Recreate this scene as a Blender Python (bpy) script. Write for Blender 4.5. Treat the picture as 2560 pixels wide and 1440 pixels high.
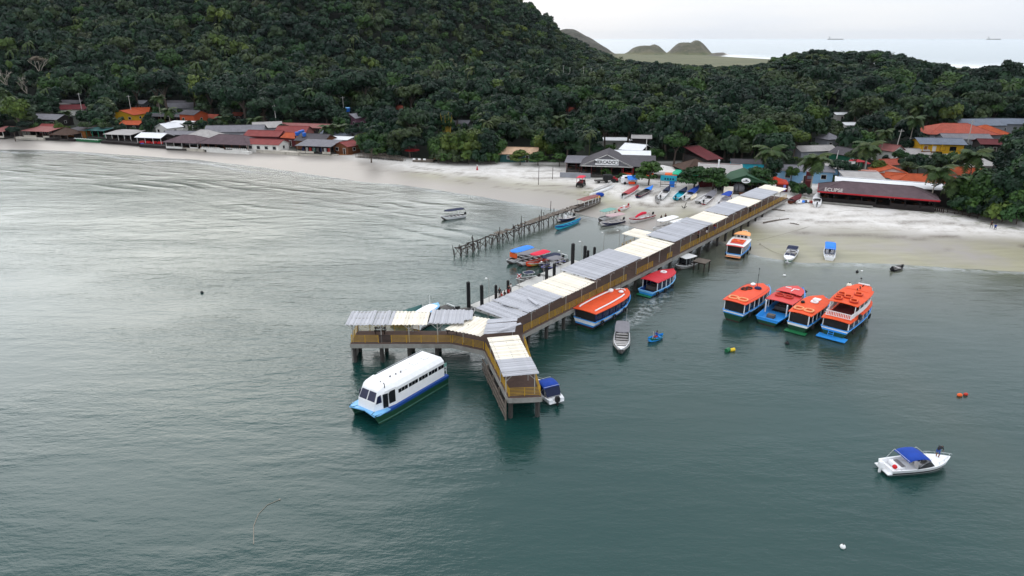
import bpy, math, random
import numpy as np
from mathutils import Vector, Matrix
R = math.radians
PI = math.pi
for o in list(bpy.data.objects):
    bpy.data.objects.remove(o)
S = bpy.context.scene
COL = S.collection
rng = random.Random(11)

# ------------------------------------------------------------------ camera
F = 1706.67                      # focal length in photo pixels (24 mm on 36 mm, 2560 wide)
PT = math.atan(626 / F)          # pitch: the sea horizon sits 622-626 px above the centre
CH = 40.0                        # camera height above the water
cp, sp = math.cos(PT), math.sin(PT)
cam = bpy.data.objects.new('camera', bpy.data.cameras.new('camera'))
COL.objects.link(cam)
cam.data.sensor_width = 36
cam.data.lens = 24
cam.data.clip_start = 0.5
cam.data.clip_end = 90000
cam.location = (0, 0, CH)
cam.rotation_euler = (PI / 2 - PT, 0, 0)
S.camera = cam
S.render.resolution_x, S.render.resolution_y = 1024, 576

# ------------------------------------------------------------------ sky, sun, exposure
SUN_EL, SUN_AZ = R(21), R(-24)    # azimuth clockwise from +Y: veiled sun ahead to the left, glare on the bay
W = bpy.data.worlds.new('World')
S.world = W
W.use_nodes = True
nt = W.node_tree
nt.nodes.clear()
def wn(t, **k):
    n = nt.nodes.new(t)
    for a, b in k.items():
        setattr(n, a, b)
    return n
wo = wn('ShaderNodeOutputWorld')
sky = wn('ShaderNodeTexSky', sky_type='NISHITA', sun_disc=False, sun_elevation=SUN_EL, sun_rotation=SUN_AZ)
sky.air_density = 1.0
sky.dust_density = 3.0
bg1 = wn('ShaderNodeBackground')
bg1.inputs[1].default_value = 0.10
nt.links.new(sky.outputs[0], bg1.inputs[0])
tc = wn('ShaderNodeTexCoord')
mp = wn('ShaderNodeMapping')
mp.inputs['Scale'].default_value = (2.2, 2.2, 14)
nt.links.new(tc.outputs['Generated'], mp.inputs[0])
no = wn('ShaderNodeTexNoise')
no.inputs['Scale'].default_value = 1.3
no.inputs['Detail'].default_value = 5
nt.links.new(mp.outputs[0], no.inputs[0])
rmp = wn('ShaderNodeValToRGB')
rmp.color_ramp.elements[0].position = 0.34
rmp.color_ramp.elements[0].color = (0.82, 0.885, 0.98, 1)
rmp.color_ramp.elements[1].position = 0.66
rmp.color_ramp.elements[1].color = (0.93, 0.96, 1.0, 1)
nt.links.new(no.outputs[0], rmp.inputs[0])
bg2 = wn('ShaderNodeBackground')
bg2.inputs[1].default_value = 0.98
nt.links.new(rmp.outputs[0], bg2.inputs[0])
# standard overcast sky: the cloud deck brightens evenly from the horizon to the zenith
sx = wn('ShaderNodeSeparateXYZ')
nt.links.new(tc.outputs['Generated'], sx.inputs[0])
zr = wn('ShaderNodeMapRange')
zr.inputs['To Min'].default_value = 0.80
zr.inputs['To Max'].default_value = 1.55
nt.links.new(sx.outputs['Z'], zr.inputs[0])
nt.links.new(zr.outputs[0], bg2.inputs[1])
mx = wn('ShaderNodeMixShader')
mx.inputs[0].default_value = 0.86          # the cloud deck covers most of the blue
nt.links.new(bg1.outputs[0], mx.inputs[1])
nt.links.new(bg2.outputs[0], mx.inputs[2])
nt.links.new(mx.outputs[0], wo.inputs[0])
sun = bpy.data.objects.new('sun', bpy.data.lights.new('sun', 'SUN'))
COL.objects.link(sun)
sun.data.energy = 0.5
sun.data.angle = R(40)
sun.data.color = (1.0, 0.965, 0.92)
sd = Vector((math.sin(SUN_AZ) * math.cos(SUN_EL), math.cos(SUN_AZ) * math.cos(SUN_EL), math.sin(SUN_EL)))
sun.rotation_euler = sd.to_track_quat('Z', 'Y').to_euler()
sun.location = (-60, 80, 260)
vs = S.view_settings
vs.view_transform = 'Standard'
vs.look = 'None'
vs.gamma = 1
vs.exposure = 0.45
HAZE = 0.000016
try:
    vs.use_curve_mapping = False
except Exception:
    pass

# ------------------------------------------------------------------ pixel <-> place
def ray(px, py):
    a = (px - 1280) / F
    b = (720 - py) / F
    return a, cp + b * sp, -sp + b * cp
def G(px, py, z=0.0):
    d = ray(px, py)
    t = (z - CH) / d[2]
    return Vector((d[0] * t, d[1] * t, z))
def PJ(x, y, z):
    Z = y * cp - (z - CH) * sp
    u = y * sp + (z - CH) * cp
    return 1280 + F * x / Z, 720 - F * u / Z, F / Z

# ------------------------------------------------------------------ mesh helpers
class MB:
    def __init__(s):
        s.v, s.f, s.m = [], [], []
    def add(s, vs_, fs, mi=0):
        b = len(s.v)
        s.v += [tuple(p) for p in vs_]
        for i, f in enumerate(fs):
            s.f.append([b + k for k in f])
            s.m.append(mi if isinstance(mi, int) else mi[i])
        return s
    def box(s, c, d, rz=0, mi=0, M=None):
        x, y, z = d[0] / 2, d[1] / 2, d[2] / 2
        P = [Vector((i * x, j * y, k * z)) for k in (-1, 1) for j in (-1, 1) for i in (-1, 1)]
        Q = Matrix.Rotation(rz, 3, 'Z') if M is None else M
        P = [Q @ p + Vector(c) for p in P]
        return s.add(P, [(0, 2, 3, 1), (4, 5, 7, 6), (0, 1, 5, 4), (1, 3, 7, 5), (3, 2, 6, 7), (2, 0, 4, 6)], mi)
    def beam(s, p, q, w, h=None, mi=0):
        p, q = Vector(p), Vector(q)
        d = q - p
        L = d.length
        if L < 1e-6:
            return s
        M = d.to_track_quat('X', 'Z').to_matrix()
        return s.box((p + q) / 2, (L, w, h or w), mi=mi, M=M)
    def tube(s, p, q, r, r2=None, n=6, mi=0, cap=True):
        p, q = Vector(p), Vector(q)
        M = (q - p).to_track_quat('Z', 'X').to_matrix()
        r2 = r if r2 is None else r2
        P = []
        for c, rr in ((p, r), (q, r2)):
            for i in range(n):
                a = 2 * PI * i / n
                P.append(c + M @ Vector((rr * math.cos(a), rr * math.sin(a), 0)))
        fs = [(i, (i + 1) % n, n + (i + 1) % n, n + i) for i in range(n)]
        if cap:
            fs += [tuple(range(n - 1, -1, -1)), tuple(range(n, 2 * n))]
        return s.add(P, fs, mi)
    def path(s, pts, r, n=5, mi=0, closed=False):
        pts = [Vector(p) for p in pts]
        N = len(pts)
        P = []
        for i, p in enumerate(pts):
            a = pts[(i - 1) % N] if (closed or i > 0) else p
            b = pts[(i + 1) % N] if (closed or i < N - 1) else p
            M = (b - a).to_track_quat('Z', 'Y').to_matrix()
            rr = r if not hasattr(r, '__len__') else r[i]
            for k in range(n):
                t = 2 * PI * k / n
                P.append(p + M @ Vector((rr * math.cos(t), rr * math.sin(t), 0)))
        fs = []
        for i in range(N if closed else N - 1):
            j = (i + 1) % N
            for k in range(n):
                l = (k + 1) % n
                fs.append((i * n + k, i * n + l, j * n + l, j * n + k))
        if not closed:
            fs += [tuple(range(n - 1, -1, -1)), tuple((N - 1) * n + k for k in range(n))]
        return s.add(P, fs, mi)
    def ball(s, c, r, sc=(1, 1, 1), n=8, m=5, mi=0):
        P = [Vector(c) + Vector((0, 0, -r * sc[2]))]
        for j in range(1, m):
            t = -PI / 2 + PI * j / m
            for i in range(n):
                a = 2 * PI * i / n
                P.append(Vector(c) + Vector((r * sc[0] * math.cos(t) * math.cos(a), r * sc[1] * math.cos(t) * math.sin(a), r * sc[2] * math.sin(t))))
        P.append(Vector(c) + Vector((0, 0, r * sc[2])))
        fs = [(0, 1 + (i + 1) % n, 1 + i) for i in range(n)]
        for j in range(m - 2):
            b = 1 + j * n
            fs += [(b + i, b + (i + 1) % n, b + n + (i + 1) % n, b + n + i) for i in range(n)]
        b = 1 + (m - 2) * n
        fs += [(b + i, b + (i + 1) % n, len(P) - 1) for i in range(n)]
        return s.add(P, fs, mi)
    def prism(s, poly, z0, z1, mi=0, mtop=None):
        n = len(poly)
        P = [(p[0], p[1], z0) for p in poly] + [(p[0], p[1], z1) for p in poly]
        fs = [(i, (i + 1) % n, n + (i + 1) % n, n + i) for i in range(n)] + [tuple(range(n - 1, -1, -1)), tuple(range(n, 2 * n))]
        return s.add(P, fs, [mi] * (n + 1) + [mi if mtop is None else mtop])
    def slab(s, quad, t, mi=0):
        """flat or bent plate: list of points, thickened downwards by t"""
        n = len(quad)
        P = [Vector(p) for p in quad]
        nn = (P[1] - P[0]).cross(P[2] - P[0]).normalized()
        if nn.z < 0:
            nn = -nn
        P2 = [p - nn * t for p in P]
        fs = [tuple(range(n)), tuple(range(2 * n - 1, n - 1, -1))] + [(i, n + i, n + (i + 1) % n, (i + 1) % n) for i in range(n)]
        return s.add(P + P2, fs, mi)
    def sheet(s, rows, t=0.04, mi=0):
        """grid of points (rows of equal length) thickened downwards"""
        nr, nc = len(rows), len(rows[0])
        T = [Vector(p) for r in rows for p in r]
        Bm = [p - Vector((0, 0, t)) for p in T]
        N = nr * nc
        fs = []
        for i in range(nr - 1):
            for j in range(nc - 1):
                a, b, c, d = i * nc + j, i * nc + j + 1, (i + 1) * nc + j + 1, (i + 1) * nc + j
                fs.append((a, b, c, d))
                fs.append((N + d, N + c, N + b, N + a))
        ed = [j for j in range(nc)] + [i * nc + nc - 1 for i in range(1, nr)] + [(nr - 1) * nc + j for j in range(nc - 2, -1, -1)] + [i * nc for i in range(nr - 2, 0, -1)]
        for k in range(len(ed)):
            a, b = ed[k], ed[(k + 1) % len(ed)]
            fs.append((a, N + a, N + b, b))
        return s.add(T + Bm, fs, mi)
    def mesh(s, name, mats, smooth=False):
        me = bpy.data.meshes.new(name)
        me.from_pydata(s.v, [], s.f)
        for m in (mats if isinstance(mats, (list, tuple)) else [mats]):
            me.materials.append(MT(m))
        if any(s.m):
            me.polygons.foreach_set('material_index', s.m)
        if smooth:
            me.polygons.foreach_set('use_smooth', [True] * len(me.polygons))
        me.update()
        return me
    def obj(s, name, mats, parent=None, smooth=False, loc=None, rz=0):
        return place(name, s.mesh(name, mats, smooth), parent, loc, rz)

def place(name, me, parent=None, loc=None, rz=0):
    o = bpy.data.objects.new(name, me)
    COL.objects.link(o)
    if parent is not None:
        o.parent = parent
    if loc is not None:
        o.location = loc
    if rz:
        o.rotation_euler = (0, 0, rz)
    return o
def tag(o, label, cat, group=None):
    o['label'] = label
    o['category'] = cat
    if group:
        o['group'] = group
    return o
def thing(name, label, cat, loc=(0, 0, 0), rz=0, group=None):
    o = place(name, None, None, loc, rz)
    o.empty_display_size = 0.3
    return tag(o, label, cat, group)
def setting(o, kind='structure'):
    o['kind'] = kind
    return o

# ------------------------------------------------------------------ materials
MATS = {}
def srgb(h):
    h = h.lstrip('#')
    c = [int(h[i:i + 2], 16) / 255 for i in (0, 2, 4)]
    return tuple((x / 12.92 if x <= 0.04045 else ((x + 0.055) / 1.055) ** 2.4) for x in c)
def MT(name):
    return MATS[name]
def mat(name, col, rough=0.6, var=0.18, scale=1.2, bump=0.0, bscale=6, dirt=0.0, dcol=(0.12, 0.10, 0.08), spec=0.3, metal=0.0, rnd=0.0, wave=None, trans=0.0):
    m = bpy.data.materials.new(name)
    m.use_nodes = True
    n = m.node_tree
    N, L = n.nodes, n.links
    b = N['Principled BSDF']
    if isinstance(col, str):
        col = srgb(col)
    b.inputs['Roughness'].default_value = rough
    b.inputs['Metallic'].default_value = metal
    b.inputs['Specular IOR Level'].default_value = spec
    tc_ = N.new('ShaderNodeTexCoord')
    no_ = N.new('ShaderNodeTexNoise')
    no_.inputs['Scale'].default_value = scale
    no_.inputs['Detail'].default_value = 6
    no_.inputs['Roughness'].default_value = 0.65
    L.new(tc_.outputs['Object'], no_.inputs['Vector'])
    mr = N.new('ShaderNodeMapRange')
    mr.inputs['From Min'].default_value = 0.3
    mr.inputs['From Max'].default_value = 0.7
    mr.inputs['To Min'].default_value = 1 - var
    mr.inputs['To Max'].default_value = 1 + var * 0.6
    L.new(no_.outputs[0], mr.inputs[0])
    hs = N.new('ShaderNodeHueSaturation')
    hs.inputs['Color'].default_value = (*col, 1)
    last = mr.outputs[0]
    if rnd:
        oi = N.new('ShaderNodeObjectInfo')
        m2 = N.new('ShaderNodeMapRange')
        m2.inputs['To Min'].default_value = 1 - rnd
        m2.inputs['To Max'].default_value = 1 + rnd
        L.new(oi.outputs['Random'], m2.inputs[0])
        mu = N.new('ShaderNodeMath')
        mu.operation = 'MULTIPLY'
        L.new(last, mu.inputs[0])
        L.new(m2.outputs[0], mu.inputs[1])
        last = mu.outputs[0]
    L.new(last, hs.inputs['Value'])
    colout = hs.outputs[0]
    if dirt:
        n2 = N.new('ShaderNodeTexNoise')
        n2.inputs['Scale'].default_value = scale * 0.55
        n2.inputs['Detail'].default_value = 8
        n2.inputs['Roughness'].default_value = 0.75
        L.new(tc_.outputs['Object'], n2.inputs['Vector'])
        r2 = N.new('ShaderNodeMapRange')
        r2.inputs['From Min'].default_value = 0.52
        r2.inputs['From Max'].default_value = 0.72
        r2.inputs['To Max'].default_value = dirt
        L.new(n2.outputs[0], r2.inputs[0])
        mm = N.new('ShaderNodeMix')
        mm.data_type = 'RGBA'
        L.new(r2.outputs[0], mm.inputs['Factor'])
        L.new(colout, mm.inputs[6])
        mm.inputs[7].default_value = (*dcol, 1)
        colout = mm.outputs[2]
    L.new(colout, b.inputs['Base Color'])
    if bump or wave:
        bp = N.new('ShaderNodeBump')
        bp.inputs['Strength'].default_value = bump or 0.6
        bp.inputs['Distance'].default_value = 0.05
        if wave:
            wv = N.new('ShaderNodeTexWave')
            wv.wave_type = 'BANDS'
            wv.bands_direction = wave[0]
            wv.inputs['Scale'].default_value = wave[1]
            wv.inputs['Distortion'].default_value = 0.3
            L.new(tc_.outputs['Object'], wv.inputs['Vector'])
            L.new(wv.outputs[1], bp.inputs['Height'])
        else:
            n3 = N.new('ShaderNodeTexNoise')
            n3.inputs['Scale'].default_value = bscale
            n3.inputs['Detail'].default_value = 5
            L.new(tc_.outputs['Object'], n3.inputs['Vector'])
            L.new(n3.outputs[0], bp.inputs['Height'])
        L.new(bp.outputs[0], b.inputs['Normal'])
    if trans:
        b.inputs['Transmission Weight'].default_value = trans
    MATS[name] = m
    return m
mat('white', (0.80, 0.80, 0.80), 0.45, 0.06, 1.5, dirt=0.18, dcol=(0.35, 0.32, 0.28))
mat('white_clean', (0.82, 0.82, 0.83), 0.35, 0.05, 1.5)
mat('cream_sheet', srgb('#ece3d2'), 0.7, 0.16, 0.9, rnd=0.10, dirt=0.40, dcol=(0.42, 0.36, 0.26))
mat('grey_sheet', srgb('#b0b0b5'), 0.6, 0.16, 0.9, rnd=0.12, dirt=0.40, dcol=(0.26, 0.26, 0.27))
mat('deck_brown', srgb('#624e46'), 0.85, 0.25, 1.0, wave=('X', 3.0), dirt=0.4, dcol=(0.10, 0.07, 0.06))
mat('concrete', srgb('#8d8a84'), 0.9, 0.25, 0.8, bump=0.4, dirt=0.6, dcol=(0.07, 0.06, 0.05))
mat('concrete_light', srgb('#b9b7b2'), 0.9, 0.15, 0.6, bump=0.3, dirt=0.35, dcol=(0.25, 0.24, 0.22))
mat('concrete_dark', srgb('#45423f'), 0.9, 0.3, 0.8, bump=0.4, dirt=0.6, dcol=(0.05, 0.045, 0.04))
mat('yellow_rail', srgb('#bd9427'), 0.6, 0.25, 2.0, dirt=0.4, dcol=(0.22, 0.13, 0.03))
mat('post_grey', srgb('#a39f98'), 0.6, 0.2, 2.0)
mat('tar_black', (0.012, 0.012, 0.013), 0.55, 0.3, 2.0)
mat('black', (0.010, 0.010, 0.011), 0.5, 0.2, 2.0)
mat('rubber', (0.018, 0.018, 0.018), 0.8, 0.2, 3.0)
mat('orange_roof', srgb('#dd4e1e'), 0.6, 0.18, 0.8, dirt=0.35, dcol=(0.45, 0.12, 0.05))
mat('orange_pale', srgb('#eea15f'), 0.55, 0.12, 0.8)
mat('red_roof', srgb('#c3202f'), 0.5, 0.12, 0.8, dirt=0.2, dcol=(0.25, 0.03, 0.04))
mat('red_soft', srgb('#cf4542'), 0.55, 0.12, 0.8, dirt=0.2, dcol=(0.35, 0.08, 0.06))
mat('float_orange', srgb('#e2622c'), 0.6, 0.12, 2.0)
mat('float_cream', srgb('#e39a6a'), 0.6, 0.12, 2.0)
mat('float_red', srgb('#b53524'), 0.6, 0.12, 2.0)
mat('hull_green', srgb('#14402a'), 0.35, 0.2, 1.0, spec=0.5)
mat('hull_green2', srgb('#1f6840'), 0.4, 0.2, 1.0)
mat('hull_blue', srgb('#2f8fdc'), 0.4, 0.12, 1.0, spec=0.4, dirt=0.15, dcol=(0.05, 0.15, 0.3))
mat('hull_lightblue', srgb('#7db9e8'), 0.4, 0.1, 1.0)
mat('royal_blue', srgb('#1c4690'), 0.4, 0.15, 1.0)
mat('canvas_blue', srgb('#17409a'), 0.8, 0.2, 1.6)
mat('canvas_sky', srgb('#2f7fe0'), 0.75, 0.12, 1.6)
mat('canvas_navy', srgb('#1b2440'), 0.8, 0.2, 1.6)
mat('canvas_grey', srgb('#77757a'), 0.8, 0.15, 1.6)
mat('canvas_red', srgb('#d3213f'), 0.75, 0.12, 1.6)
mat('canvas_teal', srgb('#6f9c93'), 0.8, 0.15, 1.6)
mat('canvas_white', srgb('#e6e5e3'), 0.7, 0.06, 1.6)
mat('canvas_pink', srgb('#b49a9b'), 0.8, 0.12, 1.6)
mat('hull_navy', srgb('#1a1f4a'), 0.35, 0.2, 1.0, spec=0.5)
mat('hull_grey', srgb('#8d8b88'), 0.5, 0.2, 1.0, dirt=0.4)
mat('hull_red', srgb('#9c1c28'), 0.45, 0.15, 1.0)
mat('hull_turq', srgb('#27a3b8'), 0.45, 0.15, 1.0)
mat('hull_yellow', srgb('#c8a845'), 0.5, 0.15, 1.0)
mat('hull_violet', srgb('#8f8fd0'), 0.5, 0.12, 1.0)
mat('antifoul', (0.05, 0.012, 0.012), 0.6, 0.3, 1.0)
mat('glass_dark', (0.008, 0.009, 0.012), 0.12, 0.2, 2.0, spec=0.5)
mat('glass_navy', (0.010, 0.013, 0.045), 0.15, 0.2, 2.0, spec=0.5)
mat('interior', (0.02, 0.018, 0.017), 0.8, 0.3, 2.0)
mat('interior_mid', (0.10, 0.09, 0.085), 0.8, 0.3, 2.0)
mat('seat_grey', srgb('#c9c5c2'), 0.6, 0.1, 2.0)
mat('upholstery', srgb('#6f6d70'), 0.7, 0.1, 2.0)
mat('steel', (0.55, 0.56, 0.58), 0.3, 0.1, 2.0, metal=0.7)
mat('wood_grey', srgb('#6e645b'), 0.9, 0.3, 1.5, bump=0.5, dirt=0.5, dcol=(0.05, 0.04, 0.035))
mat('wood_dark', srgb('#352a25'), 0.9, 0.3, 1.5, bump=0.5)
mat('wood_brown', srgb('#6b3f24'), 0.8, 0.3, 1.5, wave=('X', 2.2))
mat('wood_honey', srgb('#8f5a2a'), 0.8, 0.3, 1.5, wave=('X', 2.2))
mat('rope', srgb('#8a8478'), 0.9, 0.2, 3.0)
mat('foam', (0.78, 0.80, 0.80), 0.8, 0.1, 2.0)
mat('buoy_white', (0.75, 0.75, 0.73), 0.5, 0.1, 3.0)
# buildings
mat('tile_orange', srgb('#aa4a25'), 0.85, 0.25, 0.7, wave=('X', 2.5), dirt=0.35, dcol=(0.16, 0.06, 0.03))
mat('tile_clay', srgb('#a04d3c'), 0.85, 0.25, 0.7, wave=('X', 2.5), dirt=0.45, dcol=(0.18, 0.08, 0.06))
mat('tile_red', srgb('#803836'), 0.8, 0.2, 0.5, wave=('X', 2.0), dirt=0.35, dcol=(0.22, 0.10, 0.09))
mat('tile_pink', srgb('#8c5753'), 0.8, 0.2, 0.5, wave=('X', 2.0), dirt=0.35, dcol=(0.3, 0.18, 0.16))
mat('tile_maroon', srgb('#5e2226'), 0.8, 0.25, 0.5, wave=('X', 2.0), dirt=0.35, dcol=(0.08, 0.03, 0.03))
mat('fibro_grey', srgb('#77757a'), 0.9, 0.22, 0.5, wave=('X', 2.0), dirt=0.5, dcol=(0.10, 0.095, 0.09))
mat('fibro_dark', srgb('#4f4b4f'), 0.9, 0.25, 0.5, wave=('X', 2.0), dirt=0.5, dcol=(0.05, 0.045, 0.045))
mat('fibro_blue', srgb('#6d7480'), 0.9, 0.2, 0.5, wave=('X', 2.0), dirt=0.4, dcol=(0.12, 0.12, 0.13))
mat('fibro_light', srgb('#a5a09d'), 0.9, 0.2, 0.5, wave=('X', 2.0), dirt=0.4, dcol=(0.2, 0.19, 0.18))
mat('shingle_brown', srgb('#5c4c50'), 0.95, 0.25, 0.6, bump=0.5, bscale=8, dirt=0.4, dcol=(0.05, 0.04, 0.045))
mat('thatch', srgb('#4c3a31'), 0.95, 0.35, 1.0, bump=0.6, bscale=8)
mat('roof_tan', srgb('#c0a084'), 0.85, 0.25, 0.5, wave=('X', 2.0), dirt=0.6, dcol=(0.28, 0.13, 0.07))
mat('roof_white', (0.74, 0.74, 0.75), 0.7, 0.08, 0.5, wave=('X', 2.0), dirt=0.2, dcol=(0.4, 0.39, 0.37))
mat('roof_green', srgb('#274a33'), 0.8, 0.15, 0.6, dirt=0.2, dcol=(0.02, 0.05, 0.03))
mat('tent_white', srgb('#c9c5bf'), 0.8, 0.12, 0.5)
mat('tent_teal', srgb('#17a37d'), 0.7, 0.12, 0.6)
mat('tent_red', srgb('#b8371f'), 0.75, 0.12, 0.6)
mat('tent_orange', srgb('#d8602a'), 0.75, 0.12, 0.6)
mat('wall_white', srgb('#d9d6d0'), 0.85, 0.12, 0.5, dirt=0.35, dcol=(0.3, 0.28, 0.25))
mat('wall_dirty', srgb('#b9b2a6'), 0.9, 0.2, 0.6, dirt=0.7, dcol=(0.12, 0.11, 0.08))
mat('wall_yellow', srgb('#cf9f22'), 0.8, 0.1, 0.5, dirt=0.15, dcol=(0.4, 0.28, 0.04))
mat('wall_orange', srgb('#b5522f'), 0.8, 0.12, 0.5, dirt=0.2, dcol=(0.3, 0.1, 0.05))
mat('wall_blue', srgb('#7fa9c8'), 0.8, 0.12, 0.5, dirt=0.2, dcol=(0.25, 0.35, 0.45))
mat('wall_teal', srgb('#2b5553'), 0.8, 0.15, 0.5)
mat('wall_green', srgb('#1d5a43'), 0.8, 0.15, 0.5)
mat('wall_purple', srgb('#6f4b5c'), 0.85, 0.15, 0.5)
mat('wall_grey', srgb('#8e9096'), 0.85, 0.15, 0.5, dirt=0.3)
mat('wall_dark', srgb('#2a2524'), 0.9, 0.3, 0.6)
mat('wall_maroon', srgb('#5c2428'), 0.85, 0.2, 0.6)
mat('brick_red', srgb('#7a3f33'), 0.9, 0.25, 1.5)
mat('trim_white', srgb('#cfcdc8'), 0.7, 0.1, 1.0)
mat('trim_red', srgb('#a51d27'), 0.7, 0.12, 1.0)
mat('trim_green', srgb('#17825f'), 0.7, 0.12, 1.0)
mat('vinyl_red', srgb('#c81f26'), 0.7, 0.15, 1.0)
mat('vinyl_orange', srgb('#dd4a20'), 0.7, 0.15, 1.0)
mat('tank_blue', srgb('#1f5fb8'), 0.5, 0.1, 1.0)
mat('plastic_yellow', srgb('#d8b62a'), 0.5, 0.1, 1.0)
mat('tarp_yellow', srgb('#e0a840'), 0.6, 0.15, 1.0)
mat('skin', srgb('#8a5a44'), 0.7, 0.1, 3.0)
mat('hair', (0.015, 0.012, 0.01), 0.8, 0.1, 3.0)
mat('cloth_black', (0.02, 0.02, 0.024), 0.9, 0.2, 3.0)
mat('cloth_blue', srgb('#2b4d94'), 0.9, 0.2, 3.0)
mat('cloth_navy', srgb('#232c52'), 0.9, 0.2, 3.0)
mat('cloth_red', srgb('#b83a36'), 0.9, 0.2, 3.0)
mat('cloth_white', srgb('#d6d3cf'), 0.9, 0.1, 3.0)
mat('cloth_jeans', srgb('#3d5076'), 0.9, 0.2, 3.0)
mat('bark', srgb('#5b5049'), 0.95, 0.3, 2.0, bump=0.5)
mat('bark_pale', srgb('#a39a8e'), 0.95, 0.25, 2.0, bump=0.4)
mat('text_dark', (0.03, 0.03, 0.035), 0.7, 0.1, 2.0)
mat('text_pale', srgb('#c9c0bb'), 0.7, 0.1, 2.0)
mat('hibiscus_pink', srgb('#c46a7a'), 0.8, 0.2, 2.0)

def leaf_mat(name, c0, c1, c2, tr=0.12):
    """foliage: hue picked per tree, small random changes per clump of leaves"""
    m = bpy.data.materials.new(name)
    m.use_nodes = True
    n = m.node_tree
    N, L = n.nodes, n.links
    b = N['Principled BSDF']
    b.inputs['Roughness'].default_value = 0.6
    b.inputs['Specular IOR Level'].default_value = 0.25
    oi = N.new('ShaderNodeObjectInfo')
    cr = N.new('ShaderNodeValToRGB')
    e = cr.color_ramp.elements
    e[0].position = 0.0
    e[0].color = (*c0, 1)
    e[1].position = 1.0
    e[1].color = (*c2, 1)
    k = e.new(0.72)
    k.color = (*c1, 1)
    pn = N.new('ShaderNodeTexNoise')         # stands of the same kind: hue drifts over the hillside
    pn.inputs['Scale'].default_value = 0.016
    pn.inputs['Detail'].default_value = 3
    L.new(oi.outputs['Location'], pn.inputs['Vector'])
    pm = N.new('ShaderNodeMapRange')
    pm.inputs['From Min'].default_value = 0.3
    pm.inputs['From Max'].default_value = 0.7
    pm.inputs['To Min'].default_value = -0.32
    pm.inputs['To Max'].default_value = 0.32
    L.new(pn.outputs[0], pm.inputs[0])
    pa = N.new('ShaderNodeMath')
    pa.use_clamp = True
    L.new(oi.outputs['Random'], pa.inputs[0])
    L.new(pm.outputs[0], pa.inputs[1])
    L.new(pa.outputs[0], cr.inputs[0])
    at = N.new('ShaderNodeAttribute')
    at.attribute_name = 'tone'
    mr = N.new('ShaderNodeMapRange')
    mr.inputs['To Min'].default_value = 0.45
    mr.inputs['To Max'].default_value = 1.75
    L.new(at.outputs['Fac'], mr.inputs[0])
    hs = N.new('ShaderNodeHueSaturation')
    L.new(cr.outputs[0], hs.inputs['Color'])
    L.new(mr.outputs[0], hs.inputs['Value'])
    m2 = N.new('ShaderNodeMapRange')
    m2.inputs['To Min'].default_value = 0.515
    m2.inputs['To Max'].default_value = 0.48
    L.new(at.outputs['Fac'], m2.inputs[0])
    L.new(m2.outputs[0], hs.inputs['Hue'])
    L.new(hs.outputs[0], b.inputs['Base Color'])
    tb = N.new('ShaderNodeBsdfTranslucent')
    L.new(hs.outputs[0], tb.inputs[0])
    ms = N.new('ShaderNodeMixShader')
    ms.inputs[0].default_value = tr
    L.new(b.outputs[0], ms.inputs[1])
    L.new(tb.outputs[0], ms.inputs[2])
    L.new(ms.outputs[0], N['Material Output'].inputs[0])
    MATS[name] = m
leaf_mat('leaf_forest', (0.004, 0.018, 0.010), (0.010, 0.032, 0.013), (0.036, 0.056, 0.019))
leaf_mat('leaf_bright', (0.015, 0.050, 0.012), (0.030, 0.070, 0.012), (0.064, 0.095, 0.016))
leaf_mat('leaf_palm', (0.028, 0.060, 0.014), (0.042, 0.070, 0.016), (0.06, 0.08, 0.022))
leaf_mat('leaf_pale', (0.030, 0.055, 0.032), (0.045, 0.068, 0.036), (0.075, 0.085, 0.05))
leaf_mat('leaf_dry', (0.14, 0.115, 0.085), (0.16, 0.13, 0.09), (0.19, 0.15, 0.10))
# ------------------------------------------------------------------ land form
SHX = np.array([-1600, -900, -400, -196, -162, -125, -91, -59, -32, -8.6, 12, 25, 30, 43.8, 48.4, 54.7, 73, 93, 130, 250, 500, 1600.])
SHY = np.array([560, 450, 330, 264, 258, 244.4, 229, 209, 195, 180, 165, 150, 146, 138, 128, 123.4, 121.5, 117.5, 106, 70, 0, -200.])
VGX = np.array([-1600, -400, -209, -133, -54, -25, 18, 55, 70, 81, 98, 106, 113, 130, 300, 1600.])
VGY = np.array([600, 350, 283, 261, 239, 223, 219, 205, 192, 173, 163, 151, 147, 139, 92, -100.])
OCY = np.array([-500, 600, 780, 900, 1080, 1400, 1500, 1650, 1745, 1800, 1830, 1900, 3000.])
OCX = np.array([2500, 760, 690, 660, 620, 520, 500, 478, 520, 515, 380, -900, -1500.])
def fbm(x, y, s, seed=0, oc=4):
    """cheap value noise, numpy"""
    out = 0
    amp, tot = 1.0, 0.0
    for o in range(oc):
        X, Y = x / s * 2 ** o, y / s * 2 ** o
        xi, yi = np.floor(X).astype(np.int64), np.floor(Y).astype(np.int64)
        fx, fy = X - xi, Y - yi
        fx, fy = fx * fx * (3 - 2 * fx), fy * fy * (3 - 2 * fy)
        def h(a, b):
            n = (a * 374761393 + b * 668265263 + (seed + o) * 144665) & 0x7fffffff
            n = ((n ^ (n >> 13)) * 1274126177) & 0x7fffffff
            return ((n ^ (n >> 16)) & 0xffff) / 65535.0
        v = (h(xi, yi) * (1 - fx) + h(xi + 1, yi) * fx) * (1 - fy) + (h(xi, yi + 1) * (1 - fx) + h(xi + 1, yi + 1) * fx) * fy
        out = out + amp * v
        tot += amp
        amp *= 0.5
    return out / tot
def sstep(t):
    t = np.clip(t, 0, 1)
    return t * t * (3 - 2 * t)
def shore_d(x, y):
    f = np.interp(x, SHX, SHY)
    sl = (np.interp(x + 6, SHX, SHY) - np.interp(x - 6, SHX, SHY)) / 12
    return (y - f) / np.sqrt(1 + sl * sl)
def ocean_d(x, y):
    return (np.interp(y, OCY, OCX) - x) * 0.92
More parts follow.
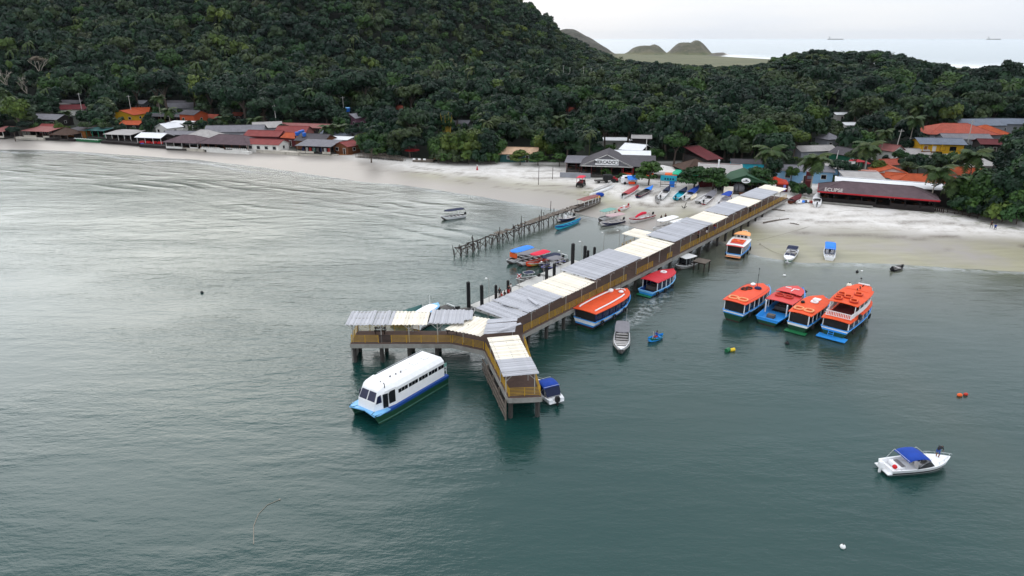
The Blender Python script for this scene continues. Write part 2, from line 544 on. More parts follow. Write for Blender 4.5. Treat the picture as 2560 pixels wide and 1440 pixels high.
def height(x, y):
    x = np.asarray(x, float)
    y = np.asarray(y, float)
    s1 = shore_d(x, y) + (fbm(x, y, 22, 3, 2) - 0.5) * 5
    s2 = ocean_d(x, y)
    pr = lambda s: np.interp(s, [-200, -70, -35, -18, -6, 0, 12, 26, 60, 200], [-9, -3.2, -1.4, -0.5, -0.12, 0.0, 0.42, 1.05, 1.9, 2.5])
    base = np.minimum(pr(s1), pr(s2))
    land = sstep(s2 / 60)
    # main hill on the left
    prof = np.interp(x, [-1500, -1000, -700, -400, -200, -100, -40, 14, 65, 94, 132, 165], [60, 105, 140, 160, 150, 132, 99, 64, 32, 20, 4, 0])
    foot = np.interp(x, [-600, -300, -150, -60, 30, 110], [400, 400, 425, 520, 640, 760])
    g = sstep((y - foot) / np.maximum(900 - foot, 60) * 0.92 + 0.02)
    g = g * (1 - sstep((y - 1100) / 400))
    m = prof * g
    m = m + g * (fbm(x, y, 130, 5) - 0.5) * 34 * np.clip(prof / 50, 0, 1)
    m = m + 17 * np.exp(-(((x + 190) * 0.8 + (y - 610) * 0.6) / 46) ** 2 - (((x + 190) * -0.6 + (y - 610) * 0.8) / 95) ** 2)
    # low wooded hill on the right
    rx = np.where(x < 295, 76, 98)
    r2 = np.sqrt(((x - 295) / rx) ** 2 + ((y - 645) / 125) ** 2)
    m = m + 16.0 * (1 - sstep((r2 - 0.25) / 0.85))
    # far hill and the two headlands
    def dome(cx, cy, ax, ay, H, k=0.2):
        r = np.sqrt(((x - cx) / ax) ** 2 + ((y - cy) / ay) ** 2)
        return H * (1 - sstep((r - k) / (1 - k)))
    m = m + dome(140, 1500, 96, 150, 38, 0.1) + dome(70, 1560, 120, 150, 28)
    m = m + dome(322, 1752, 52, 70, 19, 0.25) + dome(355, 1742, 28, 40, 8)
    m = m + dome(430, 1762, 58, 75, 25, 0.3) + dome(458, 1750, 30, 50, 8, 0.5) + dome(505, 1748, 30, 26, 5, 0.2)
    far = (y > 1300)
    m = m + far * (fbm(x, y, 40, 9) - 0.5) * np.minimum(m, 12) * 0.9
    und = (fbm(x, y, 60, 1) - 0.5) * 0.8 * sstep((s1 - 30) / 40)
    return base + np.where(base > -0.5, m, m * 0.3) * np.where(far, 1, land) + und * land
def gz(x, y):
    return float(height(np.array([x]), np.array([y]))[0])

def axis(*seg):
    out = []
    for a, b, st in seg:
        out += list(np.arange(a, b, st))
    out.append(seg[-1][1])
    return np.array(out, float)
def gridmesh(name, X, Y, Z, matname, attrs):
    nx, ny = len(X), len(Y)
    gx, gy = np.meshgrid(X, Y)
    co = np.stack([gx, gy, Z], -1).reshape(-1, 3)
    i = np.arange(ny - 1)[:, None] * nx + np.arange(nx - 1)[None, :]
    q = np.stack([i, i + 1, i + nx + 1, i + nx], -1).reshape(-1, 4)
    me = bpy.data.meshes.new(name)
    me.vertices.add(len(co))
    me.vertices.foreach_set('co', co.ravel())
    me.loops.add(q.size)
    me.loops.foreach_set('vertex_index', q.ravel().astype(np.int32))
    me.polygons.add(len(q))
    me.polygons.foreach_set('loop_start', np.arange(0, q.size, 4, dtype=np.int32))
    me.polygons.foreach_set('use_smooth', np.ones(len(q), bool))
    me.update(calc_edges=True)
    for k, v in attrs.items():
        a = me.attributes.new(k, 'FLOAT', 'POINT')
        a.data.foreach_set('value', np.asarray(v, np.float32).ravel())
    me.materials.append(MT(matname))
    return setting(place(name, me))

def nodes(name):
    m = bpy.data.materials.new(name)
    m.use_nodes = True
    MATS[name] = m
    N, L = m.node_tree.nodes, m.node_tree.links
    return m, N, L
def NN(N, t, **k):
    n = N.new(t)
    for a, b in k.items():
        if a.startswith('i_'):
            n.inputs[a[2:].replace('_', ' ')].default_value = b
        else:
            setattr(n, a, b)
    return n
def mixc(N, L, fac, a, b):
    m = N.new('ShaderNodeMix')
    m.data_type = 'RGBA'
    for sck, v in ((m.inputs['Factor'], fac), (m.inputs[6], a), (m.inputs[7], b)):
        if isinstance(v, (int, float)):
            sck.default_value = v
        elif isinstance(v, tuple):
            sck.default_value = (*v, 1)
        else:
            L.new(v, sck)
    return m.outputs[2]
def mrange(N, L, v, a, b, c=0.0, d=1.0):
    m = N.new('ShaderNodeMapRange')
    for k, x in zip(('From Min', 'From Max', 'To Min', 'To Max'), (a, b, c, d)):
        m.inputs[k].default_value = x
    L.new(v, m.inputs[0])
    return m.outputs[0]
def math2(N, L, op, a, b):
    m = N.new('ShaderNodeMath')
    m.operation = op
    for i, v in enumerate((a, b)):
        if isinstance(v, (int, float)):
            m.inputs[i].default_value = v
        else:
            L.new(v, m.inputs[i])
    return m.outputs[0]
def noise(N, L, vec, scale, det=5, rough=0.6):
    n = NN(N, 'ShaderNodeTexNoise', i_Scale=scale, i_Detail=det, i_Roughness=rough)
    L.new(vec, n.inputs['Vector'])
    return n.outputs[0]

# land material: dry sand, wet sand with algae bloom, soil, coastal grass, rock; all by what the ground is
m, N, L = nodes('land')
b = N['Principled BSDF']
ge = NN(N, 'ShaderNodeNewGeometry')
P = ge.outputs['Position']
def att(nm):
    a = NN(N, 'ShaderNodeAttribute', attribute_name=nm)
    return a.outputs['Fac']
n_big = noise(N, L, P, 0.05, 6)
n_mid = noise(N, L, P, 0.35, 7, 0.7)
n_fine = noise(N, L, P, 2.5, 4)
mpn = NN(N, 'ShaderNodeMapping')
mpn.inputs['Rotation'].default_value = (0, 0, R(-14))
mpn.inputs['Scale'].default_value = (0.22, 1.4, 1)
L.new(P, mpn.inputs[0])
n_str = noise(N, L, mpn.outputs[0], 0.5, 7, 0.72)
sand = mixc(N, L, mrange(N, L, n_mid, 0.3, 0.72), srgb('#d8d4cf'), srgb('#bfb9b2'))
sand = mixc(N, L, mrange(N, L, n_str, 0.57, 0.66, 0, 0.6), sand, srgb('#7d7366'))
sand = mixc(N, L, math2(N, L, 'MULTIPLY', mrange(N, L, n_fine, 0.54, 0.68, 0, 0.65), mrange(N, L, n_mid, 0.44, 0.60)), sand, srgb('#7b7263'))
algae = mixc(N, L, mrange(N, L, n_str, 0.35, 0.65), srgb('#9c967e'), srgb('#87836a'))
wet = mixc(N, L, math2(N, L, 'MULTIPLY', att('algae'), mrange(N, L, n_big, 0.34, 0.52)), srgb('#948d86'), algae)
col = mixc(N, L, att('wet'), sand, wet)
col = mixc(N, L, math2(N, L, 'MULTIPLY', att('strand'), mrange(N, L, n_fine, 0.30, 0.55, 0.2, 1.0)), col, srgb('#5a5044'))
col = mixc(N, L, math2(N, L, 'MULTIPLY', att('weed'), mrange(N, L, n_mid, 0.5, 0.6)), col, srgb('#5d6335'))
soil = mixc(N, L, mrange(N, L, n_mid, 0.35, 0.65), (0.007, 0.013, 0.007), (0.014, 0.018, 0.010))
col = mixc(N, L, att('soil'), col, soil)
gr = mixc(N, L, mrange(N, L, noise(N, L, mpn.outputs[0], 0.05, 7, 0.7), 0.35, 0.65), srgb('#4b5239'), srgb('#757157'))
gr = mixc(N, L, mrange(N, L, n_big, 0.55, 0.7), gr, srgb('#3c4a32'))
col = mixc(N, L, att('grass'), col, gr)
rk = mixc(N, L, mrange(N, L, noise(N, L, P, 0.12, 8, 0.75), 0.4, 0.6), srgb('#4d4c46'), srgb('#6d675e'))
col = mixc(N, L, att('rock'), col, rk)
L.new(col, b.inputs['Base Color'])
L.new(mrange(N, L, att('wet'), 0, 1, 0.95, 0.42), b.inputs['Roughness'])
b.inputs['Specular IOR Level'].default_value = 0.35
bp = NN(N, 'ShaderNodeBump', i_Strength=0.5, i_Distance=0.12)
L.new(n_mid, bp.inputs['Height'])
L.new(bp.outputs[0], b.inputs['Normal'])

X = axis((-1500, -420, 30), (-420, -230, 5), (-230, 130, 1.6), (130, 260, 4), (260, 720, 7), (720, 1500, 40))
Y = axis((-60, 95, 8), (95, 300, 1.6), (300, 470, 5), (470, 1300, 11), (1300, 1960, 9))
gx, gy = np.meshgrid(X, Y)
Zt = height(gx, gy)
s1 = shore_d(gx, gy)
s2 = ocean_d(gx, gy)
vg = gy - np.interp(gx, VGX, VGY)
wob = (fbm(gx, gy, 18, 21, 3) - 0.5)
wetf = 1 - sstep((s1 + wob * 10 - np.interp(gx, [-200, -60, -25, 20, 50, 80], [26, 22, 12, 13, 18, 17])) / 12)
clear = np.exp(-((gx - 66) / 46) ** 2 - ((gy - 205) / 26) ** 2)
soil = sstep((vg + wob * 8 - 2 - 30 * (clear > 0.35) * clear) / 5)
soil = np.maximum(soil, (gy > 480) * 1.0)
grass = sstep((gy + 40 * wob - np.interp(gx, [100, 160, 230, 300, 600], [940, 880, 725, 700, 700])) / 40) * (Zt < 12) * sstep((s2 - 18) / 12)
grass = np.maximum(grass, ((gy > 1300) & (Zt > 9) & (gx > 200)) * 0.9)
grass = np.maximum(grass, ((gy > 560) & (gx > 420) & (Zt < 6)) * sstep((s2 - 25) / 20))
gzx = np.gradient(Zt, axis=1) / np.gradient(gx, axis=1)
rock = sstep((np.abs(gzx) - 0.35) / 0.5) * (gy > 1300) * (gx > 200) * 0.9
rock = np.maximum(rock, (gy > 1600) * (gx > 300) * sstep((s2 + 2) / 6) * (1 - sstep((s2 - 25) / 10)))
rock = np.maximum(rock, 0.6 * (gy > 1300) * sstep((Zt - 4) / 5) * (gx > 100))
soil = soil * (1 - (gy > 1300) * (s2 < 40))
weed = np.exp(-((gx - 95) / 16) ** 2 - ((vg + 4) / 4) ** 2) + 0.8 * np.exp(-((gx - 21) / 5) ** 2 - ((gy - 181) / 4) ** 2) + np.exp(-((gx - 73) / 6) ** 2 - ((gy - 170) / 3.0) ** 2)
algae_ = sstep((gx + 45) / 25) * np.exp(-((s1 + wob * 8 - np.interp(gx, [-30, 10, 45, 60], [16, 22, 10, 7])) / np.interp(gx, [-30, 10, 45, 60], [7, 9, 12, 9])) ** 2)
algae_ = np.clip(algae_ + 0.35 * sstep((gx - 45) / 10) * (1 - sstep((s1 - 25) / 12)), 0, 1)
sw_ = s1 + (fbm(gx, gy, 26, 31, 4) - 0.5) * 16
strand = np.zeros_like(gx)
for c_, w_, a_ in ((11, 0.7, 0.7), (19, 0.9, 0.9), (29, 0.8, 0.8), (36, 0.7, 0.6)):
    strand = np.maximum(strand, a_ * np.exp(-((sw_ - c_) / w_) ** 2) * (fbm(gx, gy, 9, int(c_), 2) > 0.47))
strand = strand * (s1 > 3) * sstep((gx + 60) / 30)
terrain = gridmesh('terrain', X, Y, Zt, 'land', {'wet': wetf, 'soil': soil, 'grass': grass, 'rock': rock, 'weed': np.clip(weed, 0, 1), 'algae': algae_, 'strand': strand})

# ------------------------------------------------------------------ water
m, N, L = nodes('sea_water')
N.remove(N['Principled BSDF'])
ge = NN(N, 'ShaderNodeNewGeometry')
P = ge.outputs['Position']
def mapped(rot, sc):
    mpx = NN(N, 'ShaderNodeMapping')
    mpx.inputs['Rotation'].default_value = (0, 0, R(rot))
    mpx.inputs['Scale'].default_value = sc
    L.new(P, mpx.inputs[0])
    return mpx.outputs[0]
w1 = noise(N, L, mapped(14, (0.55, 1.5, 1)), 0.34, 4, 0.55)
w2 = noise(N, L, mapped(-12, (0.6, 1.3, 1)), 1.15, 4, 0.6)
w3 = noise(N, L, mapped(30, (0.8, 1.2, 1)), 3.6, 3, 0.6)
calm = mrange(N, L, noise(N, L, mapped(20, (0.5, 1.2, 1)), 0.028, 4, 0.55), 0.40, 0.60, 0.30, 1.2)
calm = math2(N, L, 'MULTIPLY', calm, att('rough'))
# swell running in along the shore
sw = NN(N, 'ShaderNodeMath', operation='SINE')
ph = math2(N, L, 'ADD', math2(N, L, 'MULTIPLY', att('sdist'), 1.05), math2(N, L, 'MULTIPLY', noise(N, L, P, 0.03, 3, 0.5), 7.0))
L.new(ph, sw.inputs[0])
swl = math2(N, L, 'MULTIPLY', math2(N, L, 'POWER', mrange(N, L, sw.outputs[0], -1, 1), 2.5), att('swell'))
swl = math2(N, L, 'MULTIPLY', swl, mrange(N, L, noise(N, L, mapped(14, (0.4, 1.6, 1)), 0.06, 3), 0.42, 0.6))
h = math2(N, L, 'ADD', math2(N, L, 'MULTIPLY', w1, 0.33), math2(N, L, 'ADD', math2(N, L, 'MULTIPLY', w2, 0.125), math2(N, L, 'MULTIPLY', w3, 0.035)))
h = math2(N, L, 'MULTIPLY', h, calm)
h = math2(N, L, 'ADD', h, math2(N, L, 'MULTIPLY', swl, 0.16))
bp = NN(N, 'ShaderNodeBump', i_Strength=1.0, i_Distance=0.62)
L.new(h, bp.inputs['Height'])
fr = NN(N, 'ShaderNodeFresnel', i_IOR=1.42)
L.new(bp.outputs[0], fr.inputs['Normal'])
gl = NN(N, 'ShaderNodeBsdfGlossy', i_Roughness=0.15)
gl.inputs[0].default_value = (0.91, 0.955, 0.985, 1)
L.new(bp.outputs[0], gl.inputs['Normal'])
tint = mixc(N, L, mrange(N, L, noise(N, L, P, 0.018, 4), 0.4, 0.62), (0.003, 0.033, 0.029), (0.006, 0.040, 0.035))
tint = mixc(N, L, att('shal'), tint, (0.085, 0.10, 0.07))
df = NN(N, 'ShaderNodeBsdfDiffuse')
fo = math2(N, L, 'MULTIPLY', att('surf'), mrange(N, L, noise(N, L, mapped(24, (0.5, 1.6, 1)), 0.03, 7, 0.7), 0.36, 0.46))
edge = math2(N, L, 'MULTIPLY', att('lip'), mrange(N, L, noise(N, L, P, 0.5, 5, 0.7), 0.38, 0.58))
wk = math2(N, L, 'MULTIPLY', att('wake'), mrange(N, L, noise(N, L, P, 0.9, 7, 0.8), 0.44, 0.66, 0.0, 0.75))
fo = math2(N, L, 'MAXIMUM', math2(N, L, 'MAXIMUM', fo, edge), wk)
L.new(tint, df.inputs[0])
tp = NN(N, 'ShaderNodeBsdfTransparent')
tp.inputs[0].default_value = (0.86, 0.92, 0.88, 1)
body = NN(N, 'ShaderNodeMixShader')
L.new(att('opac'), body.inputs[0])
L.new(tp.outputs[0], body.inputs[1])
L.new(df.outputs[0], body.inputs[2])
ms = NN(N, 'ShaderNodeMixShader')
L.new(fr.outputs[0], ms.inputs[0])
L.new(body.outputs[0], ms.inputs[1])
L.new(gl.outputs[0], ms.inputs[2])
fd = NN(N, 'ShaderNodeBsdfDiffuse')
fd.inputs[0].default_value = (0.80, 0.82, 0.83, 1)
mf = NN(N, 'ShaderNodeMixShader')
L.new(fo, mf.inputs[0])
L.new(ms.outputs[0], mf.inputs[1])
L.new(fd.outputs[0], mf.inputs[2])
L.new(mf.outputs[0], N['Material Output'].inputs[0])

Xw = axis((-24000, -4000, 4000), (-4000, -600, 400), (-600, -240, 12), (-240, 120, 1.5), (120, 800, 12), (800, 4000, 400), (4000, 24000, 4000))
Yw = axis((-1500, 0, 250), (0, 60, 5), (60, 300, 1.5), (300, 480, 20), (480, 2400, 12), (2400, 4000, 200), (4000, 24000, 2000))
gx, gy = np.meshgrid(Xw, Yw)
s1 = shore_d(gx, gy)
s2 = ocean_d(gx, gy)
hz = height(gx, gy)
dep = np.maximum(-hz, 0)
bay = (gy < 700)
opac = 1 - np.exp(-dep * 1.3)
shal = np.exp(-dep * 0.9) * bay
surf = np.where(s2 < 20, np.exp(-np.maximum(-s2 - 10, 0) / np.interp(gy, [700, 1000, 1400], [230, 150, 45])), 0) * (gy > 560) * (gy < 2000) * (s2 > -900) * (gx > 300)
A_ = Vector((1.3, 83.3))
ua = Vector((0.6297, 0.7768))
sa = (gx - A_.x) * ua.x + (gy - A_.y) * ua.y
na = -(gx - A_.x) * ua.y + (gy - A_.y) * ua.x
lee = sstep((na + 60) / 15) * (1 - sstep((na - 60) / 30)) * sstep((sa - 5) / 25)
rough = 1 - 0.72 * np.where(na > 3, sstep((sa - 10) / 20) * (1 - sstep((na - 24) / 12)), 0) - 0.30 * np.where(na < 0, sstep((sa - 25) / 30), 0)
rough = np.clip(rough, 0.16, 1) * bay + (~bay) * 0.55
swell = np.exp(-((s1 + 26) / 24) ** 2) * sstep((-gx + 10) / 30) * (s1 < 0) + 0.35 * np.exp(-((s1 + 10) / 9) ** 2) * sstep((gx - 40) / 20) * (s1 < 0)
lip = np.exp(-((s1 + wob.mean() + 0.8) / 1.3) ** 2) * 0.30
lip = np.maximum(lip, 0.55 * np.exp(-((s1 + 5 + 2 * np.sin(gx * 0.13)) / 1.1) ** 2) * sstep((-gx - 60) / 40))
lip = lip * bay
# wake of the launch heading out
wk0, wk1 = G(1565, 815), G(1660, 735)
q = np.clip(((gx - wk0.x) * (wk1.x - wk0.x) + (gy - wk0.y) * (wk1.y - wk0.y)) / (wk1 - wk0).length_squared, 0, 1)
dx = np.hypot(gx - wk0.x - q * (wk1.x - wk0.x), gy - wk0.y - q * (wk1.y - wk0.y))
wake = np.exp(-(dx / (0.8 + 1.2 * q)) ** 2) * (1 - 0.55 * q)
water = gridmesh('water', Xw, Yw, gx * 0, 'sea_water', {'sdist': s1, 'opac': opac, 'shal': shal, 'surf': surf, 'rough': rough, 'swell': swell, 'lip': lip, 'wake': wake})
# ------------------------------------------------------------------ the pier
A0 = Vector((1.3, 83.3, 0))
UA = Vector((0.6297, 0.7768, 0))
NA = Vector((-0.7768, 0.6297, 0))
ANG = math.atan2(UA.y, UA.x)
DZ = 2.9
def AX(s, n, z=0.0):
    p = A0 + UA * s + NA * n
    return Vector((p.x, p.y, z))
def s_of(px, py, z):
    return (G(px, py, z) - A0).dot(UA)
pier = thing('pier', 'long concrete pier with grey and cream sheet roof and yellow railings', 'pier', (0, 0, 0))
DW = 5.0
S_END = 106.0
deck_poly = [(-20.9, 80.5), (-7.8, 80.5), (-3.5, 78.4), (-0.4, 66.3), (3.25, 66.6), (1.3, 83.3), tuple(AX(S_END, 0)[:2]), tuple(AX(S_END, DW)[:2]), tuple(AX(-0.5, DW)[:2]), (-5.0, 84.4), (-20.9, 84.4)]
MB().prism(deck_poly, DZ - 0.2, DZ, 0).obj('deck', 'deck_brown', pier)
# concrete edge beams, one per straight side
edges = [((-20.9, 80.5), (-7.8, 80.5)), ((-7.8, 80.5), (-3.5, 78.4)), ((-3.5, 78.4), (-0.4, 66.3)), ((-0.4, 66.3), (3.25, 66.6)), ((3.25, 66.6), (1.3, 83.3)), ((1.3, 83.3), AX(S_END, 0)[:2]), (AX(-0.5, DW)[:2], AX(S_END, DW)[:2]), ((-5.0, 84.4), (-20.9, 84.4)), ((-20.9, 84.4), (-20.9, 80.5))]
for a, b_ in edges:
    MB().beam((*a, DZ - 0.42), (*b_, DZ - 0.42), 0.24, 0.56).obj('edge_beam', 'concrete', pier)
# cross beams and square piles
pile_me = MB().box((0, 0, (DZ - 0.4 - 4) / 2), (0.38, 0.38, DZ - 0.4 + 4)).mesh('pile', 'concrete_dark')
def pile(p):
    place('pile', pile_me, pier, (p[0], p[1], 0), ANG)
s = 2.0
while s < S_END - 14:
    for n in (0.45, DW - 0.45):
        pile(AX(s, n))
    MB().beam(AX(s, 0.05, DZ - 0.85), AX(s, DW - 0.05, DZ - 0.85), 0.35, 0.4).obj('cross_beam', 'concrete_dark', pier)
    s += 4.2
for x in (-20.6, -17.0, -13.4, -9.8):
    for y in (80.85, 84.05):
        pile((x, y))
    MB().beam((x, 80.6, DZ - 0.85), (x, 84.3, DZ - 0.85), 0.35, 0.4).obj('cross_beam', 'concrete_dark', pier)
for t in (0.02, 0.3, 0.58, 0.86):
    a = Vector((-0.1, 66.6, 0)).lerp(Vector((-3.2, 78.4, 0)), t)
    c = Vector((2.9, 66.9, 0)).lerp(Vector((1.2, 79.5, 0)), t)
    pile(a)
    pile(c)
    MB().beam((a.x, a.y, DZ - 0.85), (c.x, c.y, DZ - 0.85), 0.35, 0.4).obj('cross_beam', 'concrete_dark', pier)
# lower landing walls with openings under the left wing
for x0, x1 in ((-19.0, -15.9), (-13.0, -5.6)):
    for z in (1.75, 1.0):
        MB().box(((x0 + x1) / 2, 84.3, z), (x1 - x0, 0.14, 0.22)).obj('brace', 'wood_dark', pier)
    for z in (1.38, 0.66):
        MB().box(((x0 + x1) / 2, 84.36, z), (x1 - x0 - 0.3, 0.12, 0.28)).obj('brace', 'concrete', pier)
MB().box((-8.8, 84.22, 1.72), (4.6, 0.12, 0.26)).obj('fender', 'hull_red', pier)
MB().box((-20.85, 82.4, 0.9), (0.2, 3.4, 2.2)).obj('end_wall', 'concrete', pier)
# slanted timber fenders along the right wing
for z in (0.5, 1.15, 1.8):
    MB().beam((-0.75, 66.4, z - 0.2), (-3.75, 78.0, z), 0.14, 0.2).obj('brace', 'wood_grey', pier)
for t in (0.0, 0.25, 0.5, 0.75):
    a = Vector((-0.72, 66.4, 0)).lerp(Vector((-3.72, 78.0, 0)), t)
    MB().beam((a.x, a.y, -1.0), (a.x, a.y, 2.5), 0.2).obj('brace', 'wood_grey', pier)

# railings: square posts and a panel of five bars between each pair
rail_post = MB().box((0, 0, 0.52), (0.07, 0.07, 1.04)).mesh('rail_post', 'yellow_rail')
panels = {}
def railing(a, b_, n=None, bars=6):
    a, b_ = Vector((a[0], a[1], DZ)), Vector((b_[0], b_[1], DZ))
    d = b_ - a
    n = n or max(1, round(d.length / 1.75))
    an = math.atan2(d.y, d.x)
    L = d.length / n
    key = (round(L, 2), bars)
    if key not in panels:
        mb = MB()
        for k in range(bars):
            mb.box((L / 2, 0, 0.16 + k * 0.86 / (bars - 1)), (L - 0.07, 0.035, 0.04))
        panels[key] = mb.mesh('rail_panel', 'yellow_rail')
    for i in range(n + 1):
        place('rail_post', rail_post, pier, a + d * i / n, an)
        if i < n:
            place('rail_panel', panels[key], pier, a + d * i / n, an)
railing((-20.75, 80.62), (-17.3, 80.62))
railing((-15.6, 80.62), (-7.9, 80.62))
railing((-7.7, 80.6), (-3.6, 78.6))
railing((-3.35, 78.3), (-0.35, 66.5))
railing((-0.3, 66.45), (3.1, 66.7))
railing((3.1, 66.9), (1.6, 80.4))
railing((-20.75, 84.25), (-12.5, 84.25))
railing((-20.78, 80.7), (-20.78, 84.2), 2)
gate = MB()
for k in range(6):
    gate.box((-16.45, 80.62, DZ + 0.14 + k * 0.17), (1.5, 0.05, 0.07))
gate.obj('gate', 'wall_dark', pier)
gaps = [(27.5, 30.0), (36.5, 41.0), (43, 47)]
s = 0.6
while s < S_END - 2:
    e = min(s + 1.8, S_END)
    if not any(g0 - 0.5 < s < g1 for g0, g1 in gaps):
        railing(AX(s, 0.15), AX(e, 0.15), 1)
    s = e
s = 12
while s < S_END - 2:
    e = min(s + 3.6, S_END)
    if not (14 < s < 20 or 30 < s < 34):
        railing(AX(s, DW - 0.15), AX(e, DW - 0.15), 2)
    s = e

# roof sheets: deep-channel fibre cement sheets half a metre wide, each one a part
WS = 0.5
sheet_me = {}
def channel(L, colr):
    key = (round(L, 2), colr)
    if key not in sheet_me:
        prof = [(0.0, 0.0), (0.10, 0.0), (0.17, 0.065), (0.33, 0.065), (0.40, 0.0), (0.5, 0.0)]
        mb = MB()
        top = [(x, y, z) for y in (0, L) for x, z in prof]
        bot = [(x, y, z - 0.02) for x, y, z in top]
        n = len(prof)
        fs = []
        for i in range(n - 1):
            fs.append((i, i + 1, n + i + 1, n + i))
            fs.append((2 * n + i + 1, 2 * n + i, 3 * n + i, 3 * n + i + 1))
        for i in range(n - 1):
            fs.append((i + 1, i, 2 * n + i, 2 * n + i + 1))
            fs.append((n + i, n + i + 1, 3 * n + i + 1, 3 * n + i))
        mb.add(top + bot, fs)
        sheet_me[key] = mb.mesh('roof_sheet', colr)
    return sheet_me[key]
def roof_run(p, q, across, zlo, zhi, colr, skip=(), jit=0.0):
    """sheets from p to q (near edge line), each spanning the vector 'across' and rising from zlo to zhi"""
    p, q, ac = Vector((*p[:2], 0)), Vector((*q[:2], 0)), Vector((*across[:2], 0))
    d = q - p
    n = max(1, round(d.length / WS))
    L = math.hypot(ac.length, zhi - zlo)
    ex = d.normalized()
    ey = Vector((ac.x, ac.y, zhi - zlo)).normalized()
    ez = ex.cross(ey)
    if ez.z < 0:
        ex = -ex
        ez = -ez
        p, q, d = q, p, -d
    ez.normalize()
    ex = ey.cross(ez)
    M = Matrix((ex, ey, ez)).transposed().to_4x4()
    me = channel(L, colr)
    for i in range(n):
        if i in skip:
            continue
        o = place('roof_sheet', me, pier)
        c = p + d * (i / n) + Vector((0, 0, zlo + rng.uniform(-1, 1) * 0.03))
        J = Matrix.Identity(4)
        if rng.random() < jit:
            J = Matrix.Rotation(R(rng.uniform(-2.5, 2.5)), 4, 'Z') @ Matrix.Rotation(R(rng.uniform(-0.8, 1.2)), 4, 'X')
            c = c + Vector((0, 0, 0.06))
        o.matrix_local = Matrix.Translation(c) @ M @ J @ Matrix.Diagonal((d.length / n / WS, 1, 1, 1))
RZ = 5.55
rp_me = {}
def roof_post(p, z, r=0.05, m_='post_grey', braces=None):
    mb = MB().tube((0, 0, DZ), (0, 0, z), r, n=6)
    if braces:
        for bx, by in braces:
            mb.tube((0, 0, z - 0.75), (bx, by, z - 0.05), r * 0.7, n=5)
    mb.obj('roof_post', m_, pier, loc=(p[0], p[1], 0))
# main run, near to far: colour, right-edge pixels where it starts, lift
bnd = [s_of(1262, 799, RZ), s_of(1397, 741, RZ), s_of(1478, 702, RZ), s_of(1598, 647, RZ), s_of(1676, 607, RZ), s_of(1770, 560, RZ), s_of(1812, 541, RZ), s_of(1862, 518, RZ), s_of(1897, 501, RZ), s_of(1938, 481, RZ), s_of(1962, 471, RZ)]
lift = [0.10, -0.05, 0.32, 0.0, 0.28, 0.02, 0.3, 0.05, 0.22, 0.0]
wid = [(-0.3, 5.9), (-0.3, 5.6), (-0.35, 6.1), (-0.3, 5.6), (-0.3, 5.4), (-0.1, 5.3), (-0.1, 5.2), (-0.1, 5.2), (-0.1, 5.2), (-0.1, 5.3)]
for i in range(10):
    colr = 'grey_sheet' if i % 2 == 0 else 'cream_sheet'
    z = RZ + lift[i]
    n0, n1 = wid[i]
    sk = ()
    roof_run(AX(bnd[i] - 0.05, n0), AX(bnd[i + 1] + 0.12, n0), NA * (n1 - n0), z, z + 0.30, colr, skip=sk, jit=0.05 if i % 2 == 0 else 0.02)
    if i == 0:   # torn sheets lying askew
        for (ss, nn_, rz, colq) in ((bnd[0] + 3.4, 1.4, 0.25, 'grey_sheet'), (bnd[0] + 6.0, 0.3, -0.35, 'grey_sheet')):
            o = place('roof_sheet', channel(2.6, colq), pier)
            o.matrix_local = Matrix.Translation(AX(ss, nn_, z + 0.28)) @ Matrix.Rotation(ANG + rz, 4, 'Z') @ Matrix.Rotation(R(5), 4, 'X')
    # purlins and rafters under the sheets
    for n in (n0 + 0.5, (n0 + n1) / 2, n1 - 0.5):
        MB().beam(AX(bnd[i], n, z - 0.06), AX(bnd[i + 1], n, z + 0.0), 0.07, 0.12).obj('purlin', 'post_grey', pier)
s = bnd[0] + 1.0
while s < bnd[-1]:
    for n in (0.45, DW - 0.35):
        roof_post(AX(s, n), RZ - 0.02, 0.055, braces=[(UA.x * 0.8, UA.y * 0.8), (-UA.x * 0.8, -UA.y * 0.8)])
    MB().beam(AX(s, -0.2, RZ - 0.16), AX(s, 5.5, RZ + 0.02), 0.08, 0.12).obj('rafter', 'post_grey', pier)
    s += 4.1
# left wing roof
zf, zb = 5.50, 5.72
roof_run((-21.35, 80.25), (-15.4, 80.25), (0, 4.1), zf, zb, 'grey_sheet', jit=0.05)
roof_run((-15.4, 80.25), (-10.9, 80.25), (0, 4.1), zf + 0.02, zb, 'cream_sheet')
roof_run((-10.7, 80.5), (-6.2, 80.5), (0, 4.2), zf + 0.10, zb + 0.1, 'grey_sheet', jit=0.12)
roof_run((-6.2, 81.5), (-5.2, 81.9), (0.0, 2.9), zf + 0.14, zb + 0.1, 'grey_sheet')
for x in (-20.6, -16.9, -13.3, -9.6, -6.3):
    roof_post((x, 80.75), zf - 0.02, 0.075 if x > -11 else 0.06, braces=[(-0.75, 0), (0.75, 0), (0, 0.7)])
    roof_post((x, 84.0), zb - 0.02, 0.06, braces=[(-0.75, 0), (0.75, 0)])
    MB().beam((x, 80.3, zf - 0.05), (x, 84.4, zb - 0.05), 0.08, 0.12).obj('rafter', 'post_grey', pier)
for y, z in ((80.7, zf - 0.02), (82.3, (zf + zb) / 2), (84.0, zb - 0.02)):
    MB().beam((-21.2, y, z), (-6.2, y, z), 0.07, 0.1).obj('purlin', 'post_grey', pier)
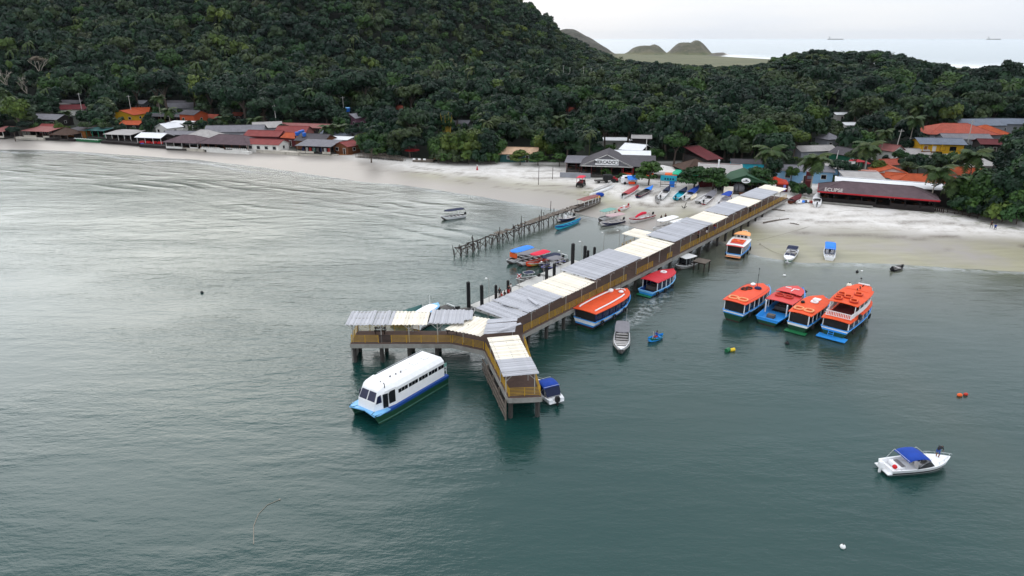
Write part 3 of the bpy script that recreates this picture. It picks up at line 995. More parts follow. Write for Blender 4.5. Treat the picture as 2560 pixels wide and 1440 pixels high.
# the corner: a cream fan piece lower down, then the grey saddle with a torn sheet
roof_run((-8.6, 79.85), (-3.9, 77.6), (2.6, 3.9), 5.15, 5.5, 'cream_sheet')
roof_run((-3.6, 77.3), (-3.2, 82.0), (3.9, 0.35), 5.6, 5.75, 'grey_sheet', jit=0.1)
o = place('roof_sheet', channel(3.2, 'grey_sheet'), pier)
o.matrix_local = Matrix.Translation((-1.9, 77.7, 5.95)) @ Matrix.Rotation(R(-66), 4, 'Z') @ Matrix.Rotation(R(8), 4, 'X')
# right wing: cream then grey
e0, e1 = Vector((-3.05, 76.6, 0)), Vector((-0.95, 66.2, 0))
acr = Vector((3.95, 0.55, 0))
mid = e0.lerp(e1, 0.60)
roof_run(e0, mid, acr * 0.97, 5.42, 5.55, 'cream_sheet')
roof_run(mid, e1, acr, 5.46, 5.58, 'grey_sheet', jit=0.1)
for t in (0.02, 0.33, 0.66, 0.97):
    a = e0.lerp(e1, t) + Vector((0.35, 0.05, 0))
    c = a + acr * 0.80
    roof_post(a, 5.45, 0.06, braces=[(0.7, 0.1)])
    roof_post(c, 5.5, 0.06, braces=[(-0.7, -0.1)])
    MB().beam((a.x - 0.3, a.y, 5.36), (c.x + 0.4, c.y, 5.46), 0.08, 0.12).obj('rafter', 'post_grey', pier)
for k in (0.1, 0.5, 0.88):
    p, q = e0 + acr * k, e1 + acr * k
    MB().beam((p.x, p.y, 5.40 + 0.12 * k), (q.x, q.y, 5.42 + 0.12 * k), 0.07, 0.1).obj('purlin', 'post_grey', pier)
# side shelter roof over the ramp head (cream) left of the main run
c0, c1 = G(1567, 577, 5.5), G(1600, 590, 5.5)
ss0 = (c0 - A0).dot(UA)
roof_run(AX(ss0 - 3.2, 5.4), AX(ss0 + 1.6, 5.4), NA * 4.6, RZ + 0.05, RZ + 0.2, 'cream_sheet')
for sss in (ss0 - 2.8, ss0 + 1.2):
    roof_post(AX(sss, 9.6), RZ + 0.12, 0.07, braces=[(-NA.x * 0.8, -NA.y * 0.8)])
    roof_post(AX(sss, 6.4), RZ + 0.05, 0.07)
MB().prism([tuple(AX(ss0 - 3.2, 5.02)[:2]), tuple(AX(ss0 + 1.6, 5.02)[:2]), tuple(AX(ss0 + 1.6, 9.9)[:2]), tuple(AX(ss0 - 3.2, 9.9)[:2])], DZ - 0.25, DZ - 0.01).obj('side_landing', 'concrete', pier)
for a_ in (ss0 - 2.8, ss0 + 1.2):
    pile(AX(a_, 9.4))
railing(AX(ss0 - 3.1, 9.8), AX(ss0 + 1.5, 9.8), 3)
# sloping gangway from the side landing down to the pontoons
g0, g1 = AX(ss0 - 3.2, 8.6, DZ), AX(ss0 - 15.0, 8.6, 0.75)
gw = thing('gangway', 'dark timber gangway sloping from the pier landing to the pontoons', 'gangway', (0, 0, 0))
for k in (-0.7, 0.7):
    MB().beam(g0 + NA * k, g1 + NA * k, 0.12, 0.2).obj('stringer', 'wood_dark', gw)
    MB().beam(g0 + NA * k + Vector((0, 0, 1)), g1 + NA * k + Vector((0, 0, 1)), 0.07, 0.07).obj('handrail', 'wood_dark', gw)
    for j in range(9):
        q = g0.lerp(g1, j / 8) + NA * k
        MB().beam(q, q + Vector((0, 0, 1)), 0.06).obj('baluster', 'wood_dark', gw)
MB().slab([g0 + NA * 0.7, g1 + NA * 0.7, g1 - NA * 0.7, g0 - NA * 0.7], 0.06).obj('tread', 'wood_grey', gw)

# benches on the left wing
def bench(p, rz, label):
    t = thing('bench', label, 'bench', (p[0], p[1], DZ), rz)
    for y in (-0.16, 0.0, 0.16):
        MB().box((0, y, 0.44), (1.5, 0.12, 0.05)).obj('slat', 'wood_dark', t)
    for z in (0.62, 0.82):
        MB().box((0, 0.27, z), (1.5, 0.04, 0.13)).obj('slat', 'wood_dark', t)
    for x in (-0.6, 0.6):
        MB().box((x, 0.02, 0.21), (0.07, 0.42, 0.42)).box((x, 0.25, 0.66), (0.07, 0.05, 0.5)).obj('leg', 'wood_dark', t)
bench((-17.6, 83.4), 0, 'dark slatted bench at the tip of the left pier wing')
bench((-8.0, 83.4), 0, 'dark slatted bench near the fork of the pier')

# pontoons and their tarred guide piles on the left of the pier
def pont(a, b_, n0, n1, label, m_='concrete_light'):
    t = thing('pontoon', label, 'pontoon', (0, 0, 0))
    MB().prism([tuple(AX(a, n0)[:2]), tuple(AX(b_, n0)[:2]), tuple(AX(b_, n1)[:2]), tuple(AX(a, n1)[:2])], -0.4, 0.62).obj('float', m_, t)
    MB().beam(AX(a, n1 + 0.06, 0.5), AX(b_, n1 + 0.06, 0.5), 0.12, 0.2).obj('fender', 'concrete_dark', t)
    MB().beam(AX(a, n0 - 0.06, 0.5), AX(b_, n0 - 0.06, 0.5), 0.12, 0.2).obj('fender', 'concrete_dark', t)
def ps(px, py, z=0.62):
    q = G(px, py, z) - A0
    return q.dot(UA), q.dot(NA)
q0, q1 = ps(1290, 712), ps(1345, 689)
q2 = ps(1419, 656)
pont(q0[0] - 12.0, q0[0] - 0.4, 6.0, q0[1] - 0.2, 'stained concrete pontoon where people wait below the pier roof')
pont(q0[0], q1[0] + 0.3, 5.8, (q0[1] + q1[1]) / 2, 'pale concrete pontoon with red and white marker post', 'concrete_light')
pont(q1[0] + 1.2, q2[0] + 2.0, 6.2, q2[1] + 0.1, 'pale concrete pontoon beside the moored canopy launches')
def guide(px, pyb, pyt, r, label):
    p = G(px, pyb, 0.3)
    k = PJ(p.x, p.y, 3)[2]
    zt = 0.3 + (pyb - pyt) / (k * math.cos(math.atan2(38, p.y)))
    t = thing('guide_pile', label, 'pile', (p.x, p.y, 0), 0, 'tarred guide piles of the pontoons')
    mb = MB()
    mb.tube((0, 0, -3), (0, 0, zt), r, n=12)
    mb.obj('shaft', 'tar_black', t, smooth=False)
    MB().tube((0, 0, zt), (0, 0, zt + 0.12), r * 1.04, r * 0.55, n=12).obj('cap', 'rubber', t)
GPL = 'black tarred pile standing beside the concrete pontoons'
for a in ((1172, 770, 706, .30), (1205, 772, 714, .28), (1240, 752, 714, .24), (1270, 738, 702, .24), (1366, 712, 668, .28), (1385, 700, 660, .28), (1431, 668, 610, .34), (1461, 668, 616, .32), (1469, 664, 627, .24), (1485, 656, 619, .26)):
    guide(*a, GPL)
# lamp standards
def lamp(px, pyb, z0, h, label):
    p = G(px, pyb, z0)
    t = thing('lamp_post', label, 'lamp post', (p.x, p.y, z0), 0, 'slim lamp posts of the pier')
    MB().tube((0, 0, 0), (0, 0, h), 0.05, 0.035).obj('pole', 'post_grey', t)
    MB().tube((0, 0, h), (-0.35, 0, h + 0.12), 0.03).obj('arm', 'post_grey', t)
    MB().ball((-0.42, 0, h + 0.08), 0.17, (1.2, 1, 0.6), 8, 5).obj('lantern', 'buoy_white', t)
LPL = 'slim grey lamp post with round white lantern by the pontoons'
for a in ((1223, 760, .6, 4.2), (1453, 665, .6, 4.6), (1508, 640, .6, 4.6), (1547, 625, 1.5, 3.8), (1402, 688, .6, 4.4), (1359, 712, .6, 4.0)):
    lamp(*a, LPL)
t = thing('marker_post', 'pontoon marker post with crossed red and white board', 'sign', tuple(G(1298, 722, 0.62)))
MB().tube((0, 0, 0), (0, 0, 2.2), 0.05).obj('pole', 'post_grey', t)
MB().box((0, -0.06, 2.3), (0.7, 0.05, 0.7)).obj('board', 'white', t)
for sgn in (-1, 1):
    MB().beam((-0.33, -0.10, 2.3 - 0.33 * sgn), (0.33, -0.10, 2.3 + 0.33 * sgn), 0.05, 0.14).obj('stripe', 'trim_red', t)
# wooden dolphin platform right of the pier
c = G(1755, 652, 1.6)
t = thing('timber_platform', 'weathered square timber platform on four posts beside the pier', 'platform', (c.x, c.y, 0), ANG)
for i in range(7):
    MB().box((0, -1.05 + i * 0.35, 1.6), (2.6, 0.31, 0.1)).obj('plank', 'wood_grey', t)
for x in (-1.1, 1.1):
    MB().box((x, 0, 1.45), (0.16, 2.4, 0.18)).obj('bearer', 'wood_dark', t)
    for y in (-1.0, 1.0):
        MB().tube((x, y, -2), (x, y, 1.4), 0.12, n=7).obj('leg', 'wood_dark', t)

# ------------------------------------------------------------------ ruined timber jetty
jt = thing('ruined_jetty', 'collapsed old timber jetty with missing planks and crooked posts', 'jetty', (0, 0, 0))
J0, J1 = G(1146, 640, 0), G(1438, 522, 1.2)
J0.z = 0
J1.z = 0
jd = (J1 - J0)
JL = jd.length
ju = jd.normalized()
jn = Vector((-ju.y, ju.x, 0))
r_ = random.Random(5)
jz = 1.75
k = 0.0
prev = None
while k < JL + 0.2:
    frac = k / JL
    for sd_ in (-0.75, 0.75):
        p = J0 + ju * (k + r_.uniform(-.25, .25)) + jn * (sd_ + r_.uniform(-.1, .1))
        lean = ju * r_.uniform(-.5, .5) + jn * r_.uniform(-.35, .35)
        if frac > 0.5:
            lean *= 0.35
        top = jz + (r_.uniform(0.3, 1.6) if r_.random() < 0.28 else r_.uniform(-0.4, 0.1))
        MB().tube(p + Vector((0, 0, -2)) - lean, p + lean + Vector((0, 0, top)), 0.10, 0.07, n=6).obj('post', 'wood_dark', jt)
        if sd_ < 0 and r_.random() < 0.85:
            MB().beam(p + Vector((0, 0, 0.2)), p + ju * r_.uniform(-1, 1) + jn * 1.5 + Vector((0, 0, jz - 0.1)), 0.08).obj('brace', 'wood_dark', jt)
        if frac < 0.6 and r_.random() < 0.9:
            MB().beam(p + Vector((0, 0, 0.1)), p + ju * r_.choice((-1.9, 1.9)) + Vector((0, 0, jz - 0.2)), 0.08).obj('brace', 'wood_dark', jt)
        if frac < 0.3:
            MB().beam(p + jn * 0.3 + Vector((0, 0, 0.1)), p + ju * r_.uniform(-.9, .9) + Vector((0, 0, jz + r_.uniform(-.4, .6))), 0.08).obj('brace', 'wood_dark', jt)
    p = J0 + ju * k
    if frac > 0.4 or r_.random() < 0.6:
      MB().beam(p - jn * 0.95 + Vector((0, 0, jz - 0.2)), p + jn * 0.95 + Vector((0, 0, jz - 0.2 + r_.uniform(-.12, .12))), 0.12).obj('cross_beam', 'wood_dark', jt)
    k += 1.9
for sd_ in (-0.75, 0.75):
    k = 0.0
    while k < JL:
        if k > JL * 0.42 or r_.random() < 0.55:
            dz0, dz1 = (r_.uniform(-.15, .1) - (r_.uniform(0, .7) if k < JL * 0.42 else 0) for _ in range(2))
            MB().beam(J0 + ju * k + jn * sd_ + Vector((0, 0, jz - 0.06 + dz0)), J0 + ju * (k + 3.9) + jn * sd_ + Vector((0, 0, jz - 0.06 + dz1)), 0.13, 0.16).obj('stringer', 'wood_dark', jt)
        k += 3.8
k = 6.5
while k < JL:
    fr_ = k / JL
    if r_.random() < (0.04 if fr_ < 0.22 else 0.35 if fr_ < 0.5 else 0.85):
        o = MB().box((0, 0, 0), (0.3, r_.uniform(1.6, 2.3), 0.06)).obj('plank', 'wood_grey', jt)
        o.location = J0 + ju * k + jn * r_.uniform(-.1, .1) + Vector((0, 0, jz + 0.06 + r_.uniform(0, 0.05)))
        o.rotation_euler = (r_.uniform(-.05, .05), r_.uniform(-.06, .06), math.atan2(ju.y, ju.x) + r_.uniform(-.15, .15))
    k += 0.38
for kk, hh in ((3.2, 3.6), (12.0, 3.4), (19.5, 4.3), (27.0, 4.2)):
    p = J0 + ju * kk - jn * 0.9
    MB().tube(p + Vector((0, 0, -2)), p + Vector((r_.uniform(-.15, .15), 0, hh)), 0.09, 0.06, n=6).obj('post', 'wood_dark', jt)
# ------------------------------------------------------------------ boats
class Hull:
    """lofted hull, local x forward, z = 0 at the waterline"""
    def __init__(s, L, B, H, draft=0.5, rise=0.5, transom=0.82, fine=2.3, double=False, srise=0.0, rake=0.5):
        s.L, s.B, s.H, s.draft, s.rise, s.tr, s.fine, s.double, s.srise, s.rake = L, B, H, draft, rise, transom, fine, double, srise, rake
    def hb(s, t):
        if s.double:
            return s.B / 2 * max(0.02, math.sin(PI * (0.02 + 0.96 * t))) ** 0.75
        if t < 0.45:
            return s.B / 2 * (s.tr + (1 - s.tr) * math.sin(PI / 2 * t / 0.45))
        return s.B / 2 * max(0.012, 1 - ((t - 0.45) / 0.55) ** s.fine)
    def zs(s, t):
        z = s.H + s.rise * max(0, (t - 0.3) / 0.7) ** 2
        return z + s.srise * max(0, (0.4 - t) / 0.4) ** 2
    def x(s, t):
        return -s.L / 2 + s.L * t
    def build(s, mats, bands, parent, inner=None, floor=0.2, gun=None, shell=0.07, deck_from=None, deck=None):
        """bands: [(u_top, material)], u from keel 0 to sheer 1; inner: open shell material; deck: closed deck material"""
        n = 15
        us = [0.0]
        for u1, _ in bands:
            us.append(u1)
        mi_of = [mats.index(b_) for _, b_ in bands]
        mb = MB()
        rings = []
        for i in range(n):
            t = i / (n - 1)
            hb, zs = s.hb(t), s.zs(t)
            k = max(0, (t - 0.78) / 0.22)
            zk = -s.draft + (s.draft + zs * 0.55) * k * k
            if s.double:
                k2 = max(0, (0.22 - t) / 0.22)
                zk = zk + (s.draft + zs * 0.55) * k2 * k2
            ring = []
            for u in us:
                w = hb * (0.22 + 0.78 * u ** 0.55)
                ring.append((s.x(t) - s.rake * (1 - u) * k * k, w, zk + (zs - zk) * u))
            rings.append(ring)
        nu = len(us)
        for sg in (1, -1):
            P = [(x, y * sg, z) for r in rings for x, y, z in r]
            fs, ms = [], []
            for i in range(n - 1):
                for j in range(nu - 1):
                    q = (i * nu + j, (i + 1) * nu + j, (i + 1) * nu + j + 1, i * nu + j + 1)
                    fs.append(q if sg < 0 else q[::-1])
                    ms.append(mi_of[j])
            mb.add(P, fs, ms)
        for i in range(n - 1):          # bottom
            a, b_ = rings[i][0], rings[i + 1][0]
            mb.add([(a[0], a[1], a[2]), (b_[0], b_[1], b_[2]), (b_[0], -b_[1], b_[2]), (a[0], -a[1], a[2])], [(0, 1, 2, 3)], mi_of[0])
        for j in range(nu - 1):         # transom, one strip per band
            a, b_ = rings[0][j], rings[0][j + 1]
            mb.add([(a[0], a[1], a[2]), (b_[0], b_[1], b_[2]), (b_[0], -b_[1], b_[2]), (a[0], -a[1], a[2])], [(0, 1, 2, 3)], mi_of[j])
        h = mb.obj('hull', mats, parent)
        if inner:
            mb = MB()
            P, fs, ms = [], [], []
            imats = [inner, gun or inner]
            for i in range(n):
                t = i / (n - 1)
                o = rings[i][-1]
                w = max(0.004, o[1] - shell)
                xx = o[0] - (shell if i == n - 1 else 0) + (shell if i == 0 else 0)
                wf = max(0.003, w * 0.82)
                fz = min(max(floor, rings[i][0][2] + 0.08), o[2] - 0.02)
                P += [(o[0], o[1], o[2] + 0.004), (xx, w, o[2] + 0.004), (xx, wf, fz), (xx, -wf, fz), (xx, -w, o[2] + 0.004), (o[0], -o[1], o[2] + 0.004)]
            for i in range(n - 1):
                for j in range(5):
                    fs.append((i * 6 + j, i * 6 + j + 1, (i + 1) * 6 + j + 1, (i + 1) * 6 + j))
                    ms.append(1 if j in (0, 4) else 0)
            fs.append((0, 1, 4, 5))
            ms.append(1)
            fs.append((1, 2, 3, 4))
            ms.append(0)
            mb.add(P, fs, ms)
            mb.obj('inner_shell', imats, parent)
        if deck:
            i0 = 0 if deck_from is None else int(deck_from * (n - 1))
            mb = MB()
            rows = []
            for i in range(i0, n):
                o = rings[i][-1]
                rows.append([(o[0], o[1] * k, o[2] + 0.012 + 0.10 * (1 - k * k) * min(1, o[1])) for k in (1, 0.5, 0, -0.5, -1)])
            mb.sheet(rows, 0.03).obj('deck', deck, parent)
        return h
    def rail(s, t0, t1, z, off, r, name, m_, parent, stern=True, n=14):
        """rubbing strake or rail following the sheer, both sides, joined over the bow when t1 = 1"""
        pts = []
        for i in range(n + 1):
            t = t0 + (t1 - t0) * i / n
            pts.append((s.x(t), s.hb(t) + off, s.zs(t) + z))
        other = [(x, -y, zz) for x, y, zz in reversed(pts)]
        if t1 >= 0.999:
            path = pts + other[1:]
            return MB().path(path, r, 4, closed=stern).obj(name, m_, parent)
        MB().path(pts, r, 4).obj(name, m_, parent)
        return MB().path(other, r, 4).obj(name, m_, parent)
    def lid(s, t0, t1, z, off, thick, camber, name, m_, parent, n=10, rise=0.0, nose=0.0):
        """roof or canopy that follows the plan of the hull"""
        rows = []
        for i in range(n + 1):
            t = t0 + (t1 - t0) * i / n
            w = max(0.05, s.hb(t) + off)
            if nose:
                e = max(0, (t - (t1 - nose)) / nose)
                w *= math.sqrt(max(0.02, 1 - e ** 2.2))
            zz = z + rise * (i / n) ** 2
            rows.append([(s.x(t), w * k, zz + camber * (1 - k * k)) for k in (1, 0.85, 0.45, 0, -0.45, -0.85, -1)])
        return MB().sheet(rows, thick).obj(name, m_, parent)

def boat_at(name, label, cat, stern, bow, group=None, z=0.0, tilt=0.0, pitch=0.0):
    """stern and bow given as ground points; returns root and length"""
    c = (Vector(stern) + Vector(bow)) / 2
    d = Vector(bow) - Vector(stern)
    t = thing(name, label, cat, (c.x, c.y, z), math.atan2(d.y, d.x), group)
    if tilt or pitch:
        t.rotation_euler = (tilt, pitch, math.atan2(d.y, d.x))
    return t, math.hypot(d.x, d.y)

def ring(cx, cy, z, lx, ly, r, rz=0, n=14):
    pts = []
    for i in range(n):
        a = 2 * PI * i / n
        c, s_ = math.cos(a), math.sin(a)
        q = (abs(c) ** 4 + abs(s_) ** 4) ** -0.25
        x, y = c * q * lx / 2, s_ * q * ly / 2
        pts.append((cx + x * math.cos(rz) - y * math.sin(rz), cy + x * math.sin(rz) + y * math.cos(rz), z))
    return MB().path(pts, r, 6, closed=True)
def outboard(parent, x, y, z, m_='black', sc=1.0):
    mb = MB()
    mb.box((x - 0.22 * sc, y, z + 0.42 * sc), (0.5 * sc, 0.34 * sc, 0.42 * sc))
    mb.box((x - 0.30 * sc, y, z + 0.70 * sc), (0.34 * sc, 0.28 * sc, 0.16 * sc))
    mb.box((x - 0.26 * sc, y, z - 0.15 * sc), (0.20 * sc, 0.14 * sc, 0.9 * sc))
    mb.box((x - 0.02 * sc, y, z + 0.15 * sc), (0.2 * sc, 0.22 * sc, 0.3 * sc))
    mb.obj('outboard_motor', m_, parent)

def ferry(label, stern, bow, B, mats, bands, roofm, rub='hull_blue', zr=2.55, t0=0.03, t1=0.90, bul='white', post='white', pane='glass_dark', group=None, cabin=(0.10, 0.80), npane=6, camber=0.14, aft='open', off=0.12, H=1.0, rise=0.75, nose=0.18):
    t, L = boat_at('passenger_ferry', label, 'boat', stern, bow, group)
    h = Hull(L, B, H, 0.6, rise, 0.86, 2.5, rake=0.7)
    h.build(mats, bands, t, inner=bul, floor=max(0.55, H - 0.7), gun=rub, shell=0.12)
    h.rail(0.0, 1.0, -0.02, 0.02, 0.07, 'rubbing_strake', rub, t)
    c0, c1 = cabin
    zd = zr - 0.04
    h.lid(t0, t1, zr, off, 0.09, camber, 'roof', roofm, t, 12, nose=nose)
    for sg in (1, -1):
        for i in range(npane + 1):
            tt = c0 + (c1 - c0) * i / npane
            x, y = h.x(tt), (h.hb(tt) - 0.16) * sg
            MB().box((x, y, (h.zs(tt) + zd) / 2), (0.11, 0.09, zd - h.zs(tt) + 0.1)).obj('post', post, t)
            if i < npane:
                t2 = c0 + (c1 - c0) * (i + 1) / npane
                x2, y2 = h.x(t2), (h.hb(t2) - 0.16) * sg
                p, q = Vector((x, y - 0.03 * sg, 0)), Vector((x2, y2 - 0.03 * sg, 0))
                a, b_ = p.lerp(q, 0.05), p.lerp(q, 0.95)
                zl = max(h.zs(tt), h.zs(t2)) + 0.06
                MB().slab([(a.x, a.y, zl), (b_.x, b_.y, zl), (b_.x, b_.y, zd - 0.06), (a.x, a.y, zd - 0.06)], 0.03).obj('window', pane, t)
    # front screen, dark saloon inside, seats
    x, w = h.x(c1), h.hb(c1) - 0.16
    for k in (-1, -0.33, 0.33, 1):
        MB().box((x + 0.02, w * k * 0.98, (h.zs(c1) + zd) / 2), (0.09, 0.09, zd - h.zs(c1) + 0.1)).obj('post', post, t)
    for k in (-0.66, 0, 0.66):
        MB().box((x, w * k, (h.zs(c1) + zd) / 2 + 0.1), (0.03, w * 0.6, zd - h.zs(c1) - 0.3)).obj('window', pane, t)
    MB().box((h.x((c0 + c1) / 2), 0, 0.62), ((c1 - c0) * L, B * 0.62, 0.08)).obj('sole', 'interior', t)
    for i in range(5):
        MB().box((h.x(c0 + 0.06 + (c1 - c0 - 0.12) * i / 4), 0, 0.95), (0.5, B * 0.55, 0.6)).obj('seat_row', 'interior_mid', t)
    for tt in (0.12, 0.36, 0.60):
        for sg in (1, -1):
            mbx = ring(0, 0, 0, 0.62, 0.62, 0.12, n=10)
            o = mbx.obj('tyre_fender', 'rubber', t)
            o.matrix_local = Matrix.Translation((h.x(tt), sg * (h.hb(tt) + 0.12), h.zs(tt) - 0.45)) @ Matrix.Rotation(PI / 2, 4, 'X')
    MB().path([(h.x(0.93), 0, h.zs(0.93) + 0.1), (h.x(0.95), 0.1, h.zs(0.95) + 0.3), (h.x(0.9), -0.15, h.zs(0.9) + 0.15)], 0.06, 5).obj('rope_coil', 'rope', t)
    if aft == 'closed':
        MB().box((h.x(0.02), 0, (h.zs(0) + zd) / 2), (0.06, (h.hb(0) - 0.16) * 2, zd - h.zs(0) - 0.1)).obj('aft_screen', 'interior', t)
        for sg in (1, -1):
            MB().box((h.x(0.02), (h.hb(0) - 0.14) * sg, (h.zs(0) + zd) / 2), (0.1, 0.1, zd - h.zs(0))).obj('post', post, t)
    return t, h, L
HB_GREEN = ['hull_green', 'antifoul', 'white', 'hull_blue']
WL = [(0.42, 'hull_green'), (0.62, 'hull_green'), (0.70, 'hull_blue'), (1.0, 'white')]
def dead(p, z):
    q = G(p[0], p[1], z)
    return Vector((q.x, q.y, 0))

# big orange-roofed ferry lying alongside
st = dead((1461, 801), 1.4)
bw = st + UA * 13.0
t, h, L = ferry('large passenger ferry with plain orange roof and white pipes lying along the pier', st, bw, 4.3, ['hull_green', 'antifoul', 'hull_blue', 'white'], [(0.45, 'hull_green'), (0.60, 'antifoul'), (0.72, 'hull_blue'), (1.0, 'white')], 'orange_roof', zr=2.9, t0=-0.01, t1=0.93, H=1.5, rise=0.5, pane='glass_navy', aft='closed', camber=0.10, cabin=(0.03, 0.82), npane=6, post='hull_navy')
for sg in (1, -1):
    pts = [(h.x(0.05), 1.35 * sg, 3.02), (h.x(0.10), 1.42 * sg, 3.08), (h.x(0.35), 1.5 * sg, 3.08), (h.x(0.62), 1.38 * sg, 3.08), (h.x(0.70), 1.22 * sg, 3.08)]
    MB().path(pts, 0.11, 6).obj('roof_pipe', 'white', t)
MB().path([(h.x(0.79), 1.0, 3.04), (h.x(0.84), 0.6, 3.07), (h.x(0.85), 0, 3.09), (h.x(0.83), -0.4, 3.07)], 0.10, 6).obj('roof_pipe', 'white', t)
MB().ball((h.x(0.69), 1.1, 3.2), 0.42, (1.25, 0.95, 0.75)).obj('liferaft_canister', 'white', t)
MB().ball((h.x(0.74), -0.35, 3.16), 0.36, (1.2, 1.2, 0.6)).obj('liferaft_canister', 'white', t)
MB().tube((h.x(0.8), 0.2, 2.8), (h.x(0.8), 0.2, 4.6), 0.03).obj('mast', 'black', t)

# red-roofed ferry further in
st = dead((1614, 727), 0.95)
t, h, L = ferry('smaller ferry with crimson roof and light blue gunwale astern of the large one', st, st + UA * 9.6 - NA * 0.4, 3.3, ['hull_green2', 'antifoul', 'hull_lightblue', 'hull_blue'], [(0.5, 'antifoul'), (0.8, 'hull_blue'), (1.0, 'hull_lightblue')], 'red_roof', rub='hull_lightblue', zr=2.45, t0=0.10, t1=0.94, H=0.95, rise=0.7, pane='glass_navy', bul='royal_blue', cabin=(0.14, 0.84), npane=5)
ring(h.x(0.62), 0.2, 2.68, 0.8, 0.8, 0.14).obj('lifebuoy', 'white', t)
for i in range(9):
    MB().box((h.x(0.15 + i * 0.08), -h.hb(0.15 + i * 0.08) - 0.06, 2.62), (0.1, 0.06, 0.12)).obj('roof_bracket', 'red_roof', t)
MB().box((h.x(-0.04), 0, 0.25), (0.8, 2.6, 0.08)).obj('swim_platform', 'hull_green2', t)

# the four moored ferries
GB = [(0.55, 'hull_green'), (0.60, 'antifoul'), (0.76, 'hull_green'), (1.0, 'white')]
gm = ['hull_green', 'antifoul', 'white', 'hull_blue']
hd = Vector((0.665, 0.747, 0))
st = dead((1833, 779), 1.5)
t, h, L = ferry('moored ferry with vermilion roof, two cream floats and a tall mast', st, st + hd * 13.2, 3.9, gm, [(0.36, 'antifoul'), (0.78, 'hull_green'), (0.86, 'hull_blue'), (1.0, 'white')], 'red_soft', t0=-0.01, t1=0.80, H=1.5, cabin=(0.02, 0.74), aft='closed', zr=3.05)
MATS['orange_red'] = mat('orange_red', srgb('#de4a24'), 0.55, 0.12, 0.8, dirt=0.15, dcol=(0.4, 0.1, 0.05))
t.children[0]
for o_ in t.children:
    if o_.name.startswith('roof') and o_.data.materials[0].name == 'red_soft':
        o_.data.materials[0] = MT('orange_red')
for y in (0.75, -0.75):
    ring(h.x(0.10), y, 3.26, 1.15, 1.25, 0.13).obj('life_float', 'float_cream', t)
ring(h.x(0.45), 1.1, 3.22, 0.9, 0.8, 0.12).obj('tyre', 'rubber', t)
ring(h.x(0.51), 0.7, 3.24, 0.9, 0.8, 0.12).obj('tyre', 'rubber', t)
MB().ball((h.x(0.57), -0.4, 3.28), 0.55, (1, 1.1, 0.45)).obj('tarpaulin_bundle', 'cloth_navy', t)
MB().ball((h.x(0.66), 0.9, 3.3), 0.45, (1.2, 0.9, 0.5)).obj('liferaft_canister', 'white', t)
MB().tube((h.x(0.62), 0.0, 3.1), (h.x(0.62), 0.0, 6.4), 0.04, 0.02).obj('mast', 'black', t)
MB().ball((h.x(0.62), 0, 5.2), 0.1).ball((h.x(0.62), 0, 6.2), 0.1).obj('mast_lamp', 'black', t)
for sg in (1, -1):
    MB().path([(h.x(0.1 + 0.06 * i), (h.hb(0.1 + 0.06 * i) - 0.12) * sg, 3.26) for i in range(11)], 0.03, 4).obj('roof_rail', 'hull_red', t)

st = dead((1918, 797), 1.0)
t, h, L = ferry('moored bright blue ferry with open stern deck and two-step red roof', st, st + hd * 14.2, 4.0, ['hull_green', 'antifoul', 'hull_blue'], [(0.45, 'antifoul'), (0.72, 'hull_green'), (1.0, 'hull_blue')], 'red_soft', t0=0.27, t1=0.56, H=1.05, rise=1.0, bul='hull_blue', cabin=(0.34, 0.70), npane=4, zr=2.6, nose=0.0)
h.lid(0.52, 0.80, 3.0, -0.05, 0.09, 0.14, 'roof', 'red_soft', t, 8, nose=0.16)
for y in (0.8, -0.55):
    ring(h.x(0.44), y, 2.86, 1.1, 1.1, 0.14).obj('life_float', 'float_red', t)
for y in (1.6, -1.6):
    MB().box((h.x(0.22), y, 1.7), (0.16, 0.16, 1.9)).obj('post', 'white', t)
MB().box((h.x(0.14), 0.2, 0.8), (0.8, 1.1, 0.5)).obj('engine_hatch', 'wood_grey', t)
for y, rz in ((0.7, 0), (-0.5, 0.2)):
    MB().box((h.x(0.66), y, 3.18), (0.18, 0.9, 0.1), rz).obj('roof_hatch', 'white', t)
MB().box((h.x(0.6), -0.2, 3.18), (1.1, 0.12, 0.08)).obj('roof_hatch', 'white', t)
for k in range(3):
    h.rail(0.80 + 0.02 * k, 0.97 - 0.03 * k, -0.12 * k, -0.25 - 0.25 * k, 0.06, 'bow_bench', 'hull_blue', t)
ring(h.x(0.985), -0.3, 1.5, 0.6, 0.6, 0.13).obj('tyre', 'rubber', t)

st = dead((1994, 809), 1.35)
t, h, L = ferry('moored low ferry with orange roof, cream-rimmed floats and green stern step', st, st + hd * 11.8, 3.5, gm, [(0.36, 'antifoul'), (0.78, 'hull_green'), (1.0, 'white')], 'orange_roof', t0=0.02, t1=0.84, H=1.35, cabin=(0.03, 0.76), aft='closed', zr=2.8)
for y, m_ in ((0.75, 'float_cream'), (-0.7, 'float_cream')):
    ring(h.x(0.16), y, 3.02, 1.15, 1.15, 0.14).obj('life_float', m_, t)
    ring(h.x(0.16), y, 2.96, 1.25, 1.25, 0.10).obj('life_float', 'float_red', t)
MB().box((h.x(0.16), 0.02, 3.0), (1.0, 0.3, 0.12)).obj('float_strap', 'float_orange', t)
ring(h.x(0.50), -0.1, 3.04, 0.8, 0.8, 0.15).obj('lifebuoy', 'white', t)
MB().box((h.x(0.62), 0.0, 3.0), (0.9, 1.0, 0.08)).box((h.x(0.60), 0.2, 3.06), (0.2, 0.7, 0.05)).obj('roof_hatch', 'canvas_white', t)
MB().ball((h.x(0.4), 1.2, 3.02), 0.4, (0.8, 0.8, 0.6)).obj('bundle', 'black', t)
MB().box((-L / 2 - 0.35, 0, 0.16), (1.1, 3.0, 0.1)).obj('stern_step', 'hull_green2', t)

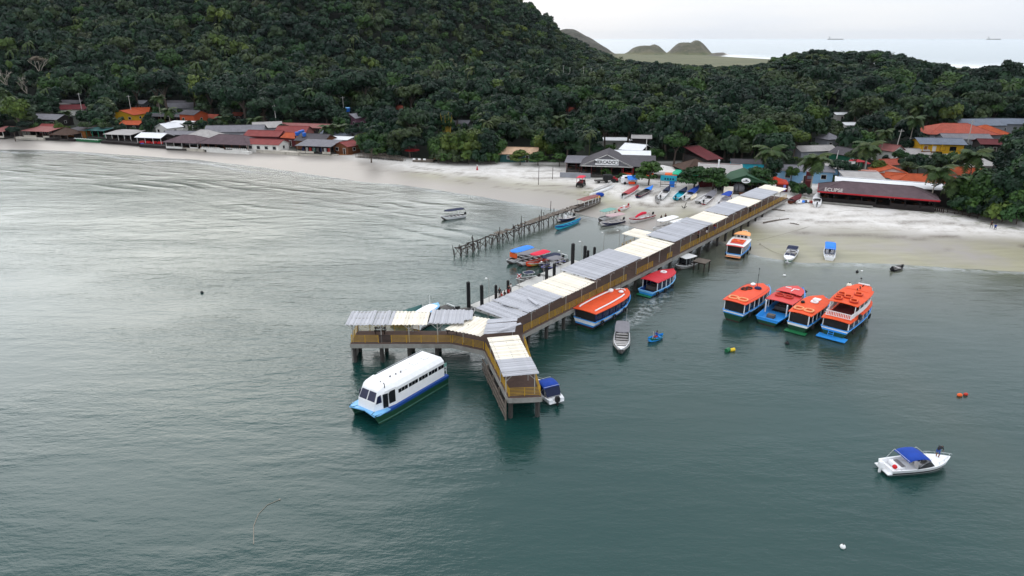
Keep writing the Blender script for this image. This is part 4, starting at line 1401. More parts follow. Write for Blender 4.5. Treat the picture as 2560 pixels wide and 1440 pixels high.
st = dead((2086, 821), 1.45)
t, h, L = ferry('moored two-deck ferry with white balustrade, orange roofs and blue stern platform', st, st + hd * 14.8, 4.3, gm, [(0.34, 'antifoul'), (0.74, 'hull_green'), (0.86, 'hull_blue'), (1.0, 'white')], 'orange_roof', t0=-0.01, t1=0.88, H=1.45, cabin=(0.03, 0.80), aft='closed', zr=2.7, rise=0.9)
h.lid(0.14, 0.70, 4.6, 0.0, 0.09, 0.14, 'upper_roof', 'orange_roof', t, 10)
h.lid(0.60, 0.84, 4.67, -0.35, 0.09, 0.12, 'upper_roof', 'orange_roof', t, 8, nose=0.05)
for k in (-0.93, 0.93):
    for i in range(6):
        tt = 0.15 + 0.62 * i / 5
        MB().box((h.x(tt), (h.hb(tt) - 0.15) * k, 3.7), (0.1, 0.1, 1.85)).obj('post', 'white', t)
    for i in range(1, 5):
        ta, tb_ = 0.15 + 0.62 * i / 5 + 0.01, 0.15 + 0.62 * (i + 1) / 5 - 0.01
        a, b_ = Vector((h.x(ta), (h.hb(ta) - 0.15) * k, 0)), Vector((h.x(tb_), (h.hb(tb_) - 0.15) * k, 0))
        MB().slab([(a.x, a.y, 3.62), (b_.x, b_.y, 3.62), (b_.x, b_.y, 4.5), (a.x, a.y, 4.5)], 0.03).obj('window', 'glass_dark', t)
    pts = [(h.x(0.06 + 0.07 * i), (h.hb(0.06 + 0.07 * i) - 0.12) * k, 3.24) for i in range(11)]
    for p, q in zip(pts, pts[1:]):
        MB().beam(p, q, 0.05, 0.72).obj('side_panel', 'white', t)
for z in (2.92, 3.58):
    MB().box((h.x(0.06), 0, z), (0.08, h.hb(0.06) * 2 - 0.3, 0.08)).obj('rail', 'white', t)
for i in range(15):
    MB().box((h.x(0.06), -1.6 + i * 3.2 / 14, 3.25), (0.05, 0.09, 0.62)).obj('baluster', 'white', t)
MB().box((h.x(0.45), 0, 2.92), (L * 0.5, 3.0, 0.06)).obj('upper_deck', 'tile_maroon', t)
for x, y, m_ in ((0.24, 1.1, 'float_red'), (0.24, -1.0, 'float_red'), (0.33, 0.15, 'float_red'), (0.37, 1.25, 'float_red'), (0.47, -0.65, 'float_red')):
    ring(h.x(x), y, 4.84, 1.25, 0.95, 0.13, rz=0.25).obj('life_float', m_, t)
    ring(h.x(x), y, 4.92, 1.20, 0.90, 0.08, rz=0.25).obj('life_float', 'float_orange', t)
MB().box((h.x(0.80), 0, 4.88), (0.25, 1.6, 0.14)).obj('roof_sign', 'white', t)
for i in range(7):
    MB().ball((h.x(0.58 + 0.03 * i), 0.15 * math.sin(i * 2), 4.88), 0.09).obj('rope_coil', 'rubber', t)
MB().tube((h.x(0.82), 0.6, 4.5), (h.x(0.82), 0.6, 5.6), 0.03).ball((h.x(0.82), 0.6, 5.6), 0.14).obj('mast', 'black', t)
MB().box((-L / 2 - 0.55, 0, 0.22), (1.5, 3.9, 0.12)).obj('stern_platform', 'hull_blue', t)
lad = MB()
for y in (-0.35, 0.35):
    lad.beam((-L / 2 - 0.5, y + 0.3, 0.25), (h.x(0.0) - 0.06, y + 0.3, 1.1), 0.06)
for i in range(3):
    q = Vector((-L / 2 - 0.5, 0.3, 0.25)).lerp(Vector((h.x(0.0) - 0.06, 0.3, 1.1)), 0.25 + i * 0.3)
    lad.beam(q + Vector((0, -0.35, 0)), q + Vector((0, 0.35, 0)), 0.06)
lad.obj('ladder', 'hull_blue', t)
MB().box((h.x(0.2), -h.hb(0.2) - 0.25, 2.9), (0.5, 0.35, 0.7)).obj('fender_block', 'black', t)
MB().box((h.x(0.86), -h.hb(0.86) - 0.1, 1.2), (0.4, 0.25, 0.6)).box((h.x(0.95), -h.hb(0.95) - 0.1, 1.5), (0.35, 0.25, 0.6)).obj('fender', 'rubber', t)

# ferry aground on the sand with the pale wheelhouse roof
st = dead((1834, 636), 0.7)
t, h, L = ferry('ferry aground beside the pier with pale orange wheelhouse and two ring floats', st, st + Vector((0.50, 0.866, 0)) * 10.8, 3.5, ['antifoul', 'hull_green', 'hull_lightblue', 'white'], [(0.5, 'antifoul'), (0.72, 'hull_green'), (0.88, 'white'), (1.0, 'hull_lightblue')], 'white', t0=0.04, t1=0.62, H=0.8, cabin=(0.05, 0.6), aft='closed', zr=2.35, pane='glass_navy', nose=0.0)
MB().box((h.x(0.28), 0, 2.55), (3.3, 2.4, 0.06)).obj('roof_pad', 'red_soft', t)
for y in (0.62, -0.62):
    ring(h.x(0.27), y, 2.66, 1.5, 1.0, 0.15).obj('life_float', 'float_orange', t)
MB().box((h.x(0.69), 0, 2.55), (2.2, 2.2, 1.1)).obj('wheelhouse', 'white', t)
for k in (-0.7, 0, 0.7):
    MB().box((h.x(0.69) - 1.12, k, 2.72), (0.03, 0.5, 0.4)).obj('window', 'glass_dark', t)
h.lid(0.54, 0.84, 3.15, -0.15, 0.08, 0.12, 'wheelhouse_roof', 'orange_pale', t, 8, nose=0.08)
h.lid(0.0, 0.10, 2.33, 0.1, 0.07, 0.05, 'aft_roof', 'red_soft', t, 3)
MB().path([(h.x(0.79), 0.5, 3.2), (h.x(0.79), 0.45, 3.5), (h.x(0.79), -0.45, 3.5), (h.x(0.79), -0.5, 3.2)], 0.06, 5).obj('roof_bar', 'white', t)
MB().box((h.x(-0.03), 0, 0.3), (0.6, 2.8, 0.1)).obj('stern_step', 'float_cream', t)

# ------------------------------------------------------------------ white catamaran
bl, br, sr = dead((872, 1020), 1.25), dead((938, 1040), 1.25), dead((1119, 935), 1.25)
bowc = (bl + br) / 2
dirr = (br - sr).normalized()
stc = bowc - dirr * (br - sr).length
t, L = boat_at('catamaran', 'white passenger catamaran with green hulls moored off the pier fork', 'boat', stc, bowc)
B = 4.4
for sg in (1, -1):
    mb = MB()
    n = 9
    us = [(0.0, -0.5), (0.42, 0.18), (0.45, 0.24), (0.80, 0.95), (1.0, 1.25)]
    P, fs, ms = [], [], []
    for i in range(n):
        tt = i / (n - 1)
        k = max(0, (tt - 0.8) / 0.2)
        for u, z in us:
            x = -L / 2 + L * tt + (-0.9 * (1 - u) * k)
            wo_ = B / 2 - 0.15 * (1 - u)
            wi = B / 2 - 1.35 + 0.35 * (1 - u) + 0.95 * k * (1 - 0.35 * u)
            P += [(x, sg * wo_ * (1 - 0.06 * k), z + 0.2 * k * u), (x, sg * wi, z + 0.2 * k * u)]
    nu = len(us)
    mi = [0, 1, 0, 2]
    for i in range(n - 1):
        for j in range(nu - 1):
            for e in (0, 1):
                q = [(i * nu + j) * 2 + e, ((i + 1) * nu + j) * 2 + e, ((i + 1) * nu + j + 1) * 2 + e, (i * nu + j + 1) * 2 + e]
                fs.append(q)
                ms.append(mi[j] if i < n - 2 or j != 3 else 0)
    for i in (0, n - 1):
        for j in range(nu - 1):
            q = [(i * nu + j) * 2, (i * nu + j) * 2 + 1, (i * nu + j + 1) * 2 + 1, (i * nu + j + 1) * 2]
            fs.append(q)
            ms.append(0)
    mb.add(P, fs, ms)
    mb.obj('hull', ['hull_green', 'canvas_teal', 'royal_blue'], t)
MB().box((-1.1, 0, 1.27), (L - 2.2, B + 0.06, 0.14)).obj('side_deck', 'royal_blue', t)
MB().prism([(L / 2 - 2.2, -B / 2 - 0.03), (L / 2 - 0.6, -B / 2 - 0.03), (L / 2 + 0.05, -B / 2 + 0.25), (L / 2 - 0.35, 0), (L / 2 + 0.05, B / 2 - 0.25), (L / 2 - 0.6, B / 2 + 0.03), (L / 2 - 2.2, B / 2 + 0.03)], 1.22, 1.36).obj('foredeck', 'hull_lightblue', t)
MB().box((-0.4, 0, 0.95), (L - 1.8, B - 2.2, 0.5)).obj('bridge_deck', 'black', t)
# superstructure with chamfered roof edges and raked front
xf, xa = L / 2 - 0.9, -L / 2 + 0.5
def sect(x, w, z0, zc, zt, wt):
    return [(x, w, z0), (x, w, zc), (x, wt, zt), (x, -wt, zt), (x, -w, zc), (x, -w, z0)]
secs = [sect(xa, 1.95, 1.36, 3.35, 3.75, 1.5), sect(xf - 2.6, 1.95, 1.36, 3.35, 3.8, 1.5), sect(xf - 2.55, 1.98, 1.36, 3.5, 3.95, 1.5), sect(xf - 1.2, 1.75, 1.36, 3.45, 3.85, 1.4), sect(xf - 0.55, 1.45, 1.36, 3.1, 3.45, 1.2)]
secs[-1] = [(xf + 0.25, 1.25, 1.36), (xf + 0.1, 1.28, 2.3), (xf - 0.55, 1.15, 3.5), (xf - 0.55, -1.15, 3.5), (xf + 0.1, -1.28, 2.3), (xf + 0.25, -1.25, 1.36)]
mb = MB()
P = [p for s_ in secs for p in s_]
fs = []
for i in range(len(secs) - 1):
    for j in range(5):
        fs.append((i * 6 + j, i * 6 + j + 1, (i + 1) * 6 + j + 1, (i + 1) * 6 + j))
fs.append((5, 4, 3, 2, 1, 0))
e = (len(secs) - 1) * 6
fs += [(e, e + 1, e + 4, e + 5), (e + 1, e + 2, e + 3, e + 4)]
mb.add(P, fs)
mb.obj('cabin', 'white', t)
for x in (-4.2, -2.4, -0.6):
    MB().box((x, 0, 3.80), (0.8, 0.9, 0.12)).obj('roof_hatch', 'canvas_white', t)
for sg in (1, -1):
    MB().path([(xf - 3.0, 1.42 * sg, 3.98), (0, 1.42 * sg, 3.98), (xa + 0.3, 1.42 * sg, 3.95)], 0.025, 4).obj('roof_rail', 'steel', t)
fq = [Vector(secs[-1][1]), Vector(secs[-1][2]), Vector(secs[-1][3]), Vector(secs[-1][4])]
def on_front(u, v):
    lo = fq[0].lerp(fq[3], u)
    hi = fq[1].lerp(fq[2], u)
    return lo.lerp(hi, v) + Vector((0.025, 0, 0.02))
for u0, u1 in ((0.03, 0.47), (0.53, 0.97)):
    MB().slab([on_front(u0, 0.08), on_front(u1, 0.08), on_front(u1, 0.86), on_front(u0, 0.86)], 0.02).obj('windscreen', 'glass_navy', t)
for sg in (1, -1):
    a, b_ = Vector((xf - 1.2, 1.76 * sg, 0)), Vector((xf + 0.02, 1.32 * sg, 0))
    def sq(u, z):
        q = a.lerp(b_, u)
        return (q.x, q.y + 0.03 * sg, z)
    MB().slab([sq(0.45, 2.25), sq(0.98, 2.2), sq(0.8, 3.05), sq(0.5, 3.2)], 0.02).obj('windscreen', 'glass_navy', t)
    MB().slab([sq(-0.15, 1.45), sq(0.32, 1.45), sq(0.32, 3.15), sq(-0.15, 3.15)], 0.02).obj('door', 'glass_dark', t)
    y = 1.985 * sg
    MB().prism([(0, 0), (1, 0), (1, 1), (0, 1)], 0, 0) if False else None
    MB().add([(xf - 2.4, y, 1.75), (xf - 1.55, 1.86 * sg, 1.75), (xf - 1.5, 1.85 * sg, 3.0), (xf - 1.7, 1.88 * sg, 3.25), (xf - 2.4, y, 3.25)], [(0, 1, 2, 3, 4)]).obj('window', 'glass_dark', t)
    x = xf - 2.9
    for grp in range(5):
        wg = 1.55
        for k in range(3):
            x0, x1 = x - wg * (k + 1) / 3 + 0.03, x - wg * k / 3 - 0.03
            MB().box(((x0 + x1) / 2, 1.965 * sg, 2.75), (x1 - x0, 0.03, 0.46)).obj('window', 'glass_dark' if not (grp == 4 and k == 2) else 'canvas_teal', t)
        x -= wg + 0.14
rr = MB()
for z in (1.9, 2.3, 2.7):
    rr.path([(xa - 0.02, 1.8, z), (-L / 2 - 0.05, 1.8, z), (-L / 2 - 0.05, -1.8, z), (xa - 0.02, -1.8, z)], 0.03, 4)
for y in (-1.8, -0.9, 0.9, 1.8):
    rr.tube((-L / 2 - 0.05, y, 1.3), (-L / 2 - 0.05, y, 2.7), 0.03)
rr.obj('stern_rail', 'white', t)
for x, y in ((3.4, 0.9), (3.3, 0.3), (1.7, 0.2), (0.9, 0.3), (0.2, 0.4)):
    MB().box((x, y, 3.86), (0.16, 0.16, 0.1)).tube((x, y, 3.8), (x + 0.1, y + 0.15, 4.1), 0.03).obj('roof_fitting', 'upholstery', t)
MB().tube((xf - 1.3, 1.5, 3.7), (xf - 1.3, 1.5, 4.2), 0.05).obj('horn', 'black', t)

# ------------------------------------------------------------------ canopy launches
def launch(label, sp_, bp_, B, hullm, canopy, ins='seat_grey', zg=0.55, zc=1.95, t0=0.12, t1=0.78, gun='white', two=None, group=None, motor='black', benches=4, name='canopy_launch', z=0.0, tilt=0.0, cat='boat', flat=False, bottom='antifoul', valance=None, skirt=0.0, screen=False):
    st, bw = dead(sp_, zg), dead(bp_, zg)
    t, L = boat_at(name, label, cat, st, bw, group, z, tilt)
    h = Hull(L, B, zg, 0.35, 0.42, 0.85, 2.4, rake=0.5)
    top = two or hullm
    ms = [bottom, hullm] + ([top] if top != hullm else [])
    h.build(ms, [(0.40, bottom), (0.78, hullm), (1.0, top)], t, inner=ins, floor=0.18, gun=gun)
    h.rail(0, 1, 0.0, 0.0, 0.045, 'gunwale', gun, t)
    if canopy:
        h.lid(t0, t1, zc, 0.05, 0.06, 0.04 if flat else 0.12, 'canopy', canopy, t, 8, nose=0.10 if not flat else 0)
        if valance:
            for sg in (1, -1):
                MB().path([(h.x(t0 + (t1 - t0) * i / 5), sg * (h.hb(t0 + (t1 - t0) * i / 5)), zc - 0.08) for i in range(5)], 0.07, 4).obj('valance', valance, t)
        for sg in (1, -1):
            for i in range(4):
                tt = t0 + 0.03 + (t1 - t0 - 0.10) * i / 3
                MB().tube((h.x(tt), sg * (h.hb(tt) - 0.06), h.zs(tt)), (h.x(tt), sg * (h.hb(tt) - 0.10), zc + 0.02), 0.03, n=5).obj('canopy_post', 'steel', t)
    for i in range(benches):
        tt = 0.16 + 0.58 * i / max(1, benches - 1)
        MB().box((h.x(tt), 0, 0.42), (0.38, h.hb(tt) * 1.7, 0.07)).obj('bench', ins if ins != 'interior_mid' else 'seat_grey', t)
    if screen:
        MB().slab([(h.x(0.70), -h.hb(.7) * 0.85, h.zs(.7)), (h.x(0.70), h.hb(.7) * 0.85, h.zs(.7)), (h.x(0.66), h.hb(.7) * 0.75, h.zs(.7) + 0.6), (h.x(0.66), -h.hb(.7) * 0.75, h.zs(.7) + 0.6)], 0.03).obj('windscreen', 'glass_navy', t)
    if motor:
        outboard(t, h.x(0), 0, h.zs(0) - 0.12, motor, 0.9)
    return t, h, L
launch('white launch with navy canopy anchored alone beyond the ruined jetty', (1161, 536), (1102, 545), 2.0, 'white', 'canvas_navy', 'interior_mid', zc=2.1, t0=0.06, t1=0.86, benches=5, bottom='black')
t, h, L = launch('moored launch with sky blue canopy and orange life jackets hung at its bow', (1332, 634), (1266, 655), 2.2, 'white', 'canvas_sky', 'interior_mid', zc=2.2, t0=0.10, t1=0.82)
for k in range(2):
    for i in range(5):
        MB().box((h.x(0.74), -0.7 + 0.35 * i, 1.2 + 0.45 * k), (0.25, 0.3, 0.42)).obj('life_jacket', 'float_orange', t)
launch('moored white launch with grey canopy between the blue and red ones', (1352, 642), (1291, 660), 2.1, 'white', 'canvas_grey', 'interior_mid', zc=2.15, t0=0.12, t1=0.86)
launch('moored launch with crimson canopy and red foredeck on a yellow hull', (1375, 644), (1314, 662), 2.1, 'hull_yellow', 'canvas_red', 'vinyl_orange', zc=2.15, t0=0.14, t1=0.78, two='white', gun='vinyl_orange', valance='white')
launch('moored launch with navy canopy behind the red-canopied one', (1406, 645), (1346, 664), 2.0, 'hull_navy', 'canvas_navy', 'interior_mid', zc=1.75, t0=0.2, t1=0.85, gun='seat_grey')
t, h, L = launch('violet-rimmed launch with grey canopy tied to the pale pontoon', (1416, 655), (1352, 673), 2.1, 'hull_navy', 'canvas_grey', 'interior_mid', zc=2.0, t0=0.28, t1=0.72, gun='hull_violet')
MB().path([(h.x(0.1), 0.8, 0.5), (h.x(0.1), 0.8, 2.2), (h.x(0.1), -0.8, 2.2), (h.x(0.1), -0.8, 0.5)], 0.06, 5).obj('stern_arch', 'white', t)
MB().box((h.x(0.55), 0, 0.9), (0.6, 0.7, 0.9)).obj('console', 'white', t)
t, h, L = launch('small worn grey launch with flat navy shade lying at the pontoon', (1345, 692), (1290, 702), 1.8, 'hull_grey', None, 'hull_grey', gun='canvas_white', benches=3)
MB().box((h.x(0.45), 0.2, 1.75), (1.9, 1.5, 0.05)).obj('canopy', 'canvas_navy', t)
ring(h.x(0.45), 0.2, 1.76, 2.0, 1.6, 0.04).obj('canopy_frame', 'seat_grey', t)
for x in (0.35, 0.55):
    for y in (-0.4, 0.8):
        MB().tube((h.x(x), y, 0.4), (h.x(x), y, 1.75), 0.03).obj('canopy_post', 'steel', t)
t, h, L = launch('moving launch with slate hardtop and open slatted bow leaving a wake', (1556, 822), (1552, 880), 2.1, 'white', None, 'interior_mid', zg=0.7, benches=6, two='white', bottom='hull_navy')
h.lid(0.04, 0.56, 2.0, -0.02, 0.07, 0.10, 'hardtop', 'canvas_grey', t, 8, nose=0.08)
for sg in (1, -1):
    for tt in (0.08, 0.3, 0.52):
        MB().tube((h.x(tt), sg * (h.hb(tt) - 0.08), 0.7), (h.x(tt), sg * (h.hb(tt) - 0.12), 2.0), 0.03).obj('canopy_post', 'steel', t)
for i in range(4):
    tt = 0.60 + 0.07 * i
    MB().box((h.x(tt), 0, 0.82), (0.18, h.hb(tt) * 1.9, 0.07)).obj('slat', 'seat_grey', t)
h.lid(0.86, 0.985, 0.98, -0.06, 0.04, 0.05, 'foredeck', 'white', t, 5)
MB().tube((h.x(0.1), 0.5, 2.0), (h.x(0.1), 0.5, 4.2), 0.02).obj('aerial', 'seat_grey', t)
h.rail(0.1, 0.95, -0.25, 0.06, 0.09, 'fender_tube', 'hull_grey', t)
t, h, L = launch('grey cabin launch with pale hardtop tucked between pier and timber platform', (1735, 655), (1690, 668), 2.1, 'hull_grey', 'canvas_white', 'interior_mid', zc=2.1, t0=0.1, t1=0.72, flat=True)
MB().box((h.x(0.5), 0, 1.35), (1.6, 1.5, 1.2)).obj('cabin', 'glass_dark', t)
MB().box((h.x(0.28), -0.5, 1.4), (0.5, 0.6, 0.5)).obj('life_jacket', 'vinyl_orange', t)
launch('teal-canopied launch moored behind the navy-hulled one in the shallows', (1537, 536), (1495, 549), 2.0, 'white', 'canvas_teal', 'interior_mid', zc=2.2, t0=0.1, t1=0.8, flat=True)
t, h, L = launch('navy-hulled launch with faded mauve canopy and white fenders', (1558, 549), (1500, 560), 2.3, 'hull_navy', 'canvas_pink', 'seat_grey', zc=2.1, t0=0.05, t1=0.74, gun='seat_grey', bottom='hull_navy')
for tt in (0.35, 0.75):
    MB().ball((h.x(tt), -h.hb(tt) - 0.12, 0.35), 0.14, (1, 1, 2)).obj('fender', 'buoy_white', t)
launch('white launch with long white canopy nosed up to the pier roof', (1690, 556), (1632, 574), 2.1, 'white', 'canvas_white', 'seat_grey', zc=2.1, t0=0.05, t1=0.8, bottom='hull_green')
launch('white launch with shorter white canopy and red outboard against the pier', (1714, 560), (1655, 577), 2.0, 'white', 'canvas_white', 'seat_grey', zc=1.8, t0=0.1, t1=0.62, motor='hull_red', bottom='black')
t, h, L = launch('dark blue open launch with white console at the shore end of the jetty', (1433, 540), (1392, 550), 1.9, 'hull_navy', None, 'seat_grey', gun='seat_grey', benches=2)
MB().box((h.x(0.5), 0, 0.85), (0.5, 0.5, 0.9)).obj('console', 'white', t)
MB().tube((h.x(0.9), 0, 0.6), (h.x(0.9), 0, 2.4), 0.04).obj('mooring_post', 'wood_dark', t)
t, h, L = launch('sharp white boat with red gunwale and folded red awning on the wet sand', (1631, 537), (1572, 552), 2.3, 'white', None, 'seat_grey', zg=0.8, gun='hull_red', two='hull_red', benches=3, bottom='white', z=0.1)
MB().path([(h.x(0.3), 0, 1.6), (h.x(0.45), 0, 1.7), (h.x(0.62), 0, 1.45), (h.x(0.72), 0, 1.15)], [0.28, 0.34, 0.30, 0.2], 7).obj('folded_awning', 'canvas_red', t)
MB().path([(h.x(0.2), 0.7, 0.8), (h.x(0.22), 0.6, 1.9), (h.x(0.22), -0.6, 1.9), (h.x(0.2), -0.7, 0.8)], 0.04, 5).obj('arch', 'steel', t)
t, h, L = launch('small white skiff with red seats drawn up on the wet sand', (1570, 516), (1545, 527), 1.7, 'white', None, 'vinyl_red', benches=2, motor='hull_red', bottom='canvas_white', z=0.15)
MB().box((h.x(0.45), 0.1, 0.75), (0.5, 0.5, 0.7)).obj('console', 'white', t)
t, h, L = launch('old wooden excursion boat with faded pink roof beside the jetty head', (1441, 521), (1503, 500), 2.6, 'hull_grey', None, 'wood_grey', zg=0.95, gun='wood_grey', two='hull_grey', benches=3, motor=None, bottom='wood_dark', z=0.15)
h.lid(0.14, 0.80, 2.5, -0.1, 0.08, 0.1, 'roof', 'tile_pink', t, 8)
for sg in (1, -1):
    for i in range(5):
        tt = 0.17 + 0.6 * i / 4
        MB().box((h.x(tt), sg * (h.hb(tt) - 0.2), 1.75), (0.16 if i in (3, 4) else 0.1, 0.08, 1.5)).obj('post', 'canvas_white', t)
# blue dugout and the rowing boat
def canoe(label, a, b_, B, m_, ins, z=0.0, name='canoe', H=0.42, rise=0.35, tilt=0.0, thw=3, gun=None, za=0.3):
    st, bw = dead(a, za), dead(b_, za)
    t, L = boat_at(name, label, 'boat', st, bw, None, z, tilt)
    h = Hull(L, B, H, 0.2, rise, double=True, srise=rise * 0.7, rake=0.3)
    h.build([m_], [(0.5, m_), (1.0, m_)], t, inner=ins, floor=0.06, gun=gun or m_, shell=0.05)
    for i in range(thw):
        tt = 0.25 + 0.5 * i / max(1, thw - 1)
        MB().box((h.x(tt), 0, H - 0.10), (0.2, h.hb(tt) * 1.9, 0.04)).obj('thwart', ins, t)
    return t, h, L
t, h, L = canoe('long bright blue dugout canoe floating beside the jetty', (1451, 550), (1387, 573), 1.3, 'royal_blue', 'hull_turq', gun='hull_blue', thw=5, H=0.55, rise=0.55, za=0.4)
rowb = canoe('green-rimmed blue rowing boat carrying one man with a paddle', (1658, 838), (1619, 852), 1.25, 'hull_green2', 'hull_blue', thw=2)

# ------------------------------------------------------------------ speedboats
def speedboat(label, st, bw, B, canopy, ct=(0.30, 0.62), hullm='white', band=None, motor='black', z=0.0, tilt=0.0, zc=1.75, group=None, rails=True, cover=None, H=0.75):
    t, L = boat_at('speedboat', label, 'boat', st, bw, group, z, tilt)
    h = Hull(L, B, H, 0.4, 0.28, 0.88, 2.6, rake=0.7)
    band = band or hullm
    ms = list(dict.fromkeys([hullm, band, 'white_clean']))
    h.build(ms, [(0.34, 'white_clean'), (0.42, hullm), (0.66, band), (1.0, hullm)], t, inner='white_clean', floor=0.3, gun='white_clean', shell=0.16)
    rows = []
    for i in range(9):
        tt = 0.60 + 0.395 * i / 8
        w = h.hb(tt) - 0.02
        rows.append([(h.x(tt), w * k, h.zs(tt) + 0.02 + 0.22 * (1 - k * k) * min(1, w) * (1 - 0.5 * i / 8)) for k in (1, 0.6, 0, -0.6, -1)])
    MB().sheet(rows, 0.04).obj('foredeck', 'white_clean', t)
    w0 = h.hb(0.58) - 0.12
    for sg in (1, -1):
        MB().slab([(h.x(0.36), sg * (h.hb(.36) - 0.06), h.zs(.36)), (h.x(0.64), sg * w0 * 0.98, h.zs(.6) + 0.05), (h.x(0.585), sg * w0 * 0.86, h.zs(.6) + 0.48), (h.x(0.40), sg * (h.hb(.36) - 0.14), h.zs(.36) + 0.34)], 0.02).obj('windscreen', 'glass_dark', t)
        MB().slab([(h.x(0.66), sg * 0.06, h.zs(.66) + 0.22), (h.x(0.64), sg * w0 * 0.96, h.zs(.6) + 0.06), (h.x(0.585), sg * w0 * 0.84, h.zs(.6) + 0.5), (h.x(0.60), sg * 0.06, h.zs(.66) + 0.52)], 0.02).obj('windscreen', 'glass_navy', t)
    for y in (0.45, -0.45):
        MB().box((h.x(0.46), y, 0.68), (0.55, 0.5, 0.3)).box((h.x(0.46) - 0.25, y, 0.98), (0.12, 0.5, 0.5)).obj('seat', 'seat_grey', t)
    MB().box((h.x(0.17), 0, 0.58), (0.6, B * 0.62, 0.36)).obj('stern_bench', 'white_clean', t)
    MB().box((h.x(0.21), 0, 0.80), (0.4, B * 0.5, 0.08)).obj('cushion', 'upholstery', t)
    MB().box((h.x(0.56), 0.45, 0.86), (0.4, 0.6, 0.4)).obj('dashboard', 'black', t)
    if canopy:
        a, b_ = ct
        rows = []
        for i in range(7):
            k = i / 6
            tt = a + (b_ - a) * k
            arch = 0.16 * math.sin(PI * min(1, max(0, k))) - (0.12 if i in (0, 6) else 0)
            w = B * 0.44
            rows.append([(h.x(tt), w * q, zc + arch - 0.10 * q ** 4) for q in (1, 0.7, 0, -0.7, -1)])
        MB().sheet(rows, 0.035).obj('bimini_top', canopy, t, smooth=True)
        for k, tb_ in ((a, 0.36), (b_, 0.36), ((a + b_) / 2, 0.36), (a, 0.12)):
            MB().path([(h.x(tb_), B * 0.45, H), (h.x(k), B * 0.43, zc - 0.03), (h.x(k), -B * 0.43, zc - 0.03), (h.x(tb_), -B * 0.45, H)], 0.02, 4).obj('bimini_frame', 'steel', t)
    if rails:
        h.rail(0.68, 1.0, 0.34, -0.12, 0.02, 'bow_rail', 'steel', t, stern=False)
        for sg in (1, -1):
            for tt in (0.72, 0.82, 0.92):
                MB().tube((h.x(tt), sg * (h.hb(tt) - 0.12), h.zs(tt)), (h.x(tt), sg * (h.hb(tt) - 0.12), h.zs(tt) + 0.34), 0.018, n=4).obj('stanchion', 'steel', t)
    if cover:
        h.lid(0.10, 0.93, H + 0.12, 0.0, 0.05, 0.22, 'cover', cover, t, 8, rise=0.25)
    if motor:
        MB().box((h.x(0.0) - 0.15, 0, 0.32), (0.5, B * 0.8, 0.1)).obj('swim_platform', 'white_clean', t)
        outboard(t, h.x(0) - 0.25, 0, 0.35, motor, 1.1)
    return t, h, L
stb, bwb = dead((2212, 1172), 0.3), dead((2374, 1150), 0.6)
sb = speedboat('white speedboat with royal blue bimini drifting alone on open water', stb, bwb, 2.5, 'canvas_blue', (0.22, 0.56), band='black', motor='white')
t, h, L = sb
MB().ball((h.x(0.06), -0.7, 0.98), 0.24, (1, 1, 0.9)).obj('mooring_ball', 'vinyl_red', t)
stb, bwb = dead((1388, 1003), 0.3), dead((1338, 952), 0.7)
t, h, L = speedboat('white speedboat with navy blue canopy moored at the right pier wing', stb, bwb, 2.4, 'canvas_blue', (0.18, 0.62), motor='black', zc=1.9)
MB().slab([(h.x(0.19), -0.95, 1.75), (h.x(0.19), 0.95, 1.75), (h.x(0.06), 0.9, 0.85), (h.x(0.06), -0.9, 0.85)], 0.03).obj('canopy_curtain', 'canvas_navy', t)
for sg in (1, -1):
    MB().slab([(h.x(0.2), sg * 1.02, 1.78), (h.x(0.6), sg * 1.02, 1.82), (h.x(0.6), sg * 1.08, 1.0), (h.x(0.12), sg * 1.08, 0.9)], 0.03).obj('canopy_curtain', 'canvas_navy', t)
    MB().box((h.x(0.0) - 0.1, sg * 0.75, 0.55), (0.5, 0.5, 0.4)).obj('stern_locker', 'white_clean', t)
speedboat('white runabout with navy bimini and green hull in the shallows', dead((1984, 628), 0.3), dead((1967, 653), 0.7), 2.2, 'canvas_navy', (0.10, 0.42), hullm='white', band='hull_green2', motor=None, rails=False)
t, h, L = speedboat('white boat with bright blue canopy seen from astern in the shallows', dead((2073, 648), 0.3), dead((2074, 615), 0.7), 2.2, 'canvas_sky', (0.20, 0.86), motor=None, zc=2.0, rails=False)
for y in (-0.5, 0.0, 0.5):
    MB().box((h.x(0.02), y, 1.05), (0.08, 0.36, 0.26)).obj('seat_back', 'seat_grey', t)
